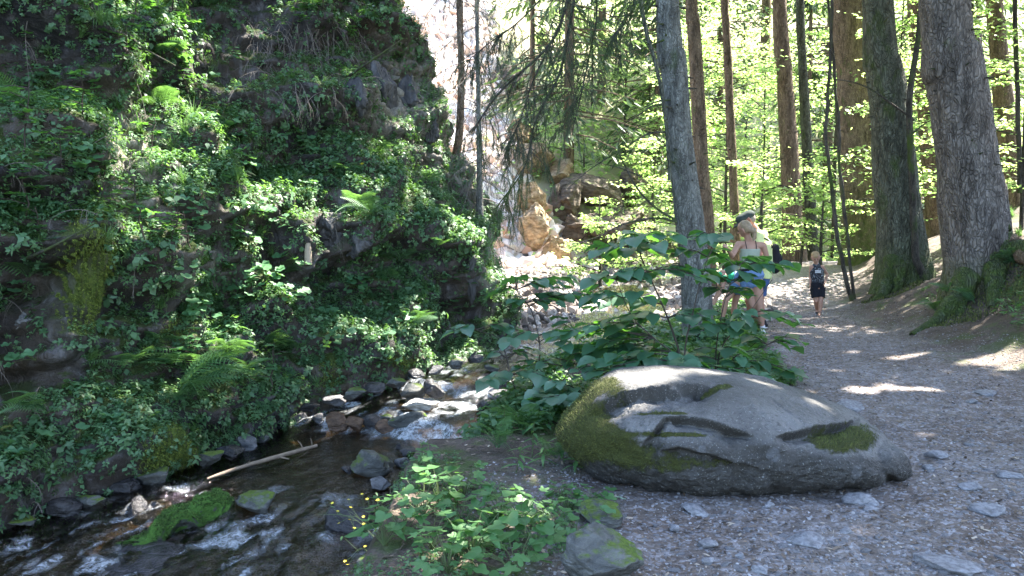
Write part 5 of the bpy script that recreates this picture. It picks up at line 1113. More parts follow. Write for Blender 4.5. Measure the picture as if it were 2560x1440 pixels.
# --- nameless small leaves that clothe the cliff
leaf2 = [(np.array([[0, 0, 0], [.45, -.3, .1], [1, 0, -.06], [.45, .3, .1]]), np.array([[0, 1, 2, 3]])), (np.array([[0, 0, 0], [.5, -.4, .08], [1, 0, -.12], [.5, .4, .08]]), np.array([[0, 1, 2, 3]])), (np.array([[0, 0, 0], [.4, -.2, .1], [1, 0, -.2], [.4, .2, .1]]), np.array([[0, 1, 2, 3]]))]
def sprig(n, seed, L=.16):
    rs = np.random.RandomState(seed); V_, F_, m = [], [], 0
    for i in range(n):
        t = .25 + .75 * i / n; a = i * 2.4 + rs.uniform(-.4, .4); b = leaf2[rs.randint(3)]; s = .42 * rs.uniform(.6, 1.2)
        Mx = np.array(Matrix.Rotation(a, 3, 'Z') @ Matrix.Rotation(rs.uniform(-.25, .45), 3, 'Y')); v = b[0] * s @ Mx.T + np.array([math.sin(seed) * .3 * t, math.cos(seed) * .3 * t, t]); V_.append(v); F_.append(b[1] + m); m += 4
    return np.concatenate(V_), np.concatenate(F_)
SPR = [sprig(n, i) for i, n in enumerate((7, 9, 10, 6, 8, 12))]
fcn = CV[CF].mean(1); fn = np.cross(CV[CF][:, 1] - CV[CF][:, 0], CV[CF][:, 3] - CV[CF][:, 0]); ar = np.linalg.norm(fn, axis=1); fn /= ar[:, None] + 1e-12
camd = fcn - np.array(CAMP); fn *= -np.sign((fn * camd).sum(1))[:, None]
baref = a_bare2.ravel()[CF].mean(1); mossf = a_moss.ravel()[CF].mean(1)
uf = np.repeat(u_[:-1], NH - 1)
wq = camd @ np.array(FW); pxf = 1280 + FPX * fcn[:, 0] / wq; pyf = 720 - FPX * (camd @ np.array(UPV)) / wq
vis = (uf < .80) & (pxf > -250) & (pxf < 1400) & (pyf > -250) & (pyf < 1450)
vis &= ~((np.abs(pxf - 190) < 75) & (np.abs(pyf - 690) < 130))
dn = fbm(fcn * np.array([1.1, 1.1, 1.3]), 4, 91); dspf = dsp.ravel()[CF].mean(1)
brush = np.exp(-(((pxf - 740) / 190) ** 2 + ((pyf - 110) / 150) ** 2)); wt = ar * vis * (1 - .72 * brush) * (1 - .6 * np.exp(-(((pxf - 340) / 50) ** 2 + ((pyf - 390) / 130) ** 2))) * np.clip(.80 + dn * 1.1 + 1.7 * dspf, .06, 1.7) * (1 - .85 * np.clip(baref, 0, 1)) * (1 - .9 * np.clip(mossf, 0, 1)) * (.35 + .65 * sstep(-.5, .5, fn[:, 2])); wt /= wt.sum()
ii = NR.choice(len(CF), 36000, p=wt); pos = fcn[ii] + NR.normal(0, .02, (len(ii), 3)); nrm = fn[ii] * .7 + np.array([0, 0, .7]) + NR.normal(0, .28, (len(ii), 3))
V, F, rn = scatter(SPR, pos, basis(nrm), NR.uniform(.045, .125, len(ii)) * np.where(NR.rand(len(ii)) < .08, 1.7, 1))
stuff(tag(link('undergrowth', npmesh('undergrowth', V, F, M_UNDER, True, {'rnd': rn})), 'dense small-leaved herbs clothing the damp cliff', 'undergrowth'))
# moss blades over the mossy places of the cliff
wt = ar * vis0 if False else ar * (uf < .8) * np.clip(mossf - .15, 0, 1) * (pxf > -100); wt /= wt.sum(); ii = NR.choice(len(CF), 42000, p=wt)
bl = (np.array([[-.2, 0, 0], [.2, 0, 0], [.05, .1, 1.], [-.05, .1, 1.]]), np.array([[0, 1, 2, 3]]))
V, F, rn = scatter([bl], fcn[ii] + NR.normal(0, .01, (len(ii), 3)), basis(fn[ii] + NR.normal(0, .5, (len(ii), 3))), NR.uniform(.010, .026, len(ii)))
k = NT('yellow_green_moss_blades'); k.base(k.ramp(k.attr('rnd'), [(0, (.03, .05, .008)), (.5, (.09, .13, .018)), (1, (.19, .23, .035))])); k.rough(.9); M_MOSSY = k.m
stuff(tag(link('moss', npmesh('moss', V, F, M_MOSSY, False, {'rnd': rn})), 'yellow-green moss cushions hanging on the wet rock', 'moss'))
# thin dead twigs and roots hanging on the cliff
lines = []
rs = random.Random(77)
for i in range(240):
    j = int(NR.choice(len(CF), p=(lambda w: w / w.sum())(ar * vis))) if i < 90 else None
    if j is None: p, nn = hit(rs.uniform(620, 900), rs.uniform(60, 240), 'cliff'); p = np.array(p) if p is not None else fcn[0]; nn = np.array(nn) if nn is not None else fn[0]
    else: p, nn = fcn[j], fn[j]
    lines += twig_lines(p, nn * .6 + np.array([rs.uniform(-1, 1), rs.uniform(-1, 1), rs.uniform(-1, .6)]), rs.uniform(.25, .7), rs, 1, .8, 4, .0045)
V, F = lines_mesh([(p, max(r, .002)) for p, r in lines]); stuff(tag(link('twigs', npmesh('twigs', V, F, M_DEAD)), 'fine dead twigs tangled among the cliff plants', 'twigs'))
# pale snag in the hollow, and two dead shoots
p, nn = surf(775, 655, 'cliff'); W = [tuple(p + nn * .05 + Vector((0, 0, z))) for z in (-.05, .12, .25, .36)]
V, F = tube(W, [.045, .04, .034, .026], 9); V = V + .012 * fbm(V * 14, 3, 1)[:, None]; c0 = V.mean(0); tag(link('snag', npmesh('snag', V - c0, F, plain('bleached_wood', (.30, .24, .18), .85, .2, .4, 25, .4)), loc=tuple(c0)), 'short bleached tree stub standing in the dark hollow of the cliff', 'tree stump')
for (a, b_, lb) in (((300, 60), (440, 165), 'thin bare mossy bough leaning across the upper left of the cliff'), ((60, 650), (235, 560), 'dark bowed branch in front of the moss column on the left'), ((865, 195), (1010, 95), 'dead bare branch pointing up to the bent double trunk')):
    p, _ = surf(*a); q = atY(b_[0], b_[1], p.y - .5); V, F = tube(spline([tuple(p), tuple(p.lerp(q, .5) + Vector((0, -.15, -.05))), tuple(q)], 20), np.linspace(.02, .006, 20), 7); c0 = V.mean(0)
    tag(link('bare_branch', npmesh('bare_branch', V - c0, F, M_B_THIN), loc=tuple(c0)), lb, 'branch')

# --- the hazel bush behind the boulder
def hazel(label, basep, Y, stems_px, layers, size=(.10, .17), group='hazel bushes between stream and path'):
    b = atY(basep[0], basep[1], Y); b.z = gz(b.x, b.y); root = empty('hazel_bush', tuple(b)); tag(root, label, 'bush', group); lines = []; stems = []
    for pts, w0, yo in stems_px:
        W = [(b.x + R.uniform(-.05, .05), b.y + R.uniform(-.05, .05), b.z - .03)] + [tuple(atY(x, y, Y + yo)) for x, y in pts]; W = spline(W, 26); stems.append(W); V, F = tube(W, np.linspace(w0, w0 * .3, 26), 7); link('stem', npmesh('stem', V - np.array(b), F, M_TWIG), root)
    cnt = 0
    for y0, x0, x1, yo in layers:
        for rep in range(3 if x1 - x0 > 125 and label[0] == 'm' else 2):
            m = max(2, int((x1 - x0) / 30)); ym = Y + yo + R.uniform(-.35, .35); cx_ = R.uniform(x0 * .6 + x1 * .4, x0 * .4 + x1 * .6)
            sp = np.array(atY(cx_, y0, ym)); S_ = np.concatenate(stems); near = S_[np.argmin(np.linalg.norm(S_ - sp, axis=1) + .8 * np.abs(S_[:, 2] - sp[2]))]
            for xe in (x0, x1):
                e = np.array(atY(xe + R.uniform(-12, 12), y0 + R.uniform(-14, 14), ym + R.uniform(-.25, .25))); mid = (near + e) / 2 + np.array([0, 0, .05]); W = spline([near, mid, e], 16); lines.append((W, np.linspace(.0055, .0018, 16)))
                L = np.linalg.norm(e - near); k_ = max(3, int(L / .075)); dvec = (e - near) / (L + 1e-6)
                for j in range(k_):
                    f = .22 + .78 * (j + .5) / k_; q = W[min(15, int(f * 15.9))]; s = 1 if (j + rep) % 2 else -1; yaw = math.atan2(dvec[1], dvec[0]) + s * R.uniform(.45, 1.15) if j < k_ - 1 else math.atan2(dvec[1], dvec[0])
                    place_leaf(R.choice(ME_HAZ), root, b, q + np.array([0, 0, R.uniform(-.015, .015)]), yaw, R.uniform(-.08, .38), R.uniform(-.35, .35), R.uniform(*size)); cnt += 1
    stems_obj(root, b, lines, M_TWIG, 4, 'twig'); return cnt
hc = []
hc.append(hazel('main hazel bush with tiers of level leaves right behind the big boulder', (1700, 935), 6.7, [(((1698, 900), (1685, 840), (1655, 760), (1610, 660), (1582, 585)), .013, .1), (((1712, 880), (1730, 790), (1755, 690), (1785, 600)), .009, 0), (((1690, 900), (1640, 850), (1580, 790), (1540, 700)), .008, -.2)],
  [(592, 1590, 1680, .2), (628, 1500, 1640, 0), (640, 1680, 1790, .2), (690, 1560, 1760, -.1), (705, 1480, 1580, .2), (755, 1480, 1620, 0), (800, 1545, 1760, -.2), (835, 1400, 1560, 0), (875, 1440, 1640, -.1), (915, 1500, 1720, -.25), (600, 1740, 1810, 0)], (.115, .185)))
hc.append(hazel('low hazel bush reaching out left over the stream', (1330, 1060), 6.9, [(((1300, 1010), (1275, 930), (1250, 850), (1190, 825)), .009, .1), (((1330, 980), (1350, 880), (1330, 780), (1290, 725)), .009, .2), (((1370, 1000), (1420, 930), (1450, 850)), .008, 0)],
  [(700, 1300, 1420, .4), (745, 1400, 1520, .4), (800, 1400, 1540, .2), (722, 1240, 1400, .3), (765, 1290, 1390, .4), (832, 1135, 1290, .1), (850, 1280, 1420, .1), (890, 1210, 1330, .0), (925, 1290, 1450, -.1), (960, 1215, 1380, -.2), (1005, 1330, 1470, -.3), (1040, 1225, 1400, -.4)], (.10, .155)))
hc.append(hazel('right-hand hazel shoots fanning out in front of the family', (1790, 925), 7.1, [(((1800, 880), (1860, 800), (1930, 700)), .008, 0), (((1790, 880), (1810, 760), (1840, 670)), .008, .1), (((1830, 900), (1900, 870), (1960, 840)), .007, 0)],
  [(655, 1790, 1900, .2), (672, 1850, 1965, 0), (700, 1760, 1880, .2), (735, 1780, 1860, .2), (800, 1840, 1990, 0), (825, 1730, 1850, -.2), (862, 1860, 1995, -.2), (900, 1700, 1850, -.3), (925, 1830, 1985, -.3)], (.115, .18)))
hc.append(hazel('dark low hazel shoots pressed against the back of the boulder', (1560, 960), 6.4, [(((1555, 960), (1500, 930)), .006, 0), (((1570, 960), (1640, 920)), .006, 0), (((1560, 1000), (1480, 1010)), .006, 0)],
  [(935, 1440, 1600, 0), (948, 1600, 1780, .1), (965, 1380, 1480, -.1), (1000, 1370, 1450, -.1), (930, 1760, 1900, .2)], (.09, .15)))
HAZC = hc
# --- ferns and nettles between hazel and boulder
for px, py, s, n, adj, z in ((1245, 1200, .30, 8, 'light green', -.2), (1300, 1150, .32, 8, 'dense', -.2), (1390, 1170, .25, 7, 'small', -.05), (1430, 1060, .35, 8, 'shaded', -.1), (1500, 940, .38, 8, 'hazy', -.05), (1380, 1090, .3, 7, 'dark', -.15), (1340, 1060, .3, 7, 'blue-green', -.2)):
    p = atZ(px, py, z); p.z = gz(p.x, p.y); fern(px, py, s, n, adj, .9, pos=p)
def nettle(px, py, h, adj, n=9, size=.09, mesh=None, z=None, name='nettle', noun='nettle-like herb', cat='plant', group='upright herbs on the near bank', tail=None):
    if z is None: p = surf(px, py, 'ground')[0]
    else: p = atZ(px, py, z); p.z = gz(p.x, p.y)
    root = empty(name, tuple(p)); tag(root, 'tmp', cat, group); d = Vector((R.uniform(-.2, .2), R.uniform(-.2, .1), 1)).normalized(); e = p + d * h
    stems_obj(root, p, [([tuple(p), tuple(p.lerp(e, .5)), tuple(e)], [.004, .003, .002])], M_STEM, 4)
    for j in range(n):
        t = .25 + .75 * j / n; yaw = (j % 2) * math.pi + (j // 2) * 1.57 + R.uniform(-.3, .3); place_leaf(R.choice(mesh or ME_LONG), root, p, p.lerp(e, t), yaw, R.uniform(-.2, .4), R.uniform(-.2, .2), size * (1.1 - .4 * t) * R.uniform(.8, 1.2))
    auto(root, adj, noun, tail); return root
for px, py, h, adj in ((1360, 1205, .22, 'bright green'), (1410, 1190, .2, 'bright green'), (1440, 1215, .16, 'low'), (1290, 1215, .2, 'pale'), (1330, 1180, .25, 'tall'), (1460, 1180, .18, 'shaded'), (1265, 1150, .3, 'tall')):
    nettle(px, py, h, adj, 11, .12, z=-.1)
# --- foreground herbs
fg = [(1010, 1390), (1080, 1440), (1150, 1380), (1180, 1460), (1240, 1420), (1300, 1380), (1340, 1450), (1100, 1320), (1160, 1290), (1060, 1340), (1420, 1330), (1380, 1380), (1440, 1400), (1250, 1350), (1400, 1300), (960, 1420), (1290, 1500), (1120, 1500), (1480, 1310)]
for i, (px, py) in enumerate(fg):
    p = atZ(px, py, -.12); p.z = gz(p.x, p.y); n = R.randint(15, 21); root = empty('lobed_herb', tuple(p)); tag(root, 'tmp', 'plant', 'leafy herbs in the foreground'); lines = []
    big = px < 1350
    for j in range(n):
        a = R.uniform(0, 6.28); r = R.uniform(.02, .16 if big else .10); hh_ = R.uniform(.04, .20 if big else .10); q = p + Vector((math.cos(a) * r, math.sin(a) * r, hh_)); lines.append(([tuple(p), tuple(p.lerp(q, .5) + Vector((0, 0, .02))), tuple(q + Vector((math.cos(a), math.sin(a), 0)) * .01)], [.0022, .0018, .0012]))
        place_leaf(R.choice(ME_HERB[:2] if j < n - 2 else ME_HERB), root, p, q, a, R.uniform(-.1, .5), R.uniform(-.3, .3), R.uniform(.055, .13 if big else .08))
    stems_obj(root, p, lines, M_STEM, 4); auto(root, ['bright', 'dense', 'pale', 'spreading', 'broad-leaved'][i % 5], 'lobed-leaved herb', 'in the foreground clump')
for px, py, h, adj in ((1080, 1270, .25, 'tall'), (1040, 1300, .22, 'upright'), (1060, 1250, .2, 'thin')): nettle(px, py, h, adj, 9, .10, z=-.2, mesh=ME_HERB, noun='leafy herb', tail='by the mossy slab')
# yellow-flowered thin stalks leaning over the water
k = NT('yellow_petal'); k.base((.75, .6, .04)); M_YEL = k.m
fl = npmesh('flower', *merge([(np.array([[0, 0, 0], [.5, -.3, .3], [1, 0, .35], [.5, .3, .3]]) @ rotz(a).T, np.array([[0, 1, 2, 3]])) for a in np.arange(0, 6.28, 1.2566)]), M_YEL)
for i, (a, b_, lb) in enumerate((((985, 1400), (795, 1285), 'long arching yellow-flowered stalk reaching left over the rapids'), ((960, 1400), (850, 1290), 'thin flowering stalk in front of the streaming rock'), ((950, 1430), (870, 1400), 'short drooping flower stalk at the bottom of the rapids'), ((1000, 1390), (900, 1270), 'upright thin flower stalk beside the pool edge'))):
    p = atZ(*a, -.25); q = atY(b_[0], b_[1], p.y + .25); root = empty('flower_stalk', tuple(p)); tag(root, lb, 'flower', 'yellow-flowered stalks'); W = spline([tuple(p), tuple(p.lerp(q, .5) + Vector((0, 0, .10))), tuple(q)], 20); lines = [(W, np.linspace(.0024, .001, 20))]
    for j in range(9):
        f = .35 + .07 * j; s_ = W[int(f * 19)]; e = s_ + np.array([R.uniform(-.08, .05), R.uniform(-.05, .05), R.uniform(-.10, .10)]); lines.append(([s_, (s_ + e) / 2, e], [.001, .001, .0008]))
        if j % 2 == 0: place_leaf(fl, root, p, e, R.uniform(0, 6), R.uniform(-.5, .5), 0, .011, 'flower')
        elif j % 4 == 1: place_leaf(ME_HERB[2], root, p, e, R.uniform(0, 6), .2, 0, .03)
    stems_obj(root, p, lines, M_STEM, 4)
# plucked leaf on the soil in front of the boulder
p = atZ(1570, 1250, .015); o = link('fallen_leaf', npmesh('fallen_leaf', *disc_leaf(5, 20, .5, .2, .3), plain('pale_leaf_underside', (.30, .42, .28), .6)), loc=tuple(p)); o.scale = (.09,) * 3; o.rotation_euler = (.3, -.1, 2.8); tag(o, 'pale upturned lobed leaf lying on the soil in front of the boulder', 'leaf')
p = atZ(1330, 1300, .05); root = empty('broad_leaf_plant', tuple(p)); tag(root, 'single round glossy leaf standing above the herbs near the mossy rock', 'plant'); place_leaf(ME_BUT[1], root, p, p + Vector((.35, .0, .06)), 0, .3, 0, .10); stems_obj(root, p, [([tuple(p), tuple(p + Vector((.2, 0, .05))), tuple(p + Vector((.38, 0, .06)))], .002)], M_STEM, 4)
# right bank plants
for px, py, h, adj in ((2520, 800, .3, 'light green'), (2545, 830, .3, 'bright'), (2490, 790, .25, 'pale'), (2555, 780, .3, 'tall')): nettle(px, py, h, adj, 12, .13, noun='leafy herb', tail='on the bank at the right edge', mesh=ME_LONG + ME_HERB)
for px, py, s, n, adj in ((2400, 745, .5, 9, 'bright'), (2440, 760, .4, 8, 'small'), (2340, 780, .35, 8, 'low'), (2540, 660, .4, 7, 'dark')): fern(px, py, s, n, adj, .6, 'ground', tail='on the mossy roots of the biggest spruce')
for px, py, s in ((2500, 505, 1.0), (2530, 540, 1.1), (2550, 590, 1.0)):
    o = tuft(px, py, s, 'drooping', 'ground'); o['group'] = 'grass tufts by the biggest spruce'; AUTO[-1] = (o, 'drooping', 'grass tuft', 'on the bank beside the biggest spruce')

# --- ground herbs of the near bank
def bank(x, y):
    sdd, _, w_, _ = stream_coords(x, y); e = sdd - w_
    return (e > .15) & (x < xl(y) + .15 * np.sin(y * 5)) & (np.abs(x / y) < .8) & (fbm(P3(x * 1.3, y * 1.3), 3, 33) > -.3)
yy = NR.uniform(5.9, 15, 30000); xx = NR.uniform(-1.5, 6, 30000); m = bank(xx, yy) & ~((xx > .25) & (xx < 2.75) & (yy < 6.15)) & ~((xx < .3) & (yy < 5.9)); xx, yy = xx[m][:6500], yy[m][:6500]
P1 = np.stack([xx, yy, ground_z(xx, yy)], -1)
yy = NR.uniform(3.3, 5.4, 9000); xx = NR.uniform(-1.0, .35, 9000); m = (fbm(P3(xx * 2, yy * 2), 3, 35) > -.05) & (np.hypot(xx - .25, yy - 4.95) > .42); xx, yy = xx[m][:700], yy[m][:700]; P2 = np.stack([xx, yy, ground_z(xx, yy)], -1)
yy = NR.uniform(8.2, 14, 9000); xx = NR.uniform(5.6, 11, 9000); m = (fbm(P3(xx * 1.1, yy * 1.1), 3, 36) > .05) & (xx > xb(yy) + .9); xx, yy = xx[m][:900], yy[m][:900]; P3_ = np.stack([xx, yy, ground_z(xx, yy)], -1)
PP = np.concatenate([P1, P2, P3_]); sc = np.concatenate([NR.uniform(.08, .2, len(P1)) * np.where(P1[:, 1] > 10, 1.35, 1), NR.uniform(.025, .07, len(P2)), NR.uniform(.04, .10, len(P3_))])
V, F, rn = scatter(SPR, PP, basis(np.array([0, 0, 1.]) + NR.normal(0, .3, PP.shape)), sc)
stuff(tag(link('ground_cover', npmesh('ground_cover', V, F, M_UNDER, True, {'rnd': rn})), 'low green herbs covering the bank under hazel and along the path', 'ground cover'))
# moss on the right bank
yy = NR.uniform(9, 17, 90000); xx = NR.uniform(5.8, 12, 90000); m = np.zeros(len(xx), bool)
for cx_, cy_, rx, ry in ((6.6, 11.3, .55, .35), (7.9, 11.4, 1.2, 1.0), (7.3, 11.9, .6, .5), (7.1, 14.9, .55, .5), (9.5, 11.5, 1.2, 1.5), (8.7, 14.0, .8, 1.0)): m |= ((xx - cx_) / rx) ** 2 + ((yy - cy_) / ry) ** 2 < 1 + .6 * fbm(P3(xx * 3, yy * 3), 3, 37)
xx, yy = xx[m][:26000], yy[m][:26000]; PP = np.stack([xx, yy, ground_z(xx, yy)], -1)
V, F, rn = scatter([bl], PP, basis(np.array([0, 0, 1.]) + NR.normal(0, .5, PP.shape)), NR.uniform(.02, .05, len(PP))); stuff(tag(link('moss', npmesh('moss', V, F, M_MOSS, False, {'rnd': rn})), 'green moss carpet around the roots of the big spruces', 'moss'))

# --- the sunlit wood beyond
def tier_tree(seed, H, spread, nb, per, ls):
    rs = np.random.RandomState(seed); P, N, lines = [], [], []
    for i in range(nb):
        z = H * (.12 + .88 * (i + rs.rand()) / nb); a = rs.uniform(0, 6.28); L = spread * (1 - .55 * z / H) * rs.uniform(.5, 1.1); e = np.array([math.cos(a) * L, math.sin(a) * L, z + L * rs.uniform(-.1, .2)]); s = np.array([0, 0, z]); lines.append(([s, (s + e) / 2 + [0, 0, .1], e], [.018, .012, .005]))
        t = rs.rand(per) ** .7; side = rs.normal(0, .22 * L, per); perp = np.array([-math.sin(a), math.cos(a), 0]); P.append(s + (e - s) * t[:, None] + perp * side[:, None] + np.stack([0 * t, 0 * t, rs.normal(0, .04, per)], -1))
    P = np.concatenate(P); V, F, rn = scatter(leaf2, P, basis(np.array([0, 0, 1.]) + NR.normal(0, .32, P.shape)), NR.uniform(.7, 1.3, len(P)) * ls)
    st = merge([tube(l, r, 5) for l, r in lines] + [tube([(0, 0, -.2), (rs.normal() * .1, 0, H * .5), (0, rs.normal() * .1, H)], [.05, .035, .01], 7)])
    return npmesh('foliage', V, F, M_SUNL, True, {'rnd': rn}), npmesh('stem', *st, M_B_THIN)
TT = [tier_tree(i, h, s, nb, per, ls) for i, (h, s, nb, per, ls) in enumerate(((5, 2.2, 26, 70, .11), (7, 2.8, 34, 75, .12), (3.2, 1.8, 18, 70, .10), (9, 3.0, 44, 70, .13), (2.0, 1.5, 12, 70, .10)))]
spots = []
rs = random.Random(5)
cand = [(1560, 620, 4), (1640, 600, 2), (1500, 700, 4), (1600, 690, 4), (1420, 380, 2), (1560, 350, 0), (1480, 250, 0), (1640, 300, 0), (1760, 420, 0), (1860, 400, 0), (1920, 480, 2), (1880, 560, 4), (1960, 560, 2), (2060, 560, 2), (2080, 480, 0), (1680, 500, 2), (1540, 140, 1), (1400, 120, 0), (1700, 160, 1), (1860, 200, 1), (2000, 260, 1), (2080, 200, 3), (2300, 400, 0), (2330, 500, 2), (2460, 380, 1), (2540, 420, 0), (2300, 560, 2), (2380, 300, 1), (1800, 620, 4), (1900, 640, 4), (1620, 420, 0), (2240, 300, 1), (2500, 200, 3), (2420, 500, 2), (1460, 430, 4), (1750, 280, 1), (1780, 500, 2), (2050, 640, 4), (2110, 600, 4)]
rows = {}
for i, (px, py, kd) in enumerate(cand):
    g = march(px, py + 40, 17); 
    if g is None: g = march(px, 600, 17)
    x, y = (g[0], g[1]) if g is not None else (0, 40)
    root = empty('beech_sapling' if kd in (2, 4) else 'beech_tree', (x, y, gz(x, y))); s = rs.uniform(.8, 1.25); root.scale = (s, s, s); root.rotation_euler.z = rs.uniform(0, 6)
    tag(root, 'tmp', 'tree', 'bright beeches on the sunlit slope'); link('foliage', TT[kd][0], root); link('stem', TT[kd][1], root)
    auto(root, ['mid-sized', 'tall', 'low', 'very tall', 'shrubby'][kd] + ' sunlit', 'beech', None)
# beeches nearer than the slope whose level sprays cross the trunks
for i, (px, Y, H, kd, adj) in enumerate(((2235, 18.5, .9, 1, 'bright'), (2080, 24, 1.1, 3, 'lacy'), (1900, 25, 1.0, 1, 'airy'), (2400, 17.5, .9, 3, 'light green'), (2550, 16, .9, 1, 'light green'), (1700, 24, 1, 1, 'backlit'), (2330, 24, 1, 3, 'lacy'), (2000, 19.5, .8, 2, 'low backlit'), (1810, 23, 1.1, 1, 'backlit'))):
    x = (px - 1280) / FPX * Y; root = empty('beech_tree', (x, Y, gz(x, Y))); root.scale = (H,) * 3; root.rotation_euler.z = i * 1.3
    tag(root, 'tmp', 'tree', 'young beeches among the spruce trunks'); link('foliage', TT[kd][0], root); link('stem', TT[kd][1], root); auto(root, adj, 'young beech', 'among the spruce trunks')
# far spruces
def far_spruce(seed, H, mat):
    rs = random.Random(seed); lines = [([(0, 0, -.3), (0, 0, H * .5), (0, 0, H)], [H * .013, H * .009, .02])]; P, D = [], []
    for i in range(int(H * 6)):
        z = H * (.12 + .88 * rs.random()); a = rs.uniform(0, 6.28); L = (1 - z / H) * H * .2 + .5; e = np.array([math.cos(a) * L, math.sin(a) * L, z - L * .25]); s = np.array([0, 0, z]); lines.append(([s, (s + e) / 2 + [0, 0, .1], e], [.03, .02, .006]))
        t = NR.rand(26); P.append(s + (e - s) * t[:, None] + NR.normal(0, .10, (26, 3)) - np.array([0, 0, .12])); D.append(np.tile(e - s, (26, 1)) * .6 + NR.normal(0, .4, (26, 3)) - np.array([0, 0, .8]))
    P = np.concatenate(P); D = np.concatenate(D); N = np.cross(D, NR.normal(size=D.shape)); V, F, rn = scatter([(np.array([[0, -.10, 0], [.7, -.07, 0], [1, .03, 0], [.3, .12, 0]]), np.array([[0, 1, 2, 3]]))], P, basis(N, D), NR.uniform(.2, .5, len(P)))
    return npmesh('needles', V, F, M_NEED, False, {'rnd': rn}), npmesh('trunk', *merge([tube(l, r, 7) for l, r in lines]), mat)
FS = [far_spruce(i, h, M_B_BROWN) for i, h in enumerate((14, 18, 11))]
for i, (px, Y, kd) in enumerate(((1330, 31, 2), (1500, 33, 0), (1420, 27.5, 0), (1640, 29, 2), (2010, 28, 0), (2380, 28, 0), (2300, 30, 1), (1790, 33, 0), (1900, 38, 1), (1680, 30, 2), (2060, 34, 1), (2280, 36, 1), (2420, 34, 1))):
    x = (px - 1280) / FPX * Y; root = empty('spruce_tree', (x, Y, gz(x, Y) - .3)); root.rotation_euler.z = i; s = rs.uniform(.85, 1.2); root.scale = (s, s, s)
    tag(root, 'tmp', 'tree', 'spruces on the far slope'); link('needles', FS[kd][0], root); link('trunk', FS[kd][1], root); auto(root, ['mid-sized', 'tall', 'young'][kd] + ' hazy', 'far spruce', None)
# leaves of the far undergrowth
n = 120000; yy = 17 + 40 * NR.rand(n) ** 1.2; xx = NR.uniform(-.45, .8, n) * yy; hl = hill(xx, yy); sm = scree_mask(xx, yy)
den = np.clip(.55 + 1.4 * fbm(P3(xx * .35, yy * .35), 4, 55), .02, 1) * (1 - sm) ** 3 * np.where(hl > .15, 1, .0 + .6 * (xx > 6) * (yy > 24) + .35 * (yy > 23))
crag_z = np.exp(-(((xx - 1.6) / 2.5) ** 2 + ((yy - 25.5) / 2.5) ** 2)); den *= 1 - .1 * crag_z; den = np.maximum(den, .75 * np.exp(-(((xx - 2.2) / 2.2) ** 2 + ((yy - 27.5) / 2.5) ** 2)))
m = NR.rand(n) < den; xx, yy = xx[m][:24000], yy[m][:24000]; PP = np.stack([xx, yy, ground_z(xx, yy)], -1); PP += NR.normal(0, .16, PP.shape) + np.array([0, 0, .22]); 
V, F, rn = scatter(leaf2, PP, basis(np.array([0, -.2, 1.]) + NR.normal(0, .5, PP.shape)), NR.uniform(.14, .34, len(PP)))
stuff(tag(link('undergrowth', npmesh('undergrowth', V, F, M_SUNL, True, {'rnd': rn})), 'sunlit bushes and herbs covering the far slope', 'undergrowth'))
# yellow dots on the cliff
for px, py in ((440, 145), (455, 150), (470, 148), (500, 575), (905, 450), (1150, 300)):
    p, nn = surf(px, py, 'cliff'); o = link('flower', fl); o.location = p + nn * .12 + Vector((0, 0, .1)); o.scale = (.035,) * 3; o.rotation_euler = (R.uniform(-.5, .5), R.uniform(-.5, .5), 0); tag(o, 'tmp', 'flower', 'yellow blossoms on the cliff'); auto(o, 'tiny yellow', 'blossom', None)

# --- the floating log
a, b_ = atZ(518, 1197, -.80), atZ(792, 1128, -.79); W = spline([tuple(a), tuple(a.lerp(b_, .33) + Vector((0, .02, .03))), tuple(a.lerp(b_, .7) + Vector((0, -.01, .05))), tuple(b_ + Vector((0, 0, .06)))], 40)
V, F = tube(W, np.interp(np.linspace(0, 1, 40), [0, .1, .6, 1], [.010, .017, .023, .019]), 12); V = V + .006 * fbm(V * 12, 3, 2)[:, None]; root = empty('log', tuple(a)); tag(root, 'slender grey-brown log floating across the dark pool', 'log')
LG = plain('weathered_log', (.17, .13, .095), .8, .3, .6, 14, .6); link('log_stem', npmesh('log_stem', V - np.array(a), F, LG), root)
for t, dx, dz, r_ in ((.86, -.05, .10, .008), (.97, -.01, .10, .008), (.35, .04, .05, .006), (.6, .12, -.02, .012)):
    q = W[int(t * 39)]; V, F = tube([q, q + np.array([dx * .5, 0, dz * .6]), q + np.array([dx, -.02, dz])], [r_, r_ * .8, r_ * .5], 6); link('branch_stub', npmesh('branch_stub', V - np.array(a), F, LG), root)
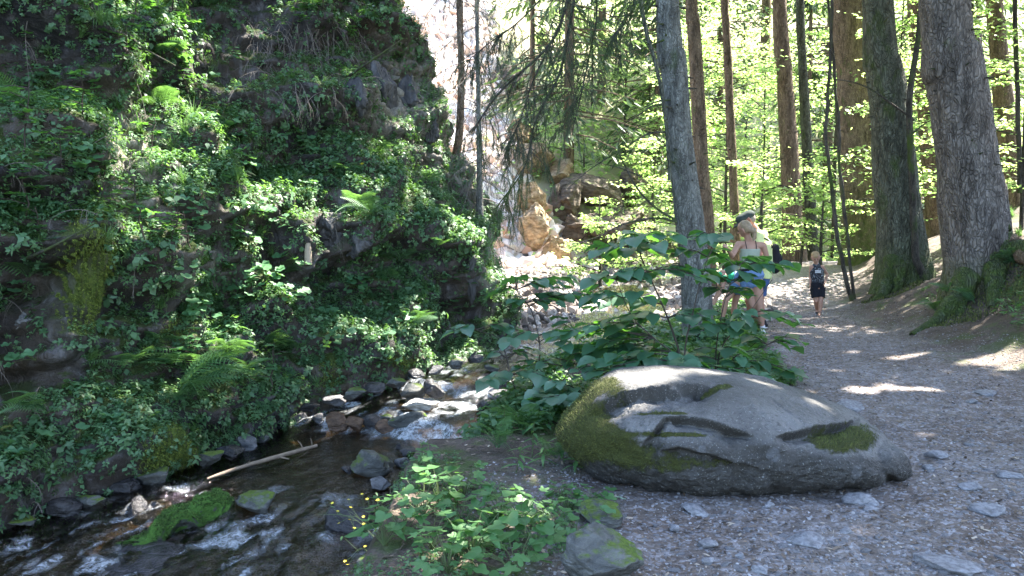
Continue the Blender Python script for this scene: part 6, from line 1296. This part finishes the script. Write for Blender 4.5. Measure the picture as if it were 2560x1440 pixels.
# ------------------------------------------------------------------ the family on the path
def rcone(a, b, r0, r1, sx=1.0, sy=1.0, ax=None, n=20, m=5, flat=False):
    """swept capsule a->b, radii r0->r1; sx widens along ax, sy across"""
    a = np.array(a, float); b = np.array(b, float); d = b - a; L = np.linalg.norm(d); d /= L + 1e-9
    X = np.array(ax if ax is not None else (1, 0, 0), float); X -= d * (X @ d)
    if np.linalg.norm(X) < .1: X = np.array([0, 1, 0]) - d * d[1]
    X /= np.linalg.norm(X); Y = np.cross(d, X); st = []
    if flat: st = [(0, r0), (L, r1)]; st = [(L * t, r0 + (r1 - r0) * t) for t in np.linspace(0, 1, m)]
    else:
        for i in range(m): t = (i / m) * math.pi / 2; st.append((-r0 * math.cos(t), r0 * math.sin(t) + 1e-4))
        for t in np.linspace(0, 1, 4): st.append((L * t, r0 + (r1 - r0) * t))
        for i in range(m): t = ((i + 1) / m) * math.pi / 2; st.append((L + r1 * math.sin(t), r1 * math.cos(t) + 1e-4))
    th = np.linspace(0, 2 * math.pi, n, endpoint=False); V = []
    for ang in th: V += [a + d * s + (X * math.cos(ang) * sx + Y * math.sin(ang) * sy) * r for s, r in st]
    k_ = len(st); F = grid_faces(n, k_, True).tolist(); c = len(V); V += [a + d * st[0][0], a + d * st[-1][0]]
    for i in range(n): j = (i + 1) % n; F.append([i * k_, j * k_, c, c]); F.append([j * k_ + k_ - 1, i * k_ + k_ - 1, c + 1, c + 1])
    return np.array(V), F
def fuse(parts, vox, smooth=2):
    bm = bmesh.new(); 
    for V, F in parts:
        vs = [bm.verts.new(v) for v in V]
        for f in F:
            u = []; [u.append(i) for i in f if i not in u]
            try: bm.faces.new([vs[i] for i in u])
            except ValueError: pass
    bmesh.ops.recalc_face_normals(bm, faces=bm.faces); me = bpy.data.meshes.new('tmp'); bm.to_mesh(me); bm.free()
    o = bpy.data.objects.new('tmp', me); COL.objects.link(o); md = o.modifiers.new('r', 'REMESH'); md.mode = 'VOXEL'; md.voxel_size = vox; md.use_smooth_shade = True
    if smooth: ms = o.modifiers.new('s', 'SMOOTH'); ms.iterations = smooth; ms.factor = .5
    dg = bpy.context.evaluated_depsgraph_get(); dg.update(); me2 = bpy.data.meshes.new_from_object(o.evaluated_get(dg)); bpy.data.objects.remove(o); bpy.data.meshes.remove(me); return me2
SKIN = plain('sun_warmed_skin', (.36, .20, .14), .55, .3, .12, 14); SKIN_M = plain('ruddy_skin', (.40, .18, .13), .55, .3, .12, 14)
CLOTH = lambda n, c, v=.15, s=30: plain(n, c, .9, .15, v, s, .3)
def hand(w, d, side, s, curl=.5):
    """palm and five bent fingers hanging from wrist w in direction d"""
    w = np.array(w, float); d = np.array(d, float); d /= np.linalg.norm(d); sd_ = np.array(side, float); sd_ -= d * (sd_ @ d); sd_ /= np.linalg.norm(sd_); nn = np.cross(d, sd_); P = []
    P.append(rcone(w, w + d * .075 * s, .024 * s, .036 * s, 1.1, .45, sd_, 12, 3))
    for i, (o, l) in enumerate(((-.028, .062), (-.010, .072), (.009, .068), (.027, .052))):
        a = w + d * .085 * s + sd_ * o * s; b = a + (d * .9 + nn * curl * .4) * l * .5 * s; c = b + (d * .6 + nn * curl) * l * .5 * s
        P += [rcone(a, b, .0095 * s, .0085 * s, n=8, m=2), rcone(b, c, .0085 * s, .007 * s, n=8, m=2)]
    a = w + d * .03 * s - sd_ * .03 * s; b = a + (d * .7 - sd_ * .6) * .035 * s; c = b + (d * .9 - sd_ * .1) * .03 * s; P += [rcone(a, b, .011 * s, .010 * s, n=8, m=2), rcone(b, c, .010 * s, .008 * s, n=8, m=2)]
    return P
def person(label, pose, Y, gnd, s=1.0, skin=SKIN, vox=.0075):
    J = {k_: np.array(atY(v[0], v[1], Y + (v[2] if len(v) > 2 else 0))) for k_, v in pose.items()}
    P = []; f = np.array(pose['face'][:3] if False else [0, 0, 0.]); return J
def build_body(root, base, J, s, skin, face, hr=.105, male=False, vox=.0075, body_w=.15):
    P = []; fx = np.array(face, float); fx /= np.linalg.norm(fx); upv = J['head'] - J['neck']; upv /= np.linalg.norm(upv); sid = np.cross(fx, upv); sid /= np.linalg.norm(sid)
    acr = J['shr'] - J['shl']; acr /= np.linalg.norm(acr)
    P.append(rcone(J['pelvis'], J['waist'], .135 * s, .115 * s, 1.15, .8, acr)); P.append(rcone(J['waist'], J['chest'], .115 * s, .14 * s, 1.1, .75, acr)); P.append(rcone(J['chest'], J['neck'] + (J['chest'] - J['neck']) * .25, .14 * s, .075 * s, 1.2, .7, acr))
    P.append(rcone(J['neck'] + (J['chest'] - J['neck']) * .2, J['head'], .052 * s, .05 * s)); P.append(rcone(J['shl'], J['shr'], .052 * s, .052 * s))
    for a_ in 'lr':
        P += [rcone(J['sh' + a_], J['el' + a_], .050 * s, .038 * s), rcone(J['el' + a_], J['wr' + a_], .038 * s, .024 * s)]
        d = J['wr' + a_] - J['el' + a_]; P += hand(J['wr' + a_], d, np.cross(d, acr) + .01, s)
        P += [rcone(J['hip' + a_], J['kn' + a_], .088 * s, .056 * s), rcone(J['kn' + a_], (J['kn' + a_] * .65 + J['an' + a_] * .35), .054 * s, .054 * s), rcone(J['kn' + a_] * .65 + J['an' + a_] * .35, J['an' + a_], .053 * s, .034 * s)]
        toe = J['toe' + a_]; P += [rcone(J['an' + a_], toe, .038 * s, .030 * s)]
    h = J['head']; P.append(rcone(h - upv * .022 * s, h + upv * .028 * s, hr * .84 * s, hr * .88 * s, .92, 1.0, sid)); P.append(rcone(h + fx * .03 * s - upv * .02 * s, h + fx * .055 * s - upv * .075 * s, .06 * s, .04 * s))    # jaw
    P.append(rcone(h + fx * hr * .85 * s + upv * .012 * s, h + fx * (hr * 1.12) * s - upv * .018 * s, .010 * s, .016 * s, n=10, m=3))
    for q in (-1, 1): P.append(rcone(h + sid * q * hr * .82 * s - upv * .03 * s, h + sid * q * hr * .86 * s + upv * .02 * s, .014 * s, .018 * s, n=10, m=3))
    P.append(rcone(h + fx * .092 * s - upv * .055 * s - sid * .02 * s, h + fx * .092 * s - upv * .055 * s + sid * .02 * s, .009 * s, .009 * s, n=8, m=2))
    me = fuse([(V - base, F) for V, F in P], vox); me.materials.append(skin); body = link('body', me, root)
    EYE = bpy.data.materials.get('dark_eye') or plain('dark_eye', (.03, .025, .02), .2)
    for q in (-1, 1):
        V, F = ICO[2]; c = h + fx * hr * .84 * s + sid * q * .034 * s + upv * .015 * s; link('eye', npmesh('eye', V * .013 * s * np.array([1, 1, .7]) + c - base, F, EYE), root)
    return sid, upv, fx
def garment(root, base, name, parts, mat, vox=.008):
    me = fuse([(V - base, F) for V, F in parts], vox, 1); me.materials.append(mat); return link(name, me, root)
def joints(pose, Y): return {k_: np.array(atY(v[0], v[1], Y + (v[2] if len(v) > 2 else 0))) for k_, v in pose.items()}
def mid(a, b, t=.5): return a * (1 - t) + b * t
def shoe(root, base, an, toe, s, mat, name='shoe', sole=None):
    d = toe - an; d[2] = 0; d /= np.linalg.norm(d); z0 = min(an[2], toe[2]) - .02 * s; a = np.array([an[0], an[1], z0]) - d * .03 * s; b = a + d * .2 * s
    o = garment(root, base, name, [rcone(a + [0, 0, .03 * s], b + [0, 0, .02 * s], .044 * s, .038 * s, 1, .9), rcone(an - [0, 0, .02 * s], an + [0, 0, .015 * s], .043 * s, .042 * s)], mat, .007)
    V, F = rcone(a, b, .047 * s, .042 * s, 1, .35); me = fuse([(V - base, F)], .008, 0); me.materials.append(sole or bpy.data.materials.get('shoe_sole') or plain('shoe_sole', (.6, .58, .56), .7)); link('sole', me, o)
# --- woman
s = .95; Y = 11.6
J = joints(dict(pelvis=(1880, 690), waist=(1873, 660), chest=(1874, 625), neck=(1874, 600), head=(1861, 572, -.02), shl=(1846, 611, -.03), shr=(1908, 614), ell=(1830, 640, -.16), wrl=(1818, 622, -.34), elr=(1918, 645, .03), wrr=(1899, 654, .14),
    hipl=(1866, 702, .03), hipr=(1893, 704, -.02), knl=(1882, 762, -.10 + .1), knr=(1899, 762, -.05), anl=(1893, 812, .22), anr=(1906, 818, 0), toel=(1886, 822, .26), toer=(1900, 829, .14)), Y)
g0 = gz(J['anr'][0], Y); base = np.array([J['pelvis'][0], Y, g0]); wo = empty('person', tuple(base)); tag(wo, 'woman seen from behind with a blonde ponytail, grey-green camisole and short denim shorts', 'person')
sid, upv, fx = build_body(wo, base, J, s, SKIN, (-.75, .55, -.45), body_w=.14); acr = J['shr'] - J['shl']; acr /= np.linalg.norm(acr)
CAM_ = CLOTH('grey_green_camisole', (.30, .33, .26)); DEN = CLOTH('denim', (.12, .19, .32), .4, 60); top = mid(J['chest'], J['neck'], .12)
garment(wo, base, 'camisole', [rcone(mid(J['pelvis'], J['waist'], .75), J['waist'], .142 * s, .128 * s, 1.12, .85, acr, flat=True), rcone(J['waist'], top, .127 * s, .150 * s, 1.1, .82, acr, flat=True)], CAM_)
for q in (-1, 1):
    a_ = top + acr * q * .075 * s + np.array([0, -.10 * s, 0]); b_ = J['neck'] + acr * q * .085 * s + np.array([0, 0, -.005]); V, F = tube(spline([a_, mid(a_, b_) + np.array([0, -.025, 0]), b_ + np.array([0, -.03, 0])], 10), .006, 6); link('strap', npmesh('strap', V - base, F, CLOTH('black_strap', (.03, .03, .03))), wo)
garment(wo, base, 'shorts', [rcone(J['pelvis'] + [0, 0, -.02], mid(J['pelvis'], J['waist'], .62), .175 * s, .145 * s, 1.12, .85, acr, flat=True), rcone(J['pelvis'], J['pelvis'] - [0, 0, .06], .165 * s, .14 * s, 1.15, .8, acr), rcone(J['hipl'], mid(J['hipl'], J['knl'], .22), .106 * s, .104 * s, flat=True), rcone(J['hipr'], mid(J['hipr'], J['knr'], .22), .106 * s, .104 * s, flat=True)], DEN)
garment(wo, base, 'belt', [rcone(mid(J['pelvis'], J['waist'], .55), mid(J['pelvis'], J['waist'], .78), .152 * s, .148 * s, 1.12, .88, acr, flat=True)], CLOTH('black_studded_belt', (.02, .02, .025)))
HAIR = plain('ash_blonde_hair', (.25, .18, .11), .55, .4, .5, 40, .4); h = J['head']
garment(wo, base, 'hair', [rcone(h - fx * .03 - upv * .0, h - fx * .025 + upv * .03, .092, .092, .95, 1, sid), rcone(h + [.06, -.06, -.01], h + [.115, -.075, -.03], .05, .045), rcone(h + [.115, -.075, -.02], h + [.13, -.07, -.13], .042, .028), rcone(h + [.12, -.08, -.09], h + [.105, -.09, -.17], .03, .010)], HAIR)
BLK = CLOTH('black_shoe_cloth', (.03, .03, .035)); WHT = CLOTH('white_trainer', (.55, .52, .55))
shoe(wo, base, J['anr'], J['toer'], s, WHT); shoe(wo, base, J['anl'], J['toel'], s, BLK)
# --- man
s = 1.03; Y = 12.25
J = joints(dict(pelvis=(1906, 690), waist=(1910, 660), chest=(1905, 612), neck=(1891, 572), head=(1868, 549, 0), shl=(1897, 588, -.20), shr=(1908, 588, .18), ell=(1900, 640, -.24), wrl=(1868, 655, -.25), elr=(1880, 640, .25), wrr=(1855, 655, .2),
    hipl=(1890, 700, -.08), hipr=(1900, 700, .10), knl=(1872, 752, -.10), knr=(1900, 755, .12), anl=(1886, 806, -.06), anr=(1908, 806, .15), toel=(1870, 815, -.06), toer=(1892, 815, .15)), Y)
g0 = gz(J['anr'][0], Y); base = np.array([J['pelvis'][0], Y, g0]); mn = empty('person', tuple(base)); tag(mn, 'man in a dark flat cap and pale yellow T-shirt looking down to the left', 'person')
sid, upv, fx = build_body(mn, base, J, s, SKIN_M, (-.85, -.1, -.55), male=True); acr = np.array([.1, 1, 0])
TS = CLOTH('pale_yellow_cotton', (.62, .66, .30)); tp = mid(J['chest'], J['neck'], .5)
garment(mn, base, 't_shirt', [rcone(J['pelvis'] + [0, 0, -.03], J['waist'], .165 * s, .155 * s, 1.15, .8, acr, flat=True), rcone(J['waist'], J['chest'], .155 * s, .165 * s, 1.2, .85, acr, flat=True), rcone(J['chest'], tp, .165 * s, .10 * s, 1.25, .85, acr), rcone(J['shl'], J['shr'], .075 * s, .075 * s), rcone(J['shl'], mid(J['shl'], J['ell'], .55), .072 * s, .07 * s, flat=True), rcone(J['shr'], mid(J['shr'], J['elr'], .55), .072 * s, .07 * s, flat=True)], TS)
garment(mn, base, 'shorts', [rcone(J['pelvis'], mid(J['pelvis'], J['waist'], .3), .16 * s, .15 * s, 1.1, .85, acr, flat=True), rcone(J['pelvis'], J['pelvis'] - [0, 0, .07], .155 * s, .13 * s, 1.1, .8, acr), rcone(J['hipl'], mid(J['hipl'], J['knl'], .72), .112 * s, .095 * s, flat=True), rcone(J['hipr'], mid(J['hipr'], J['knr'], .72), .112 * s, .095 * s, flat=True)], CLOTH('blue_shorts', (.07, .12, .26)))
h = J['head']; garment(mn, base, 'flat_cap', [rcone(h + upv * .05 - fx * .05, h + upv * .065 + fx * .05, .112, .095, 1, .68, sid), rcone(h + upv * .035 + fx * .09, h + upv * .015 + fx * .19, .07, .05, 1.3, .25, sid)], CLOTH('dark_cap_cloth', (.045, .055, .05), .4))
garment(mn, base, 'hair', [rcone(h - fx * .035 - upv * .01, h - fx * .03 + upv * .03, .094, .09, .95, 1, sid)], plain('short_grey_hair', (.22, .18, .15), .7))
shoe(mn, base, J['anl'], J['toel'], s, BLK); shoe(mn, base, J['anr'], J['toer'], s, BLK)
bp_ = np.array(atY(1936, 642, Y)); bpk = empty('backpack', tuple(bp_)); tag(bpk, 'black backpack carried on the back of the man in yellow', 'backpack')
me = fuse([(V - bp_, F) for V, F in (rcone(bp_ - [0.0, 0, .16], bp_ + [-.01, 0, .12], .10, .085, .95, 1.5, (1, 0, 0)), rcone(bp_ + [.07, 0, -.13], bp_ + [.07, 0, .0], .06, .055, .8, 1.6, (1, 0, 0)))], .009); me.materials.append(CLOTH('black_nylon', (.018, .018, .022))); link('bag_body', me, bpk)
for q in (-.14, .14):
    a_ = bp_ + np.array([-.08, q, .14]); V, F = tube(spline([a_, a_ + [-.1, 0, .14], a_ + [-.22, 0, .08], a_ + [-.26, 0, -.08]], 14), .016, 6); link('strap', npmesh('strap', V - bp_, F, CLOTH('black_webbing', (.02, .02, .02))), bpk)
# --- bending child
s = .80; Y = 11.95
J = joints(dict(pelvis=(1846, 702), waist=(1832, 692), chest=(1815, 688), neck=(1797, 690), head=(1782, 694, -.02), shl=(1812, 690, -.13), shr=(1806, 690, .12), ell=(1806, 722, -.16), wrl=(1792, 746, -.14), elr=(1798, 722, .12), wrr=(1788, 745, .10),
    hipl=(1842, 712, -.08), hipr=(1848, 712, .07), knl=(1814, 752, -.09), knr=(1836, 762, .10), anl=(1806, 800, -.05), anr=(1832, 808, .12), toel=(1792, 811, -.10), toer=(1818, 815, .12)), Y)
g0 = gz(J['anr'][0], Y); base = np.array([J['pelvis'][0], Y, g0]); ch = empty('person', tuple(base)); tag(ch, 'child in a green top bending far forward beside the lichen-grey trunk', 'person')
sid, upv, fx = build_body(ch, base, J, s, SKIN, (-.25, -.1, -1), vox=.007); acr = np.array([0, 1, 0.])
garment(ch, base, 'top', [rcone(mid(J['pelvis'], J['waist'], .7), J['chest'], .128 * s, .155 * s, 1.1, .85, acr, flat=True), rcone(J['chest'], mid(J['chest'], J['neck'], .5), .155 * s, .11 * s, 1.15, .8, acr), rcone(J['shl'], mid(J['shl'], J['ell'], .25), .07 * s, .066 * s, flat=True), rcone(J['shr'], mid(J['shr'], J['elr'], .25), .07 * s, .066 * s, flat=True)], CLOTH('green_cotton', (.04, .42, .22)))
garment(ch, base, 'shorts', [rcone(J['pelvis'] + [.05, 0, -.02], mid(J['pelvis'], J['waist'], .8), .15 * s, .145 * s, 1.1, .9, acr), rcone(J['hipl'], mid(J['hipl'], J['knl'], .45), .112 * s, .105 * s, flat=True), rcone(J['hipr'], mid(J['hipr'], J['knr'], .45), .112 * s, .105 * s, flat=True)], DEN)
h = J['head']; garment(ch, base, 'bandana', [rcone(h - fx * .02 + upv * .02, h + upv * .05, .094, .085, 1, 1, sid)], CLOTH('blue_grey_bandana', (.10, .14, .20), .6, 50))
shoe(ch, base, J['anl'], J['toel'], s, BLK); shoe(ch, base, J['anr'], J['toer'], s, BLK)
# --- walking boy
s = .70; Y = 13.9
J = joints(dict(pelvis=(2044, 716), waist=(2043, 700), chest=(2042, 678), neck=(2040, 662), head=(2039, 644, -.04), shl=(2028, 668, 0), shr=(2056, 668, 0), ell=(2026, 690, .03), wrl=(2025, 709, -.04), elr=(2068, 686, .04), wrr=(2063, 704, -.08),
    hipl=(2036, 721, 0), hipr=(2052, 721, 0), knl=(2040, 753, -.05), knr=(2052, 753, -.10), anl=(2043, 776, .12), anr=(2049, 783, -.12), toel=(2042, 783, .02), toer=(2048, 789, -.24)), Y)
g0 = gz(J['anr'][0], Y); base = np.array([J['pelvis'][0], Y, g0]); by = empty('person', tuple(base)); tag(by, 'small boy in a dark patterned vest and black shorts walking down the path', 'person')
sid, upv, fx = build_body(by, base, J, s, SKIN, (-.12, -.8, -.5), vox=.006, hr=.118); acr = np.array([1., 0, 0])
k = NT('speckled_dark_vest'); n = k.noise(k.coord(), 38, 3, .6); k.base(k.ramp(n, [(0.0, (.012, .012, .016)), (.54, (.02, .02, .025)), (.62, (.22, .24, .26))])); k.rough(.9); VEST = k.m
garment(by, base, 'vest', [rcone(J['pelvis'] + [0, 0, .03], J['waist'], .15 * s, .145 * s, 1.1, .8, acr, flat=True), rcone(J['waist'], J['chest'], .145 * s, .16 * s, 1.1, .8, acr, flat=True), rcone(J['chest'], mid(J['chest'], J['neck'], .7), .16 * s, .10 * s, 1.15, .78, acr)], VEST, .007)
garment(by, base, 'shorts', [rcone(J['pelvis'] + [0, 0, -.02], J['waist'] - [0, 0, .03], .155 * s, .145 * s, 1.1, .82, acr, flat=True), rcone(J['hipl'], mid(J['hipl'], J['knl'], .72), .112 * s, .10 * s, flat=True), rcone(J['hipr'], mid(J['hipr'], J['knr'], .72), .112 * s, .10 * s, flat=True)], CLOTH('black_shorts', (.015, .015, .02)), .007)
h = J['head']; garment(by, base, 'hair', [rcone(h - fx * .026 + upv * .012, h + upv * .036 - fx * .018, .072, .072, 1, 1, sid), rcone(h + fx * .05 + upv * .05, h + upv * .05, .03, .045, 1.4, 1, sid)], plain('straw_blond_hair', (.30, .20, .10), .6, .3, .4, 40, .4), .007)
shoe(by, base, J['anl'], J['toel'], s, BLK); shoe(by, base, J['anr'], J['toer'], s, BLK)
c = mid(J['chest'], J['waist'], .12) + np.array([-.02, -.108, .015]); fr = link('print_patch', npmesh('print_patch', np.array([[-.052, 0, -.02], [.052, 0, -.02], [.052, 0, .026], [-.052, 0, .026]]) + c - base, np.array([[0, 1, 2, 3]]), plain('white_print', (.6, .6, .6), .8)), by)
cu = bpy.data.curves.new('lettering', 'FONT'); cu.body = 'OUIZZ'; cu.size = .034; cu.align_x = 'CENTER'; cu.align_y = 'CENTER'; lo = bpy.data.objects.new('lettering', cu); COL.objects.link(lo); dg = bpy.context.evaluated_depsgraph_get(); lm = bpy.data.meshes.new_from_object(lo.evaluated_get(dg)); bpy.data.objects.remove(lo)
lm.materials.append(plain('dark_print', (.02, .02, .02))); link('lettering', lm, by, Matrix.Translation(Vector(c - base + np.array([0, -.003, .003]))) @ Matrix.Rotation(math.pi / 2, 4, 'X'))
for o, f, w_ in ((wo, 'n', 0),): pass
# ------------------------------------------------------------------ labels that single out the many alike plants and stones
LM = [(335, 370, 'the sunlit patch of the cliff'), (185, 700, 'the yellow-green moss column'), (845, 600, 'the dark rock hollow of the cliff'), (1000, 230, 'the layered outcrop at the cliff top'), (700, 130, 'the dim brushy top of the cliff'), (440, 950, 'the big bright fern'), (655, 1160, 'the floating log'), (440, 1320, 'the green mossy rock in the rapids'),
      (90, 1200, 'the dark lower left corner of the cliff'), (1200, 600, 'the cliff corner with the thin twiggy spruce'), (1150, 850, 'the stream bend'), (1830, 1100, 'the big boulder'), (1700, 780, 'the main hazel bush'), (1880, 690, 'the woman'), (2045, 710, 'the walking boy'), (1450, 600, 'the overgrown brown crag'), (1350, 400, 'the ochre cliff'),
      (1700, 300, 'the lichen-grey spruce'), (1975, 350, 'the reddish-brown spruce'), (2150, 350, 'the massive dark trunk'), (2240, 350, 'the greenish-grey spruce'), (2420, 350, 'the biggest spruce'), (1160, 200, 'the slim trunk on the cliff corner'), (620, 450, 'the shaded middle of the cliff'), (640, 750, 'the bright leaf slope above the log'), (60, 350, 'the left edge of the cliff'), (250, 70, 'the top left corner'), (1025, 1000, 'the sunlit pale rock in the stream'), (1200, 1240, 'the flat mossy slab'), (1510, 1400, 'the rounded lichen-grey rock'), (2050, 1350, 'the long pale path stone'), (2400, 1200, 'the right side of the gravel')]
def world_px(o):
    return topix(o.matrix_basis.translation)
ORD = ['first', 'second', 'third', 'fourth', 'fifth', 'sixth', 'seventh', 'eighth', 'ninth', 'tenth', 'eleventh', 'twelfth']
from collections import defaultdict
bk = defaultdict(list)
for o, adj, noun, tail in AUTO:
    px, py = world_px(o); i = min(range(len(LM)), key=lambda i: (LM[i][0] - px) ** 2 + ((LM[i][1] - py) * 1.1) ** 2); lx, ly, nm = LM[i]; dx, dy = px - lx, py - ly
    if tail: where = tail
    else:
        where = ('just ' if math.hypot(dx, dy) < 130 else '') + (('above ' if dy < 0 else 'below ') if abs(dy) > abs(dx) else ('left of ' if dx < 0 else 'right of ')) + nm
    bk[((adj + ' ') if adj else '') + noun + ' ' + where].append((px, o))
for key, lst in bk.items():
    lst.sort(key=lambda t: t[0])
    if len(lst) == 1: lst[0][1]['label'] = key
    else:
        for j, (px, o) in enumerate(lst):
            if len(lst) == 2: p_ = 'left-hand one of two: ' if j == 0 else 'right-hand one of two: '
            else: p_ = ('leftmost ' if j == 0 else 'rightmost ' if j == len(lst) - 1 else (ORD[j] if j < 12 else 'a middle') + ' from left, ')
            o['label'] = (p_ + key)
for o in bpy.data.objects:
    l = o.get('label')
    if l and len(l.split()) > 16: o['label'] = ' '.join(l.split()[:16])
